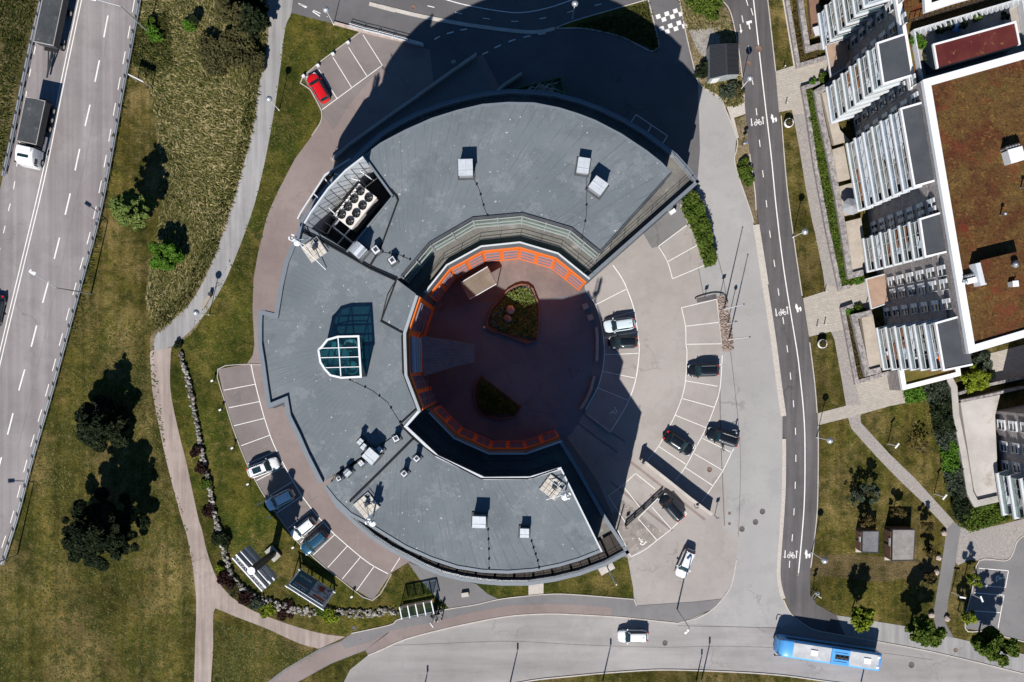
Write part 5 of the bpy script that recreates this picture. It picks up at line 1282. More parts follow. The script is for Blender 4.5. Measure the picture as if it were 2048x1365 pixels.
m = MB(); m.add([(3.6,-1.2,3.6),(3.6,1.2,3.6),(4.4,1.0,3.98),(4.4,-1.0,3.98),(3.6,-.95,4.0),(3.6,.95,4.0)], [(4,3,2,5),(0,3,4),(1,5,2)]); m.build('air_deflector', white, cab)
m = MB(); m.box((3.3,0,2.2),(.15,2.3,2.4)); m.build('rear_wall', M['plastic'], tk)
for s_ in (-1,1):
    m = MB(); m.box((2.4,s_*1.1,.95),(2.0,.45,.6)); m.build('fuel_tank', M['metal'], tk)
    m = MB(); m.box((-3.25,s_*1.0,1.1),(.08,.4,.2)); m.build('tail_light', M['tail'], tk)
q = P(101,22,3.4); tr = thing('truck_trailer','dark covered trailer coupled behind the tipper truck','trailer',(q[0],q[1],.02),rd)
load_box(tr, -4.3, 4.6, 2.7, 1.75, 3.4)
m = MB(); m.box((0,0,1.3),(9,.9,.9)); m.build('chassis', M['plastic'], tr)
m = MB(); m.path([(4.6,.5,.9),(7.9,0,.75),(4.6,-.5,.9)], .10, 6); m.tube((4.6,0,.9),(8.6,0,.75),.13); m.build('drawbar', M['dark_metal'], tr)
for x in (-3.4,-.9,3.9):
    for s_ in (-1,1): wheel(tr, x, s_*1.2, .54, .34, s_)
m = MB(); m.box((4.2,0,1.15),(1.6,1.9,.12)); m.build('turntable', M['plastic'], tr)

# ------------------------------------------------------------------ bus
q = P(1661,1311,3.0); bd = math.atan2(31, -206); bus = thing('city_bus','blue and silver city bus driving left along the south road','bus',(q[0],q[1],.02),bd)
busblue = plain('bus_blue', (.10,.38,.80), .35); alu = surf('brushed_aluminium', [(.42,.43,.44),(.60,.61,.62)], s1=.6, grain=.06, rough=.45)
Lb, Wb, Hb = 14.2, 2.5, 3.0
def bs(x, w_, z0, z1): return section_box(x, w_, z0, z1, .3)
m = MB(); loft(m, [bs(-7.1,1.12,.4,2.8), bs(-6.9,1.25,.35,Hb), bs(-5,1.25,.35,Hb), bs(0,1.25,.35,Hb), bs(5.6,1.25,.35,Hb), bs(6.5,1.24,.35,Hb-.05), bs(6.95,1.15,.35,2.6), bs(7.15,.98,.4,1.2)]); bb = m.build('body', busblue, bus)
m = MB(); m.box((-.75,0,Hb+.015),(11.9,1.95,.05)); m.build('roof_panel', alu, bus)
for s_ in (-1,1):
    m = MB(); m.box((-.2,s_*1.255,2.0),(12.6,.03,1.1)); m.build('side_windows', M['car_glass'], bus)
m = MB(); m.add([(6.6,-1.1,2.85),(6.6,1.1,2.85),(7.12,1.0,1.3),(7.12,-1.0,1.3),(6.98,-1.13,2.4),(6.98,1.13,2.4)], [(0,4,5,1),(4,3,2,5)]); m.build('windscreen', M['car_glass'], bus)
for x in (-6.9,):
    m = MB(); m.box((-7.08,0,1.9),(.08,2.2,1.6)); m.build('rear_panel', M['plastic'], bus)
m = MB(); m.box((-1.3,0,Hb+.16),(2.5,2.1,.30)); ac = m.build('cooling_unit', busblue, bus)
m = MB(); m.box((-1.5,0,Hb+.33),(1.9,.62,.05)); m.build('fan_tray', M['plastic'], ac)
for i in range(3):
    m = MB(); m.lathe((-2.1+i*.6,0,Hb+.35),[(.24,0),(.24,.06),(.08,.06),(.08,.10)],12); m.build('fan', M['dark_metal'], ac)
for s_ in (-1,1): m = MB(); m.box((-1.3,s_*.62,Hb+.32),(1.8,.06,.04)); m.build('slot', M['dark_metal'], ac)
for x in (2.3,-5.1): m = MB(); m.box((x,.0,Hb+.1),(1.0,.75,.14)); m.build('roof_hatch', M['white_roof_trim'], bus)
for s_ in (-1,1): m = MB(); m.box((-6.6,s_*.7,Hb+.07),(.4,.3,.1)); m.build('vent', M['white_roof_trim'], bus)
for x in (-4.6,-3.3,4.6):
    for s_ in (-1,1): wheel(bus, x, s_*1.08, .48, .3, s_)
for s_ in (-1,1):
    m = MB(); m.path([(6.7,s_*1.1,2.7),(7.3,s_*1.25,2.65),(7.35,s_*1.3,2.3)],.05,6); m.box((7.35,s_*1.3,2.1),(.12,.22,.5)); m.build('mirror', M['plastic'], bus)
    m = MB(); m.box((7.05,s_*.8,.75),(.15,.35,.2)); m.build('headlight', M['head'], bus)
    m = MB(); m.box((-7.1,s_*1.0,1.0),(.1,.2,.4)); m.build('tail_light', M['tail'], bus)

# ------------------------------------------------------------------ trees, shrubs, hedges
def leaf_object(name, centers, size, mat, parent, rng, flat=.5, aspect=1.6):
    """many small leaf clumps (two crossed faces each kept as separate islands)"""
    n = len(centers); c = np.asarray(centers, dtype=np.float64)
    nrm = rng.normal(size=(n,3)); nrm[:,2] = np.abs(nrm[:,2])*(1+flat) + flat; nrm /= np.linalg.norm(nrm,axis=1)[:,None]
    a = rng.normal(size=(n,3)); u = np.cross(nrm,a); u /= np.linalg.norm(u,axis=1)[:,None]; v = np.cross(nrm,u)
    s = size*rng.uniform(.55,1.35,size=(n,1)); u *= s*aspect/2; v *= s/2
    tip = nrm*s*.15
    vs = np.stack([c-u, c+v*.9-u*.1+tip, c+u, c-v*.9-u*.1+tip], axis=1).reshape(-1,3)
    off = np.array(world_loc(parent)) if (parent is not None and root_of(parent).get('_w')) else np.zeros(3)
    vs = vs-off
    me = bpy.data.meshes.new(name); me.vertices.add(4*n); me.vertices.foreach_set('co', vs.ravel().astype(np.float32))
    me.loops.add(4*n); me.loops.foreach_set('vertex_index', np.arange(4*n, dtype=np.int32))
    me.polygons.add(n); me.polygons.foreach_set('loop_start', np.arange(0,4*n,4,dtype=np.int32)); me.polygons.foreach_set('loop_total', np.full(n,4,dtype=np.int32))
    me.materials.append(mat); me.update(); me.validate()
    o = bpy.data.objects.new(name, me); COL.objects.link(o)
    if parent is not None: o.parent = parent
    return o
def blob_points(rng, blobs, n, shell=.45):
    vol = np.array([b[3]*b[4]*b[5] for b in blobs])**(.75); idx = rng.choice(len(blobs), size=n, p=vol/vol.sum())
    B = np.array(blobs)[idx]; d = rng.normal(size=(n,3)); d /= np.linalg.norm(d,axis=1)[:,None]
    r = rng.uniform(shell,1.0,size=(n,1))**.6
    return B[:,:3] + d*r*B[:,3:6]
def tree(label, bx, by, h, r, mat, kind='round', n=6000, size=.32, seed=1, name='tree', group=None, lean=(0,0), trunk=True, cat='tree', z_low=.3):
    rng = np.random.default_rng(seed); rr = random.Random(seed)
    q = P(bx, by, 0); t = thing(name, label, cat, (q[0],q[1],0), 0, group)
    blobs = []; limbs = []
    if kind == 'cone':
        lv = 13
        for i in range(lv):
            f = i/(lv-1); z = h*(.14+.83*f); rad = r*(1-f)**.85+.25
            k = max(1, int(13*(1-f))+1)
            for j in range(k):
                a = rr.uniform(0,math.tau); d = rad*rr.uniform(.15,1.0)**.7 if k > 1 else 0
                b = rad*rr.uniform(.12,.24)+.16
                blobs.append((d*math.cos(a)+lean[0]*f, d*math.sin(a)+lean[1]*f, z+rr.uniform(-.4,.4), b*1.1, b*1.1, b*.55)); limbs.append(blobs[-1])
    elif kind == 'wide':
        for i in range(190):
            f = rr.uniform(0,1)**.9; z = h*(.16+.82*f); rad = r*math.sqrt(max(.02,1-(max(0,f-.22)/.80)**1.5))*(.82+.18*math.sin(3*f*7))
            a = rr.uniform(0,math.tau); d = rad*rr.uniform(.02,1.0)**.6*.95; b = r*rr.uniform(.05,.15)*(1.1-.35*f)
            blobs.append((d*math.cos(a), d*math.sin(a), z, b*1.2, b*1.2, b*.7)); limbs.append(blobs[-1])
    else:
        k = 40 if kind == 'round' else 16
        for i in range(k):
            a = rr.uniform(0,math.tau); f = rr.uniform(-.95,1); d = r*.86*math.sqrt(1-f*f*.85)*rr.uniform(.1,1)**.6
            z = h*(z_low+1)/2 + f*h*(1-z_low)/2*.82; b = r*rr.uniform(.14,.30)
            blobs.append((d*math.cos(a), d*math.sin(a), z, b, b, b*.75)); limbs.append(blobs[-1])
    pts = blob_points(rng, blobs, n)
    pts = pts[pts[:,2] > .08]
    leaf_object('crown', pts, size, mat, t, rng)
    if trunk:
        m = MB(); tr_ = max(.05, h*.018); top = Vector((lean[0]*.8, lean[1]*.8, h*.8))
        m.tube((0,0,0), top*.5, tr_, tr_*.7, n=8); m.tube(top*.5, top, tr_*.7, tr_*.25, n=8)
        for b in limbs[::max(1,len(limbs)//16)]:
            zf = b[2]*.62/h; p0 = top*min(.95,zf/.8); m.tube(p0, (b[0],b[1],b[2]), tr_*.35, tr_*.12, n=5)
        m.build('trunk', M['bark'], t)
    return t
def bush(label, px, py, r, h, mat, n=900, size=.2, seed=1, name='shrub', cat='shrub', group=None, sx=1, sy=1, rot=0):
    rng = np.random.default_rng(seed+900); rr = random.Random(seed)
    q = P(px, py, h*.5); t = thing(name, label, cat, (q[0],q[1],0), rot, group)
    blobs = [(rr.uniform(-.55,.55)*r*sx, rr.uniform(-.55,.55)*r*sy, h*rr.uniform(.3,.68), r*rr.uniform(.3,.5), r*rr.uniform(.3,.5), h*.32) for _ in range(9)]
    pts = blob_points(rng, blobs, n); pts = pts[pts[:,2] > .03]
    leaf_object('foliage', pts, size, mat, t, rng)
    m = MB()
    for b in blobs[:5]: m.tube((0,0,0),(b[0],b[1],b[2]),.04,.015,n=4)
    m.build('stem', M['bark'], t)
    return t
def hedge(label, poly, h, mat, dens=60, size=.2, seed=1, name='hedge', group=None, lump=.25):
    rng = np.random.default_rng(seed); W = np.array(up(poly, h))
    c = W.mean(axis=0); t = wthing(name, label, 'hedge', (c[0],c[1],0), group)
    mn, mx = W.min(axis=0), W.max(axis=0); A = (mx-mn).prod(); n = int(A*dens*2.2)
    p = rng.uniform(mn, mx, size=(n,2))
    ins = np.zeros(n, bool); j = len(W)-1
    for i in range(len(W)):
        xi, yi = W[i]; xj, yj = W[j]
        cond = ((yi > p[:,1]) != (yj > p[:,1])) & (p[:,0] < (xj-xi)*(p[:,1]-yi)/(yj-yi+1e-12)+xi)
        ins ^= cond; j = i
    p = p[ins]; ph = rng.uniform(0,6.28,4)
    zt = h*(1-lump*(.5+.5*np.sin(p[:,0]*2.1+ph[0])*np.sin(p[:,1]*2.4+ph[1])+.3*np.sin(p[:,0]*5.3+ph[2])*np.sin(p[:,1]*4.7+ph[3])))
    z = zt*rng.uniform(.25,1,size=len(p))**.35
    p = p + rng.normal(scale=.10, size=p.shape)
    leaf_object('foliage', np.column_stack([p,z]), size, mat, t, rng)
    m = MB()
    for i in range(0,len(p),max(1,len(p)//24)): m.tube((p[i,0],p[i,1],0),(p[i,0],p[i,1],h*.6),.03,.015,n=4)
    m.build('stem', M['bark'], t)
    return t
tree('dark green pine, smaller and northern of the two big trees by the highway', 219,843, 9.8, 3.3, M['leaf_dark'], 'cone', 20000, .32, 3, 'pine_tree')
tree('very dark broad tree, the largest on the western lawn', 232,1048, 11.2, 5.4, M['leaf_dark'], 'wide', 60000, .34, 4, 'broad_tree')
tree('pale green willow-like tree on the meadow edge beside the highway', 290,432, 10.0, 2.9, M['leaf_willow'], 'wide', 11000, .24, 5, 'willow_tree')
tree('bright green round bush tree between meadow and mown grass', 340,513, 4.2, 2.4, M['leaf_bright'], 'round', 9000, .24, 6, 'round_tree', z_low=.05)
tree('tall olive brown tree standing out of the thicket in the north', 484,52, 9.5, 2.6, M['leaf_olive'], 'wide', 9000, .26, 7, 'birch_tree')
tree('dark tree at the right side of the thicket beside the cycle path', 514,52, 7.0, 2.8, M['leaf_dark'], 'wide', 8000, .28, 8, 'birch_tree')
tree('dark tree at the top edge of the thicket beside the cycle path', 496,6, 8.5, 3.6, M['leaf_dark'], 'wide', 11000, .30, 9, 'birch_tree')
for i,(px,py,r,h,lb) in enumerate([(412,95,2.2,2.4,'olive bush at the left end of the northern thicket'),(446,112,2.4,2.6,'olive bush in the middle front of the northern thicket'),(484,108,2.6,2.8,'wide olive bush in the right front of the northern thicket'),(512,128,1.7,2.0,'olive bush closest to the cycle path in the thicket'),(466,86,2.1,3.0,'brown olive bush just under the tall tree of the thicket'),(425,128,2.0,1.6,'low brown bush southwest of the thicket')]):
    bush(lb, px, py, r, h, M['leaf_olive'], 2600, .24, 20+i, 'thicket_bush', 'bush', 'bushes of the northern thicket')
for i,(px,py,r,h,mt,lb) in enumerate([(309,68,1.3,1.9,'leaf_bright','bright green sapling bush at the foot of the first highway lamp'),(378,52,1.1,1.4,'leaf_bright','small bright green bush on the upper meadow'),(300,45,1.0,1.6,'leaf_mid','mid green bush above the highway lamp foot'),(388,40,.9,2.3,'leaf_dark','small dark bush on the upper meadow')]):
    bush(lb, px, py, r, h, M[mt], 700, .2, 40+i)
# trees in the south east
tree('small street tree with yellow green crown beside the bus', 1703,1222, 6.2, 1.9, M['leaf_yellow'], 'round', 2300, .30, 31, 'street_tree', z_low=.35, lean=(.4,-.5))
tree('medium street tree with green crown left of the asphalt path', 1822,1242, 7.8, 2.35, M['leaf_mid'], 'round', 4200, .32, 32, 'street_tree', z_low=.25)
tree('largest street tree with dense green crown by the car park', 1957,1266, 8.4, 2.8, M['leaf_mid'], 'round', 6500, .34, 33, 'street_tree', z_low=.22)
tree('narrow yellow green tree beside the wheelchair bay', 1930,1151, 4.6, 1.0, M['leaf_yellow'], 'small', 900, .26, 34, 'young_tree', z_low=.3)
tree('narrow yellow green tree south of the two bent lamps', 1916,1222, 4.6, 1.15, M['leaf_yellow'], 'small', 1100, .26, 35, 'young_tree', z_low=.3)
for i,(px,py,r,h,mt,n,lb) in enumerate([(1724,1035,1.25,3.2,'leaf_brown',1100,'brownish young tree just north of the smaller shed'),(1786,1022,1.0,3.0,'leaf_brown',800,'brownish young tree north of the larger shed'),(1843,1048,1.0,3.0,'leaf_brown',900,'brownish young tree northeast of the larger shed by the paved path'),(1849,1098,1.0,2.8,'leaf_brown',850,'brownish young tree east of the larger shed'),
    (1702,990,1.5,3.4,'leaf_grey',300,'nearly bare pale tree, left of two on the southern lawn'),(1728,984,2.0,4.2,'leaf_grey',900,'sparse grey green tree, right of two on the southern lawn'),(1829,896,1.8,3.6,'leaf_brown',160,'bare twiggy tree inside the small lawn below the plaza'),(1850,1150,.9,2.6,'leaf_brown',600,'brownish young tree at the end of the dry grass by the asphalt path')]):
    tree(lb, px, py, h, r, M[mt], 'small', n, .22, 50+i, 'young_tree', z_low=.2)
# leafy masses by the apartments
tree('yellow green spreading bush at the southeast corner of the block', 1940,757, 3.4, 2.2, M['leaf_yellow'], 'round', 6500, .26, 61, 'garden_tree', z_low=.05)
tree('dark grey green bush behind the yellow one at the block corner', 1944,722, 3.6, 1.9, M['leaf_grey'], 'round', 4500, .26, 62, 'garden_tree', z_low=.05)
tree('second dark grey green bush under the yellow one', 1962,752, 2.0, 1.5, M['leaf_dark'], 'round', 1800, .24, 63, 'garden_tree', z_low=.05)
hg = 'hedges along the stone walls'
hedge('bright green hedge piece beside the plaza corner', [(1812,783),(1850,770),(1858,790),(1845,802),(1815,806)], 1.8, M['leaf_bright'], 90, .22, 1, group=hg)
hedge('grey green hedge piece below the low planted roof', [(1848,772),(1896,760),(1905,800),(1890,812),(1862,806)], 2.2, M['leaf_grey'], 90, .22, 2, group=hg)
hedge('dark green hedge piece at the bend of the stone wall', [(1866,806),(1903,795),(1908,835),(1915,862),(1880,870),(1868,830)], 2.4, M['leaf_dark'], 90, .24, 3, group=hg)
hedge('mid green hedge piece in the middle of the stone wall', [(1872,862),(1906,850),(1916,890),(1890,905),(1878,885)], 2.0, M['leaf_grey'], 90, .22, 4, group=hg)
hedge('lime green hedge piece at the lower part of the stone wall', [(1882,892),(1914,880),(1924,935),(1910,950),(1893,945)], 1.9, M['leaf_bright'], 100, .22, 5, group=hg)
hedge('grey green hedge piece near the curved wall end', [(1893,945),(1925,935),(1938,985),(1925,1005),(1900,985)], 2.0, M['leaf_grey'], 90, .22, 6, group=hg)
hedge('dark hedge piece at the curved wall end', [(1908,985),(1935,990),(1948,1020),(1935,1055),(1912,1035)], 2.0, M['leaf_dark'], 90, .22, 7, group=hg)
hedge('broad olive hedge below the broad deck wall', [(1938,1012),(1995,1003),(2004,1028),(2035,1036),(1995,1050),(1945,1064),(1925,1052)], 1.9, M['leaf_mid'], 90, .22, 8, group=hg)
hedge('dense dark green hedge along the east fore court', [(1370,392),(1388,382),(1400,392),(1408,420),(1420,445),(1426,480),(1434,515),(1430,528),(1412,532),(1405,505),(1395,480),(1385,450),(1372,430),(1366,415)], 2.2, M['leaf_mid'], 150, .24, 9, group=hg)
bb = 'planted beds before the apartments'
hedge('low brown green planting north of the first entrance', [(1580,-60),(1584,0),(1597,95),(1603,124),(1640,112),(1638,95),(1617,100),(1604,40),(1598,-60)], .7, M['leaf_brown'], 60, .18, 10, 'ground_planting', bb)
hedge('low green planting in the long middle bed', [(1611,176),(1632,184),(1638,226),(1655,300),(1667,385),(1681,460),(1695,550),(1726,548),(1736,560),(1690,574),(1684,571),(1660,460),(1636,334),(1618,232)], .8, M['leaf_mid'], 60, .18, 11, 'ground_planting', bb)
hedge('low brown planting in the southern bed', [(1690,620),(1706,615),(1709,636),(1722,700),(1732,750),(1782,742),(1716,762),(1704,700)], .6, M['leaf_brown'], 60, .18, 12, 'ground_planting', bb)
for i,(px,py,r,mt,lb) in enumerate([(1648,158,1.0,'leaf_mid','green bush south of the first entrance canopy'),(1626,166,.7,'leaf_bright','small bright bush at the wall corner south of the first canopy'),(1720,556,1.0,'leaf_bright','bright bush beside the second entrance canopy'),(1719,618,.8,'leaf_mid','green bush south of the second entrance canopy'),(1700,624,.7,'leaf_bright','small bright bush at the wall corner below the second canopy'),
        (1399,6,2.4,'leaf_mid','large dark green shrub at the top of the dry bed'),(1425,29,1.2,'leaf_mid','round dark green shrub north of the black shed'),(1418,-8,2.4,'leaf_mid','dark green shrub cut by the top edge'),(1455,181,1.3,'leaf_grey','round shrub south of the black shed'),(1478,185,1.0,'leaf_olive','dark tuft bush at the lamp south of the black shed'),(1490,345,1.2,'leaf_mid','green shrub in the narrow bed by the cycle track'),(1487,325,.9,'leaf_mid','small green shrub in the narrow bed by the cycle track'),(1497,362,.9,'leaf_mid','lowest green shrub in the narrow bed by the cycle track'),
        (1404,140,1.5,'leaf_dark','dark shrub west of the black shed'),(1937,10+50,.01,'leaf_mid','x')][:14]):
    bush(lb, px, py, r, max(.9,r*1.1), M[mt], int(900*r), .2, 80+i)
q = P(1836,78,ZB+.8); t = thing('roof_shrub','green and yellow shrub in the corner of the upper roof terrace','shrub',(q[0],q[1],ZB-.2)); rng = np.random.default_rng(5)
leaf_object('foliage', blob_points(rng,[(0,0,.5,.8,.8,.6),(.6,-.5,.6,.6,.6,.5)],900), .2, M['leaf_bright'], t, rng)
m = MB(); m.tube((0,0,0),(.2,-.1,.6),.05); m.build('stem', M['bark'], t)
# shrubs along the field-stone wall
for i,(px,py,r,h,mt,lb) in enumerate([(356,688,.7,.8,'leaf_dark','dark shrub at the north end of the field stone wall'),(394,905,1.0,1.2,'leaf_red','dark red shrub beside the upper stretch of the stone wall'),(402,938,1.1,1.2,'leaf_red','larger dark red shrub beside the middle of the stone wall'),(412,968,1.0,1.0,'leaf_mid','green shrub left of the stone wall middle'),(416,1022,1.1,1.0,'leaf_red','dark red shrub at the lower part of the stone wall'),(441,1080,1.6,1.3,'leaf_dark','dark green shrub hanging over the stone wall'),(443,1140,.9,.9,'leaf_yellow','yellowish shrub inside the stone wall bend'),
        (450,1160,1.4,1.3,'leaf_red','broad dark red shrub at the stone wall bend'),(466,1180,1.3,.9,'leaf_olive','olive shrub outside the stone wall bend'),(491,1196,1.3,1.2,'leaf_red','dark red shrub south of the stone wall bend'),(512,1208,1.1,1.0,'leaf_grey','grey green shrub between red and yellow ones'),(535,1222,1.3,1.0,'leaf_yellow','yellow green shrub below the tower sign'),(572,1222,1.5,.5,'leaf_red','flat dark red shrub south of the billboard'),(655,1231,1.7,.9,'leaf_yellow','widest yellow green shrub south of the billboard'),(640,1222,1.0,.9,'leaf_mid','small green shrub beside the widest yellow one')]):
    bush(lb, px, py, r, h, M[mt], int(800*r), .19, 120+i, group='shrubs along the field stone wall')
# meadow tufts: real blades of dry and green grass
def tufts(name, poly, n, mat, size, hgt, seed, lean=(.5,-.9)):
    rng = np.random.default_rng(seed); W = np.array(up(poly, 0)); mn, mx = W.min(axis=0), W.max(axis=0)
    p = rng.uniform(mn, mx, size=(n,2)); ins = np.zeros(n,bool); j = len(W)-1
    for i in range(len(W)):
        xi, yi = W[i]; xj, yj = W[j]
        ins ^= ((yi > p[:,1]) != (yj > p[:,1])) & (p[:,0] < (xj-xi)*(p[:,1]-yi)/(yj-yi+1e-12)+xi); j = i
    p = p[ins]; 
    dens = .5+.5*np.sin(p[:,0]*.55+np.sin(p[:,1]*.4)*2)*np.sin(p[:,1]*.37+1.3)
    keep = rng.uniform(size=len(p)) < (.25+.75*dens); p = p[keep]; n = len(p)
    a = np.arctan2(lean[1],lean[0]) + rng.normal(scale=.55,size=n) + .6*np.sin(p[:,0]*.21+p[:,1]*.13); L = size*rng.uniform(.5,1.5,size=n); h_ = hgt*rng.uniform(.4,1.3,size=n)
    d = np.column_stack([np.cos(a),np.sin(a)]); s = np.column_stack([-d[:,1],d[:,0]])*(.05+.05*rng.uniform(size=n))[:,None]
    z0 = np.full(n,.01)
    v0 = np.column_stack([p-s,z0]); v1 = np.column_stack([p+s,z0]); v2 = np.column_stack([p+d*L[:,None]*.6+s*.7,h_*.85]); v3 = np.column_stack([p+d*L[:,None],h_])
    v4 = np.column_stack([p+d*L[:,None]*.6-s*.7,h_*.85])
    vs = np.stack([v0,v1,v2,v3,v4],axis=1).reshape(-1,3)
    me = bpy.data.meshes.new(name); me.vertices.add(5*n); me.vertices.foreach_set('co', vs.ravel().astype(np.float32)); me.loops.add(5*n); me.loops.foreach_set('vertex_index', np.arange(5*n,dtype=np.int32))
    me.polygons.add(n); me.polygons.foreach_set('loop_start', np.arange(0,5*n,5,dtype=np.int32)); me.polygons.foreach_set('loop_total', np.full(n,5,dtype=np.int32)); me.materials.append(mat); me.update(); me.validate()
    o = bpy.data.objects.new(name, me); COL.objects.link(o); return tag(o, kind='stuff')
MEAD = [(285,-20),(262,120),(300,180),(325,330),(318,470),(300,520),(290,600),(318,660),(376,603),(427,507),(472,366),(501,256),(512,180),(530,97),(530,49),(525,-20)]
tufts('meadow_grass', MEAD, 40000, M['tuft'], .75, .24, 1)
tufts('meadow_grass', MEAD, 20000, M['tuft_green'], .7, .26, 2)
tufts('meadow_grass', [(512,60),(531,60),(530,97),(512,180),(501,256),(472,366),(427,507),(376,603),(318,660),(300,640),(360,590),(405,500),(445,380),(478,260),(492,180)], 15000, M['tuft_green'], .75, .45, 12)
tufts('meadow_grass', [(262,60),(330,20),(340,130),(290,150),(262,120)], 6000, M['tuft_green'], .75, .4, 13)
tufts('verge_grass', [(20,-20),(76,-20),(60,60),(30,150),(12,250),(0,340),(-20,340),(-20,-20)], 5000, M['tuft_green'], .7, .35, 3)
tufts('verge_grass', [(275,40),(286,40),(262,140),(236,290),(208,420),(185,530),(150,680),(130,700),(156,590),(190,470),(215,340),(245,190)], 5000, M['tuft_green'], .6, .3, 4)
tufts('dry_grass_tufts', [(1358,0),(1440,0),(1470,77),(1475,90),(1420,55),(1375,60)], 3500, M['tuft'], .5, .25, 5)
tufts('dry_grass_tufts', [(1400,168),(1440,192),(1452,212),(1486,204),(1481,150),(1420,160)], 2500, M['tuft'], .5, .25, 6)
tufts('bed_grass', [(1140,52),(1294,4),(1314,85),(1310,98),(1242,70),(1178,55)], 5000, M['tuft_green'], .6, .4, 7)
tufts('lawn_grass', [(30,1060),(70,930),(108,790),(135,700),(165,610),(300,640),(330,900),(385,1100),(388,1365),(0,1365),(0,1160)], 16000, M['tuft_green'], .28, .07, 8)
tufts('lawn_grass', [(428,1240),(640,1310),(520,1365),(426,1365)], 4000, M['tuft_green'], .28, .07, 9)
tufts('lawn_grass', [(570,40),(700,66),(610,150),(640,220),(560,360),(510,520),(500,690),(360,690),(430,570),(500,437),(547,231)], 7000, M['tuft_green'], .28, .07, 10)
# courtyard beds
bed1 = [(1016,581),(1030,573),(1042,569.5),(1055,571),(1065,578.5),(1075,604),(1079,622),(1077,655),(1073,681),(1055,686),(1015,672),(975,655),(974,643),(978,630),(986,614),(998.5,601.5)]
t = wthing('planting_bed','rounded triangular planting bed with flowers in the sunny part of the courtyard','planting bed',P(1030,630,0))
m = MB(); L = up(bed1,.5); m.wall(L+[L[0]],0,.5,.22); m.build('edging', M['brown_wood'], t); m = MB(); m.flat(L,.3); m.build('soil', M['felt_dark'], t)
hb_ = hedge('dense flowering plants filling the rounded courtyard bed', [(1018,585),(1042,574),(1062,583),(1072,606),(1075,650),(1070,676),(1020,668),(982,652),(984,628),(1002,604)], 1.1, M['leaf_willow'], 55, .17, 21, 'bed_plants', None, .5)
hb2 = hedge('blue flowers among the plants of the rounded courtyard bed', [(985,630),(1005,612),(1010,660),(985,650)], 1.2, plain('blue_flowers',(.16,.26,.42),.8), 16, .15, 22, 'bed_flowers', None, .5)
bed2 = [(962.6,752),(1042,813),(1036,826),(1029,834),(1000,838),(965,831),(955,818),(950,803),(948,788),(950,772)]
t = wthing('planting_bed','dark shaded planting bed in the southern part of the courtyard','planting bed',P(985,800,0))
m = MB(); L = up(bed2,.4); m.wall(L+[L[0]],0,.4,.2); m.build('edging', M['brown_wood'], t); m = MB(); m.flat(L,.25); m.build('soil', M['felt_dark'], t)
hedge('dark plants filling the shaded courtyard bed', [(962,758),(1038,815),(1026,830),(970,828),(954,800)], 1.2, M['leaf_mid'], 45, .2, 23, 'bed_plants', None, .5)
for px,py,lb,c_ in ((1021,620,'rust topped boulder, upper of two in the flower bed','boulder'),(1015,638,'grey boulder, lower of two in the flower bed','rock')):
    q = P(px,py,1.0); rr = random.Random(px); m = MB(); m.ball((0,0,.6),.62,10,sz=1.25,jit=.13,rnd=rr); o = m.build('sculpted_boulder', M[c_]); o.location = (q[0],q[1],.2); tag(o, lb, 'boulder', 'boulders in the flower bed')

# ------------------------------------------------------------------ lamps, signs and street furniture
def globe_lamp(label, px, py, h=5.8, r=.42, grp='globe lamps on tall thin poles'):
    q = P(px,py,0); t = thing('globe_lamp', label, 'street lamp', (q[0],q[1],0), 0, grp)
    m = MB(); m.tube((0,0,0),(0,0,h-r),.055,.045,n=8); m.tube((0,0,0),(0,0,.5),.09,n=8); m.build('pole', M['white_metal'], t)
    m = MB(); m.ball((0,0,h),r,16); m.build('globe', M['lamp_glass'], t)
    m = MB(); m.lathe((0,0,h+.02),[(r+.03,0),(r*.9,.18),(r*.5,.36),(.03,.42)],16); m.build('cap', M['metal'], t)
    return t
for px,py,lb in ((558.7,221,'globe lamp on the grass beside the upper cycle path'),(419,630,'globe lamp beside the bench at the end of the cycle path'),(667.7,50,'globe lamp at the grass corner near the bicycle railing'),(1479.7,181,'globe lamp just south of the black shed'),(1585,475,'globe lamp at the strip of grass west of the long middle deck'),(1633,875,'globe lamp south of the small crossing path'),(1622.8,1105,'globe lamp beside the southernmost painted bicycle'),(1144.6,38,'globe lamp in the shade of the northern road')):
    globe_lamp(lb, px, py)
globe_lamp('slim lamp on the grass beside the light blue car', 533,1000, 4.6,.16)
globe_lamp('low white globe lamp at the corner of the courtyard flower bed', 969,657, 2.2,.2)
globe_lamp('white headed lamp inside the gravel bed', 1455,648, 5.2,.22)
def mast_lamp(label, px, py, h, arm, L, grp='mast lamps along the roads', head=(.75,.3)):
    q = P(px,py,0); t = thing('street_lamp', label, 'street lamp', (q[0],q[1],0), 0, grp)
    a = math.atan2(-arm[1],arm[0]); ex, ey = math.cos(a)*L, math.sin(a)*L
    m = MB(); m.tube((0,0,0),(0,0,h),.11,.07,n=8); m.build('pole', M['metal'], t)
    m = MB(); m.tube((0,0,h-.02),(ex,ey,h+.35),.05,n=6); m.build('arm', M['metal'], t)
    m = MB(); m.box((ex+math.cos(a)*.3,ey+math.sin(a)*.3,h+.36),(head[0],head[1],.14),a); m.ball((ex+math.cos(a)*.35,ey+math.sin(a)*.35,h+.40),head[1]*.55,8,sz=.5); m.build('lamp_head', M['white_metal'], t)
mast_lamp('tall mast lamp reaching over the highway, middle left of the photo',182.6,588,10.6,(-45,-31),3.2,head=(.9,.45))
mast_lamp('tall mast lamp reaching over the highway at the top left',299,66,10.2,(-52,-13),3.2,head=(.9,.45))
mast_lamp('tall mast lamp at the left edge beside the lower highway',35,1110,10.6,(-30,2),3.0,head=(.9,.45))
mast_lamp('mast lamp on the pavement corner of the fore court',1354,1219,9.6,(-6,6),.3)
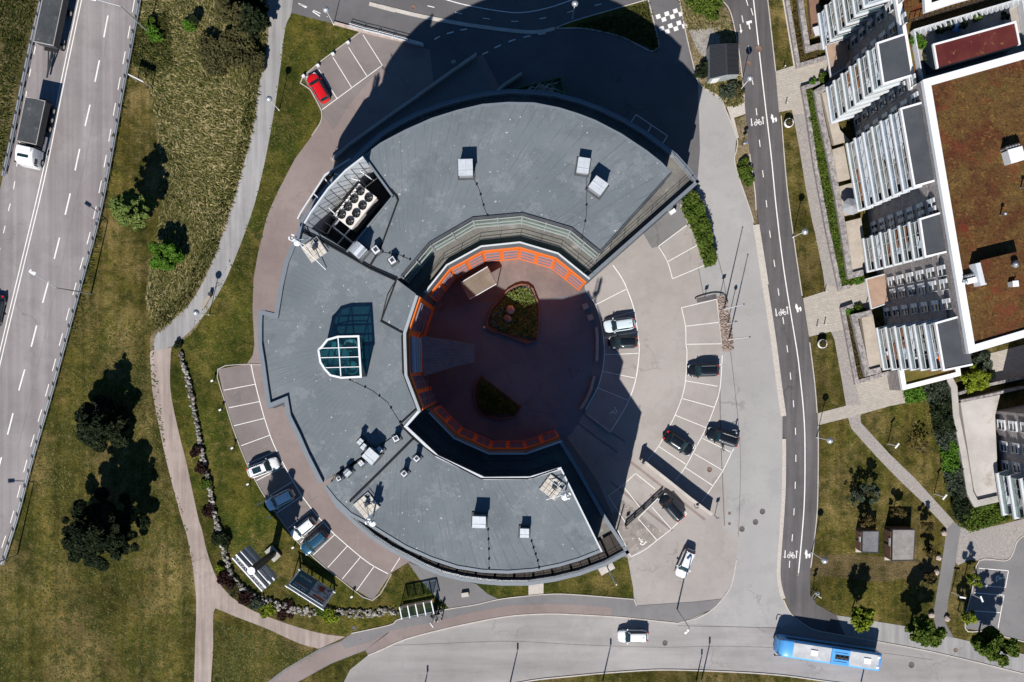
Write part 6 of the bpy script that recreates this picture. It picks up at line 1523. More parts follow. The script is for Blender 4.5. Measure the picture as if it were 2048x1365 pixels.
mast_lamp('lamp at the south kerb below the white driving car',1205,1363,4.9,(0,-6),.2,head=(.8,.22))
mast_lamp('lamp at the south kerb, right one of a close pair',1403,1360,4.9,(0,-6),.2,head=(.8,.22))
mast_lamp('shorter lamp at the south kerb, left one of a close pair',1392,1362,3.4,(0,-6),.15,head=(.7,.2))
mast_lamp('lamp at the bottom edge on the wide road',1019,1372,4.9,(0,-6),.2,head=(.8,.22))
mast_lamp('lamp at the bottom edge by the grass island',846,1385,2.6,(0,-6),.2,head=(.8,.22))
mast_lamp('lamp at the bottom edge south of the bus',1722,1364,3.2,(0,-6),.2,head=(.6,.2))
for px,py,arm,lb in ((1775,888,(5,-6),'white T-shaped lamp on the small lawn below the plaza'),(1868,988,(5,-6),'white T-shaped lamp beside the diagonal paved path'),(1903,1184,(6,1),'white T-shaped lamp beside the asphalt path'),(1940,1187,(2,5),'white bent lamp at the kerb of the car park bays')):
    q = P(px,py,0); t = thing('path_lamp', lb, 'path lamp', (q[0],q[1],0), math.atan2(-arm[1],arm[0]), 'white T-shaped path lamps')
    m = MB(); m.tube((0,0,0),(0,0,3.4),.06,n=8); m.build('pole', M['white_metal'], t); m = MB(); m.box((0,0,3.42),(.85,.22,.1)); m.build('lamp_head', M['white_metal'], t)
for i,(px,py,lb) in enumerate(((427,762,'heater post at the north end of the western bays'),(443,820,'heater post second from the north of the western bays'),(467,896,'heater post beside the fourth western bay'),(498,968,'heater post just below the white car with glass roof'),(541,1034,'heater post between light blue car and white hatchback'),(588,1094,'heater post beside the dark blue car'),(705,1192,'heater post at the south end of the western bays'))):
    q = P(px,py,.4); t = thing('post', lb, 'post', (q[0],q[1],0), .5, 'short white topped posts by the western bays')
    m = MB(); m.tube((0,0,0),(0,0,1.0),.06,n=6); m.build('pole', M['dark_metal'], t); m = MB(); m.box((0,0,1.1),(.34,.22,.26)); m.build('socket_box', M['white_metal'], t)
for i,(px,py,lb) in enumerate(((696,86,'white wheel block, highest in the northwest lot'),(666,109,'white wheel block, second in the northwest lot'),(636,132,'white wheel block, third in the northwest lot'),(607,153,'white wheel block beside the red hatchback'))):
    q = P(px,py,.4); t = thing('charging_box', lb, 'charging box', (q[0],q[1],0), .6, 'white boxes on the kerb of the northwest bays')
    m = MB(); m.box((0,0,.45),(.42,.3,.5)); m.build('housing', M['white_metal'], t); m = MB(); m.tube((0,0,0),(0,0,.3),.05); m.build('post', M['dark_metal'], t)
for px,py,h,lb in ((1447.7,619,11.8,'white flagpole, northern one in the gravel bed'),(1457.2,679,12.2,'white flagpole, southern one in the gravel bed')):
    q = P(px,py,0); t = thing('flagpole', lb, 'flagpole', (q[0],q[1],0), 0, 'flagpoles in the gravel bed')
    m = MB(); m.tube((0,0,0),(0,0,h),.10,.05,n=8); m.build('pole', M['white_metal'], t); m = MB(); m.ball((0,0,h+.05),.11,8); m.build('finial', M['dark_metal'], t)
q = P(1212,1132,0); t = thing('flagpole','white leaning pole on stone slab by the southern tip of the ring building','flagpole',(*P(1214,1134,0)[:2],0)); m = MB(); m.tube((0,0,0),(.3,-.4,9.5),.12,.09,n=8); m.build('pole', M['white_metal'], t)
m = MB(); m.box((-.2,0,.06),(2.2,1.6,.12),.5); m.build('base_slab', M['kerb'], t)
# guard rails
def guard_rail(label, pts, h=.75, name='guard_rail', off=0, step=2.0):
    L = PX(curve(pts,4), h); q = L[0]; t = wthing(name, label, 'guard rail', (q[0],q[1],0), 'guard rails along the highway')
    m = MB(); m.wall(L, h-.34, h, .22); m.build('rail', M['metal'], t)
    m = MB(); m.wall(offset(L,.24), h-.26, h-.04, .1); m.build('rail', M['metal'], t)
    d = [0]
    for a,b in zip(L[:-1],L[1:]): d.append(d[-1]+math.hypot(b[0]-a[0],b[1]-a[1]))
    n = min(98,int(d[-1]/step))
    for i in range(n):
        p_ = at_line(L, (i+.5)/n); m = MB(); m.box((p_[0],p_[1],h/2+.02),(.2,.55,h+.06),.2); m.build('post', M['dark_metal'], t)
guard_rail('grey guard rail on the right side of the highway', [(a+2,b) for a,b in HR[1:-2]], step=2.1)
guard_rail('grey guard rail on the left side of the highway beside the truck', [(a-2,b) for a,b in HL[1:7]])
# railings, north
q = P(700,45,0); t = wthing('bicycle_railing','long grey barrier railing beside the northern footway','railing',P(700,48,0))
L = PX([(698,47),(728,56),(757,63),(787,71),(817,79),(846,87)],1.0)
m = MB()
for i in range(5):
    a,b = L[i],L[i+1]; a2 = at_line([a,b],.04); b2 = at_line([a,b],.96)
    m.path([(a2[0],a2[1],0),(a2[0],a2[1],1.05),(b2[0],b2[1],1.05),(b2[0],b2[1],0)],.04,6); m.tube((a2[0],a2[1],.6),(b2[0],b2[1],.6),.04,n=6)
m.build('hoop', M['white_metal'], t)
m = MB()
for z in (.85,.55): m.path([(x,y,z) for x,y in offset(L,-.2)],.05,6)
m.build('rail', M['metal'], t)
def lowwall(name, label, cat, pts, h, th, mat, rail=None, capm=None, group=None):
    t = wthing(name, label, cat, P(*pts[0],0), group); L = PX(pts, h); m = MB(); m.wall(L, 0, h, th); m.build('wall', mat, t)
    if capm: m = MB(); m.wall(L, h+.002, h+.07, th+.08); m.build('capping', capm, t)
    if rail:
        m = MB(); L2 = offset(L, .12); 
        for z in (h+.5,h+1.0): m.path([(x,y,z) for x,y in L2],.035,5)
        for i in range(24): p_ = at_line(L2,i/23); m.tube((p_[0],p_[1],h),(p_[0],p_[1],h+1.0),.03,n=5)
        m.build('railing', rail, t)
lowwall('ramp_wall','long shaded retaining wall with railing on the north side of the garage ramp','retaining wall',[(953,109),(905,142),(830,196),(760,245),(700,288),(662,320)],1.0,.35,M['concrete'],M['metal'],M['concrete'])
lowwall('ramp_wall','short shaded retaining wall with railing on the south side of the garage ramp','retaining wall',[(1043,148),(1010,169),(985,190)],1.0,.35,M['concrete'],M['metal'],M['concrete'])
lowwall('retaining_wall','long concrete retaining wall cutting diagonally through the east car park','retaining wall',[(1283,920),(1330,957),(1380,997),(1424,1030)],1.9,.35,M['concrete'],None,M['kerb'])
t = wthing('low_fence','low dark fence rail between the southeastern bays','fence',P(1254,1052,0)); L = PX([(1252,1053),(1288,1021),(1324,987)],.9)
m = MB(); m.wall(L,.62,.9,.12); m.wall(L,.2,.35,.1); m.build('rail', M['dark_metal'], t)
for i in range(5): p_ = at_line(L,i/4); m = MB(); m.box((p_[0],p_[1],.45),(.16,.16,1.0),.7); m.build('post', M['dark_metal'], t)
for px,py,h,lb in ((1283,925,2.7,'thin sign post at the upper end of the retaining wall'),(1388,1012,2.6,'thin dark post on the middle of the retaining wall'),(1429,1032,2.6,'dark post with box at the lower end of the retaining wall'),(1251,1054,2.2,'short dark post at the lower end of the low fence'),(1409,596,1.8,'thin sign post in the dark soil bed'),(1440,591,3.0,'thin sign post at the top of the gravel bed')):
    q = P(px,py,0); t = thing('sign_post', lb, 'sign post', (q[0],q[1],0), .3, 'thin dark posts in the east car park'); m = MB(); m.tube((0,0,0),(0,0,h),.05,n=6); m.build('pole', M['dark_metal'], t)
    m = MB(); m.box((0,.04,h-.3),(.5,.05,.6)); m.build('sign_plate', M['metal'], t)
# curved seats, blocks, wall in the court
lowwall('curved_seat','upper curved concrete seat at the east side of the courtyard','bench',[(1193,655),(1195,680),(1194,724)],.5,.4,M['concrete'],group='curved concrete seats')
lowwall('curved_seat','lower curved concrete seat at the east side of the courtyard','bench',[(1189,753),(1182,780),(1172,802),(1161,819)],.5,.4,M['concrete'],group='curved concrete seats')
lowwall('low_wall','straight low concrete wall below the wheelchair bay','low wall',[(1171,826),(1222,865)],.5,.35,M['concrete'])
for px,py,lb in ((1171,613,'upper concrete block seat by the courtyard edge'),(1181,635,'lower concrete block seat by the courtyard edge')):
    q = P(px,py,.5); m = MB(); m.box((0,0,.25),(.75,.75,.5)); m.box((0,0,.52),(.8,.8,.05)); o = m.build('concrete_block', M['concrete']); o.location=(q[0],q[1],0); o.rotation_euler=(0,0,.35); tag(o, lb, 'block seat', 'concrete block seats')
for i,(a,b,lb) in enumerate((((978,657),(996,664),'left wooden bench of the three before the flower bed'),((1009,667),(1029,673),'middle wooden bench of the three before the flower bed'),((1036,676),(1057,686),'right wooden bench of the three before the flower bed'))):
    A_, B_ = P(*a,.4), P(*b,.4); ang = math.atan2(B_[1]-A_[1],B_[0]-A_[0]); Lb_ = math.hypot(B_[0]-A_[0],B_[1]-A_[1])
    t = thing('wooden_bench', lb, 'bench', ((A_[0]+B_[0])/2,(A_[1]+B_[1])/2,0), ang, 'brown benches by the flower bed')
    m = MB()
    for k in range(4): m.box((0,(k-1.5)*.16,.45),(Lb_,.13,.05))
    m.build('seat', M['brown_wood'], t)
    for s_ in (-1,1): m = MB(); m.box((s_*Lb_*.38,0,.22),(.1,.55,.42)); m.build('leg', M['dark_metal'], t)
q = P(412,604,.4); t = thing('path_bench','weathered wooden bench beside the end of the cycle path','bench',(q[0],q[1],0),math.atan2(26,16))
for k in range(4): m = MB(); m.box((0,(k-1.5)*.14,.45),(1.9,.12,.05)); m.build('slat', M['wood'], t)
for s_ in (-1,1): m = MB(); m.box((s_*.75,0,.22),(.1,.5,.42)); m.build('leg', M['dark_metal'], t)
m = MB(); m.box((0,-.32,.75),(1.9,.05,.4)); m.build('backrest', M['wood'], t)
m = MB(); m.box((1.4,.1,.4),(.45,.45,.8)); o = m.build('litter_bin', M['dark_metal']); 
q2 = P(421,590,.4); o.location=(q2[0]-1.4,q2[1],0); tag(o,'dark litter bin at the upper end of the path bench','litter bin')
# slatted wooden shelter in the courtyard
t = wthing('slatted_shelter','flat shelter with slatted wooden roof in the courtyard by the orange wall','shelter',P(957,572,0))
A,B,C,D = [P(*p_,3.0) for p_ in ((921.5,566),(975,534),(993,568),(939,599))]
m = MB(); 
for i in range(26):
    t0, t1 = i/26, (i+.72)/26
    lp3 = lambda p_,q_,u: (p_[0]+(q_[0]-p_[0])*u, p_[1]+(q_[1]-p_[1])*u)
    m.prism([lp3(A,D,t0),lp3(B,C,t0),lp3(B,C,t1),lp3(A,D,t1)], 2.92, 3.0, 0, bottom=True)
m.build('roof_slats', surf('slat_wood',[(.22,.19,.15),(.30,.26,.21)],s1=.6,grain=.15), t)
m = MB(); m.wall([A[:2],B[:2]],2.75,3.02,.12); m.wall([D[:2],C[:2]],2.75,3.05,.12); m.wall([A[:2],D[:2]],2.6,2.9,.1); m.wall([B[:2],C[:2]],2.6,2.9,.1); m.build('frame', M['white_trim'], t)
for p_ in (A,B,C,D): m = MB(); m.tube((p_[0]*.995,p_[1]*.995,0),(p_[0]*.995,p_[1]*.995,2.9),.07); m.build('post', M['dark_metal'], t)
# bus shelter and the people beside it
t = wthing('bus_shelter','glass roofed bus shelter with five white roof beams','bus shelter',P(833,1222,0))
A,B,C,D = [P(*p_,2.6) for p_ in ((799,1214),(862,1201),(868,1228),(804,1239))]
gm = tinted_glass('clear_roof_glass', (.80,.86,.88), .85)
m = MB(); m.prism([A[:2],B[:2],C[:2],D[:2]],2.56,2.6,0,bottom=True); m.build('roof_glass', gm, t)
for i in range(5):
    u = i/4; a = lp3(A,B,u); d = lp3(D,C,u); m = MB(); m.wall([a,d],2.6,2.72,.14); m.build('roof_beam', M['white_metal'], t)
m = MB(); m.wall([A[:2],B[:2]],2.5,2.75,.1); m.build('gutter', M['dark_metal'], t)
for p_ in (A,B): m = MB(); m.tube((p_[0],p_[1],0),(p_[0],p_[1],2.6),.06); m.build('post', M['dark_metal'], t)
for i in range(4):
    a,b = lp3(A,B,i/4+.02), lp3(A,B,(i+1)/4-.02); m = MB(); m.wall([a,b],.3,2.2,.04); m.build('glass_panel', gm, t)
m = MB(); m.wall([lp3(A,D,.3),lp3(B,C,.3)],.42,.5,.4); m.build('bench_seat', M['brown_wood'], t)
m = MB(); m.box((*lp3(C,D,.02),1.3),(.14,1.3,1.9),.2); m.build('timetable_board', M['dark_metal'], t)
# utility houses and shed
def house(name, label, quad, z, mat_r, mat_w, doors=True):
    t = wthing(name, label, 'utility house', P(*quad[0],0)); L = PX(quad, z); m = MB(); m.prism(offset(L+[L[0]], .12)[:4] if False else L, 0, z-.12, 0, cap=False); m.build('wall', mat_w, t)
    m = MB(); m.prism(L, z-.12, z, 0, bottom=True); m.build('roof', mat_r, t)
    m = MB(); m.wall(L+[L[0]], z-.16, z+.05, .1); m.build('roof_edge', M['dark_metal'], t)
    if doors:
        a,b = L[0], L[3]
        for u0,u1 in ((.08,.46),(.54,.92)): m = MB(); m.wall(offset([lp3(a,b,u0),lp3(a,b,u1)],-.06 if a[1]>b[1] else .06),.1,z-.4,.06); m.build('door', M['brown_wood'], t)
        m = MB(); m.wall(offset([lp3(a,b,.3),lp3(a,b,.55)],-.12 if a[1]>b[1] else .12),z-1.0,z-.45,.04); m.build('sign_plate', M['white_metal'], t)
house('utility_house','small dark roofed utility house on the southern lawn, left of two',[(1725,1063),(1758,1063),(1756,1106),(1724.5,1105)],2.5,surf('tar_roof',[(.14,.14,.145),(.20,.20,.205)],s1=1,grain=.3),M['brown_wood'])
house('utility_house','larger brownish gravel roofed utility house on the southern lawn, right of two',[(1785,1060),(1830,1060),(1827,1121),(1784,1122)],2.8,surf('gravel_roof',[(.22,.20,.19),(.30,.275,.26)],s1=1,grain=.35,gs=12),M['brown_wood'])
t = wthing('corrugated_shed','black corrugated gabled shed beside the cycle track','shed',P(1450,125,0))
A,B,C,D = [P(*p_,2.4)[:2] for p_ in ((1419,91),(1477,88),(1478,149),(1420,158))]; R1, R2 = P(1451,88,3.2), P(1453,150,3.2)
m = MB(); m.add([(*A,0),(*B,0),(*C,0),(*D,0),(*A,2.4),(*B,2.4),(*C,2.4),(*D,2.4),R1,R2],[(0,3,7,4),(1,5,6,2),(0,4,8,5,1),(3,2,6,9,7)]); m.build('wall', surf('shed_wall',[(.25,.28,.28),(.33,.36,.36)],s1=2,grain=.1), t)
m = MB(); n = 25
for side,(a,b) in enumerate(((A,D),(B,C))):
    for i in range(n):
        for k,(u0,u1,dz) in enumerate(((i/n,(i+.5)/n,.05),((i+.5)/n,(i+1)/n,0.0))):
            e0,e1 = lp3(a,b,u0),lp3(a,b,u1); r0 = (R1[0]+(R2[0]-R1[0])*u0,R1[1]+(R2[1]-R1[1])*u0); r1 = (R1[0]+(R2[0]-R1[0])*u1,R1[1]+(R2[1]-R1[1])*u1)
            m.add([(*e0,2.44+dz),(*e1,2.44+dz),(*r1,3.24+dz),(*r0,3.24+dz)],[(0,1,2,3)], 1 if dz else 0); 
            m.add([(*e1,2.44),(*e1,2.49),(*r1,3.29),(*r1,3.24)],[(0,1,2,3)])
m.build('roof', [plain('corrugated_black',(.012,.013,.017),.45,spec=.6), plain('corrugated_rib',(.045,.048,.055),.5,spec=.4)], t)
m = MB(); m.wall([R1[:2],R2[:2]],3.24,3.33,.3); m.build('ridge_cap', M['dark_metal'], t)
m = MB(); m.wall(offset([lp3(D,C,.1),lp3(D,C,.35)],-.05),0,2.0,.06); m.build('door', M['white_metal'], t)
# timber container behind the ring building
t = wthing('timber_skip','green framed skip filled with scrap timber in the northern shade','skip',P(1082,178,0)); A,B,C,D = [P(*p_,1.3)[:2] for p_ in ((1033,177),(1121.5,155),(1129,188),(1040,212))]
m = MB(); m.wall([A,B,C,D,A],0,1.3,.1); m.flat([A,B,C,D],.2); m.build('skip_wall', plain('skip_green',(.03,.16,.06),.5), t)
rr = random.Random(4); m = MB()
for i in range(46):
    c_ = lp3(lp3(A,B,rr.uniform(.08,.92)),lp3(D,C,rr.uniform(.08,.92)),rr.uniform(.12,.88)); m.box((c_[0],c_[1],.5+rr.uniform(0,.8)),(rr.uniform(.8,2.4),.14,.07),rr.uniform(-.5,.9))
m.build('scrap_timber', M['wood'], t)
# tower sign with three stacked boards
q = P(547,1107,0); ang = rot_px(54,60); t = thing('tower_sign','tall dark mast carrying three stacked silver sign boards on the southwest lawn','sign tower',(q[0],q[1],0),ang)
m = MB(); m.box((0,0,.25),(1.3,2.0,.5),math.pi/2); m.build('plinth', M['concrete'], t)
m = MB(); m.tube((0,0,0),(0,0,11.7),.5,.48,n=14); m.build('mast', M['dark_metal'], t)
m = MB(); m.tube((0,0,11.7),(0,0,11.8),.52,n=16); m.build('mast_cap', M['white_metal'], t)
for z0,z1 in ((9.9,11.3),(7.6,9.0),(5.2,6.8)):
    m = MB(); m.box((0,-.2,(z0+z1)/2),(5.8,.10,z1-z0)); bd_ = m.build('sign_board', M['metal'], t)
    m = MB(); m.box((0,-.2,z1),(5.8,.22,.1)); m.box((0,-.85,z1),(5.8,.16,.08)); m.box((0,-.2,z0),(5.8,.3,.1)); m.build('board_frame', M['white_metal'], bd_)
    m = MB(); m.box((0,-.85,(z0+z1)/2),(5.8,.08,z1-z0)); m.build('rear_panel', M['metal'], bd_)
    m = MB()
    for i in range(6): m.tube((-2.7+i*.9,-.22,z1-.05),(-2.3+i*.9,-.82,z1-.05),.022,n=5); m.tube((-2.3+i*.9,-.82,z1-.05),(-1.8+i*.9,-.22,z1-.05),.022,n=5)
    m.build('truss', M['white_metal'], bd_)
# billboard facing the car park, with its writing
z0b, z1b = .8, 4.0
E0, E1 = P(601,1140,z0b), P(667,1182,z0b); bc = ((E0[0]+E1[0])/2,(E0[1]+E1[1])/2); ang = math.atan2(E1[1]-E0[1],E1[0]-E0[0])
Lbb = math.hypot(E1[0]-E0[0],E1[1]-E0[1]); t = thing('billboard','large billboard with dark teal and white halves on the grass by the western bays','billboard',(bc[0],bc[1],0),ang)
m = MB(); tl = 1.9   # board leans slightly back
def bp(x, z, o=0.0): return (x, -tl*(z-z0b)/(z1b-z0b)+o*.99, z+o*.06)
def bpan(name, x0,x1,u0,u1, mat, o, par):
    za, zb_ = z0b+(z1b-z0b)*u0, z0b+(z1b-z0b)*u1
    m = MB(); f = [bp(x0,za,o),bp(x1,za,o),bp(x1,zb_,o),bp(x0,zb_,o)]; b_ = [bp(x0,za,o-.03),bp(x1,za,o-.03),bp(x1,zb_,o-.03),bp(x0,zb_,o-.03)]
    m.add(f+b_,[(0,1,2,3),(7,6,5,4),(0,4,5,1),(1,5,6,2),(2,6,7,3),(3,7,4,0)]); return m.build(name, mat, par)
teal = plain('board_teal',(.02,.12,.16),.5); hx = Lbb/2
board = bpan('board_panel', -hx, hx, 0,1, M['white_trim'], 0.0, t)
bpan('teal_panel', -hx+.02, .1, .0,.93, teal, .04, board)
bpan('photo_panel', .14, hx-.02, .02,.55, surf('board_photo',[(.12,.12,.13),(.45,.45,.46),(.6,.6,.6)],s1=2.2,grain=.3,lo=.4,hi=.6), .04, board)
bpan('red_patch', .9, 1.7, .12,.36, plain('board_red',(.28,.035,.02),.6), .06, board)
bpan('orange_bar', .7, hx-.25, .64,.74, plain('board_orange',(.62,.10,.03),.6), .06, board)
bpan('blue_bar', .2, 1.5, .80,.84, teal, .06, board); bpan('blue_bar', 1.7, hx-.2, .80,.84, teal, .06, board)
bpan('text_bar', -hx+.5, -.5, .54,.57, plain('dim_red',(.25,.05,.04),.6), .06, board); bpan('text_bar', -hx+.4,-.3,.64,.67, M['metal'], .06, board)
def writing(txt, x, u, size, mat, par):
    cu = bpy.data.curves.new('lettering','FONT'); cu.body = txt; cu.size = size; cu.align_x = 'CENTER'; cu.extrude = .01
    o = bpy.data.objects.new('lettering', cu); COL.objects.link(o)
    zz = z0b+(z1b-z0b)*u; p_ = bp(x, zz, .075)
    dep = bpy.context.evaluated_depsgraph_get(); me = bpy.data.meshes.new_from_object(o.evaluated_get(dep)); bpy.data.objects.remove(o)
    ob = bpy.data.objects.new('lettering', me); COL.objects.link(ob); me.materials.clear(); me.materials.append(mat); ob.parent = par
    ob.location = p_; ob.rotation_euler = (math.radians(90-math.degrees(math.atan(tl/(z1b-z0b)))), 0, math.pi)
    return ob
writing('VENTURI', -hx/2, .20, .50, M['white_roof_trim'], board)
m = MB(); rr = random.Random(8); x = -hx+.35
while x < -.35:
    w_ = rr.uniform(.09,.22); za = z0b+(z1b-z0b)*.75; zb_ = z0b+(z1b-z0b)*(.75+rr.choice([.05,.07,.07])); m.add([bp(x,za,.075),bp(x+w_,za,.075),bp(x+w_,zb_,.075),bp(x,zb_,.075)],[(0,1,2,3)]); x += w_+rr.choice([.06,.06,.06,.25])
m.build('lettering', M['white_roof_trim'], board)
m = MB()
for u in (0,1.0): z = z0b+(z1b-z0b)*u; m.tube(bp(-hx-.4,z,-.1),bp(hx+.4,z,-.1),.10,n=6)
m.tube(bp(-hx,z1b-.25,.1),bp(hx,z1b-.25,.1),.06,n=6); m.build('frame', M['white_metal'], t)
for x in (-hx-.1,-hx/3,hx/3,hx+.1):
    m = MB(); m.tube((x,-.15,0),(x,-.15-tl,z1b),.12,n=8); m.tube((x,-2.6,0),(x,-.2-tl*.9,z1b*.9),.08,n=6); m.build('post', M['white_metal'], t)
# road signs
t = wthing('road_sign','wide road sign panel on two posts beside the highway','road sign',P(283,168,0)); a,b = P(258,150,3.0),P(288,165,3.0)
m = MB(); m.wall([a[:2],b[:2]],2.5,3.4,.08); m.build('sign_panel', M['white_metal'], t)
for p_ in (a,b): m = MB(); m.tube((p_[0],p_[1],0),(p_[0],p_[1],3.2),.07); m.build('post', M['metal'], t)
for px,py,h,rt,mt,lb in ((518,19,3.0,.3,'sign_blue','blue and white path sign beside the northern thicket'),(1624,1180,3.0,.4,'white_metal','post with round signs at the southern end of the cycle track'),(1484,295,2.9,.2,'sign_blue','small sign in the narrow bed by the painted bicycle'),(909,133,2.2,.2,'white_metal','small sign on the shaded ramp wall'),(1287,8,2.4,.2,'white_metal','small sign at the tip of the shaded planted triangle')):
    if 'sign_blue' not in M: M['sign_blue'] = plain('sign_blue',(.03,.12,.5),.4)
    q = P(px,py,0); t = thing('path_sign', lb, 'road sign', (q[0],q[1],0), rt, 'small road signs'); m = MB(); m.tube((0,0,0),(0,0,h),.04,n=6); m.build('post', M['metal'], t)
    m = MB(); m.tube((0,.06,h-.2),(0,.10,h-.2),.32,n=18); m.build('sign_disc', M[mt], t); m = MB(); m.tube((0,.06,h-.85),(0,.10,h-.85),.30,n=18); m.build('sign_disc', M['white_metal'], t)
t = wthing('bicycle_rack','small grey bicycle rack on the grass at the end of the cycle track','bicycle rack',P(1632,1190,0)); m = MB()
for a,b in (((1624,1196),(1630,1186)),((1629,1197),(1635,1188)),((1636,1192),(1643,1197))): A_,B_ = P(*a,.7),P(*b,.7); m.path([(A_[0],A_[1],0),A_,B_,(B_[0],B_[1],0)],.04,6)
m.build('hoop', M['metal'], t)
for px,py,lb in ((1578,246,'white round planter near the northern painted bicycle'),(1645,688,'white round planter near the middle plaza')):
    q = P(px,py,.9); t = thing('planter', lb, 'planter', (q[0],q[1],0), 0, 'white round planters'); m = MB(); m.lathe((0,0,0),[(.38,0),(.62,.5),(.62,1.1),(.54,1.1),(.52,.95),(.05,.95)],20); m.build('pot', M['white_roof_trim'], t)
    rng = np.random.default_rng(px); leaf_object('plant', blob_points(rng,[(0,0,1.1,.5,.5,.28)],260), .16, M['leaf_brown'], t, rng)
for px,py,lb in ((1571,209,'thin bollard on the northern plaza'),(1633,653,'left bollard of the pair on the middle plaza'),(1648,649,'right bollard of the pair on the middle plaza'),(1649,584,'short white bollard at the corner of the middle plaza'),(1567,136,'white bollard at the grass tip of the northern plaza')):
    q = P(px,py,0); t = thing('bollard', lb, 'bollard', (q[0],q[1],0), 0, 'bollards on the plazas'); m = MB(); m.tube((0,0,0),(0,0,1.0),.07,n=8); m.build('post', M['metal'], t); m = MB(); m.lathe((0,0,.98),[(.09,0),(.09,.06),(.03,.1)],8); m.build('cap', M['white_metal'], t)
for px,py,lb in ((1889,1067,'pink boulder at the end of the diagonal paved path'),(1878,1116,'pink boulder beside the upper asphalt path'),(1874,1145,'pink boulder halfway down the asphalt path'),(1864,1231,'pink boulder left of the lower asphalt path'),(1895,1238,'pink boulder right of the lower asphalt path')):
    q = P(px,py,.4); rr = random.Random(px); m = MB(); m.ball((0,0,.3),.42,9,sz=.9,jit=.14,rnd=rr); o = m.build('boulder', M['boulder']); o.location=(q[0],q[1],0); tag(o, lb, 'boulder', 'pink boulders along the asphalt path')
rust = surf('cast_iron',[(.16,.10,.075),(.22,.15,.12)],s1=3,grain=.2); iron = surf('cast_iron_grey',[(.10,.085,.085),(.15,.13,.13)],s1=3,grain=.2)
for px,py,r,mt,lb in ((1525,1024,.38,iron,'dark manhole cover right of the three on the east road'),(1511,1045,.38,iron,'dark manhole cover in the middle of the three on the east road'),(1484,1059,.38,iron,'dark manhole cover left of the three on the east road'),(827,15,.38,rust,'rusty manhole cover on the northern cycle lane'),(1517,98,.48,rust,'large rusty manhole cover on the cycle track by the black shed'),(1497,127,.38,rust,'smaller rusty manhole cover on the cycle track by the black shed'),(1330,1287,.36,iron,'manhole cover right of the white driving car'),(1419,940,.36,rust,'rusty manhole cover in a curved bay'),(1911,1301,.3,rust,'rusty manhole cover on the pale pavement'),(1823,1331,.4,iron,'dark manhole cover right of the bus'),(708,1257,.32,iron,'pale round cover on the grass near the path end'),(1459,1027,.2,rust,'upper of two small rusty covers by the fore court'),(1459,1048,.2,rust,'lower of two small rusty covers by the fore court')):
    q = P(px,py,.05); m = MB(); m.lathe((0,0,0),[(r,0),(r,.012),(r*.86,.013),(r*.85,.008),(r*.1,.008)],24); o = m.build('manhole_cover', mt); o.location=(q[0],q[1],.045); tag(o, lb, 'manhole cover','manhole covers')
t = thing('stone_seat','small yellow and white stone box on the grey yard','bench',(*P(930,1190,.4)[:2],.03),.15); m = MB(); m.box((0,0,.22),(.95,.55,.42)); m.build('body', M['concrete'], t); m = MB(); m.box((0,0,.46),(1.0,.6,.06)); m.build('top', M['kerb'], t)
t = thing('white_cabinet','white cabinet on legs against the northeast corner wall','cabinet',(*P(1345,424,.8)[:2],.03),.6); m = MB(); m.box((0,0,.75),(.85,.55,.6)); m.build('body', M['white_metal'], t); m = MB(); m.box((.3,0,.25),(.06,.4,.45)); m.box((-.3,0,.25),(.06,.4,.45)); m.build('leg', M['metal'], t)
# field-stone wall
t = wthing('stone_wall','long loose field stone wall curving round the southwest lawn','stone wall',P(361,706,0)); rr = random.Random(12)
Lw = PX(curve([(361,706),(369,735),(378,770),(384,800),(390,830),(398,870),(404,905),(413,945),(420,980),(427,1020),(437,1060),(447,1095),(452,1120),(462,1148),(483,1175),(512,1196),(540,1208),(565,1214),(600,1224),(640,1224),(690,1226),(735,1228),(775,1224),(797,1221)],4),.3)
m = MB()
for i in range(760):
    p_ = at_line(Lw,(i+rr.random())/760); wd_ = .28 if i < 480 else .55; s_ = rr.uniform(.10,.27); m.ball((p_[0]+rr.uniform(-wd_,wd_),p_[1]+rr.uniform(-wd_,wd_),.18+rr.uniform(0,.35)*(i<560)),s_,7,sz=.8,jit=.22,rnd=rr)
m.build('stones', M['rock'], t)
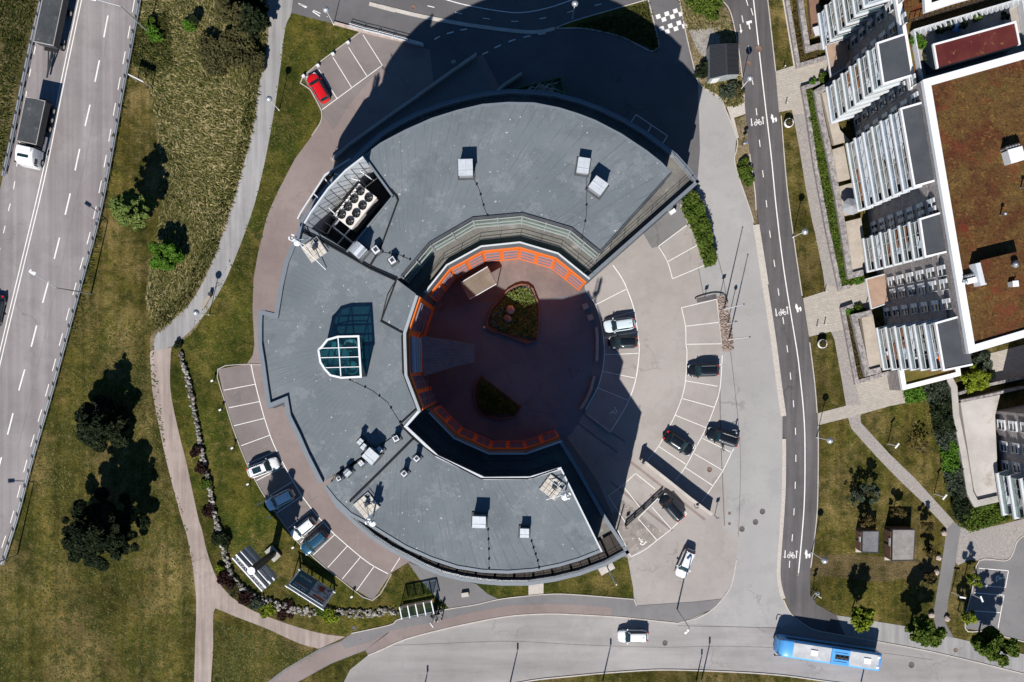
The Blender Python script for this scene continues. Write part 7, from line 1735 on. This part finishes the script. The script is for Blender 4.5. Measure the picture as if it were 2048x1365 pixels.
# ------------------------------------------------------------------ people
def person(label, px, py, rot, top, legs, hair, pose=0, hold=None, carry=None):
    q = P(px,py,0.9); t = thing('person', label, 'person', (q[0],q[1],.06), rot)
    skin = 'skin'
    if skin not in M: M[skin] = plain('skin',(.52,.30,.21),.6)
    V = []; E = []; R = []
    def v(p_, r): V.append(p_); R.append(r); return len(V)-1
    def e(a,b): E.append((a,b))
    pel = v((0,0,.95),(.15,.11)); sp = v((0,0,1.12),(.135,.10)); ch = v((0,.01,1.32),(.17,.12)); nk = v((0,.01,1.48),(.06,.06)); hd = v((0,.03,1.60),(.085,.095)); ht = v((0,.02,1.70),(.08,.09))
    e(pel,sp); e(sp,ch); e(ch,nk); e(nk,hd); e(hd,ht)
    st = .16 if pose == 1 else .04
    for s_ in (-1,1):
        hip = v((.10*s_,0,.88),(.095,.095)); kn = v((.11*s_,st*s_,.5),(.065,.065)); an = v((.11*s_,st*s_*1.4-.04,.09),(.042,.045)); toe = v((.12*s_,st*s_*1.4+.14,.04),(.038,.03))
        e(pel,hip); e(hip,kn); e(kn,an); e(an,toe)
        sh = v((.19*s_,.0,1.40),(.062,.062)); fw = .12+.25*(pose==2)
        el = v((.25*s_,.02,1.14),(.045,.045)); wr = v((.23*s_,fw+.1,1.0),(.028,.026)); pm = v((.22*s_,fw+.17,.97),(.036,.018))
        e(ch,sh); e(sh,el); e(el,wr); e(wr,pm)
        for k,(dx,ln_) in enumerate(((-.03,.055),(-.01,.07),(.01,.075),(.03,.06))):
            k1 = v((.22*s_+dx,fw+.17+ln_*.6,.965),(.009,.009)); k2 = v((.22*s_+dx,fw+.17+ln_,.945),(.008,.008)); e(pm,k1); e(k1,k2)
        th_ = v((.22*s_-.045*s_,fw+.17,.975),(.010,.010)); th2 = v((.22*s_-.055*s_,fw+.21,.965),(.008,.008)); e(pm,th_); e(th_,th2)
    me = bpy.data.meshes.new('body'); me.from_pydata(V,E,[]); o = bpy.data.objects.new('body', me); COL.objects.link(o); o.parent = t
    md = o.modifiers.new('skin','SKIN'); md.use_smooth_shade = True; ss = o.modifiers.new('sub','SUBSURF'); ss.levels = 1; ss.render_levels = 1
    for i,r in enumerate(R): me.skin_vertices[0].data[i].radius = r
    me.skin_vertices[0].data[0].use_root = True
    mt, tt, b = new_mat('person_body'); N = NT(tt); sx = tt.nodes.new('ShaderNodeSeparateXYZ'); tt.links.new(N.co, sx.inputs[0])
    tt.links.new(N.ramp(N.math('DIVIDE', sx.outputs[2], 2.0), [(0,(.03,.03,.03)),(.04,legs),(.485,top),(.735,(.52,.30,.21))], 'CONSTANT'), b.inputs['Base Color']); b.inputs['Roughness'].default_value = .8
    me.materials.append(mt)
    m = MB(); m.ball((0,.0,1.68),.118,12,sz=.95); m.ball((0,-.05,1.62),.10,10); m.build('hair', plain('hair',hair,.7), t)
    m = MB(); m.ball((0,.135,1.615),.018,6); m.build('nose', M['skin'], t)
    m = MB(); m.ball((-.035,.115,1.645),.012,6); m.ball((.035,.115,1.645),.012,6); m.build('eyes', M['black'], t)
    return t
person('person in pale shirt with raised bare arms at the bus shelter end',883,1222,.5,(.50,.50,.48),(.30,.30,.28),(.30,.24,.18),2)
person('person in black standing beside the bus shelter corner',864,1232,2.6,(.012,.012,.014),(.02,.02,.025),(.10,.05,.03),0)
person('person in black and white clothes, lowest of the group by the shelter',873,1240,3.0,(.55,.55,.55),(.015,.015,.015),(.02,.015,.012),1)
person('dark haired person in white with black bag near the kerb',884,1236,1.2,(.50,.50,.52),(.02,.02,.03),(.012,.01,.01),2)
person('person in black with light hair facing the bus shelter sign',876,1228,.2,(.015,.015,.017),(.015,.015,.017),(.25,.2,.14),0)
person('person in white shirt reaching into the open rear door of the black car',1472,864,1.5,(.62,.63,.66),(.03,.04,.06),(.02,.015,.012),2)
# bus stop sign
q = P(866,1240,0); t = thing('bus_stop_sign','white flag sign on a pole in front of the bus shelter','bus stop sign',(q[0],q[1],0),.2); m = MB(); m.tube((0,0,0),(0,0,3.0),.05); m.build('pole', M['white_metal'], t); m = MB(); m.box((.05,0,2.7),(.12,.75,.5),.4); m.build('sign_plate', M['white_metal'], t)

for o in bpy.data.objects:
    if '_w' in o: del o['_w']
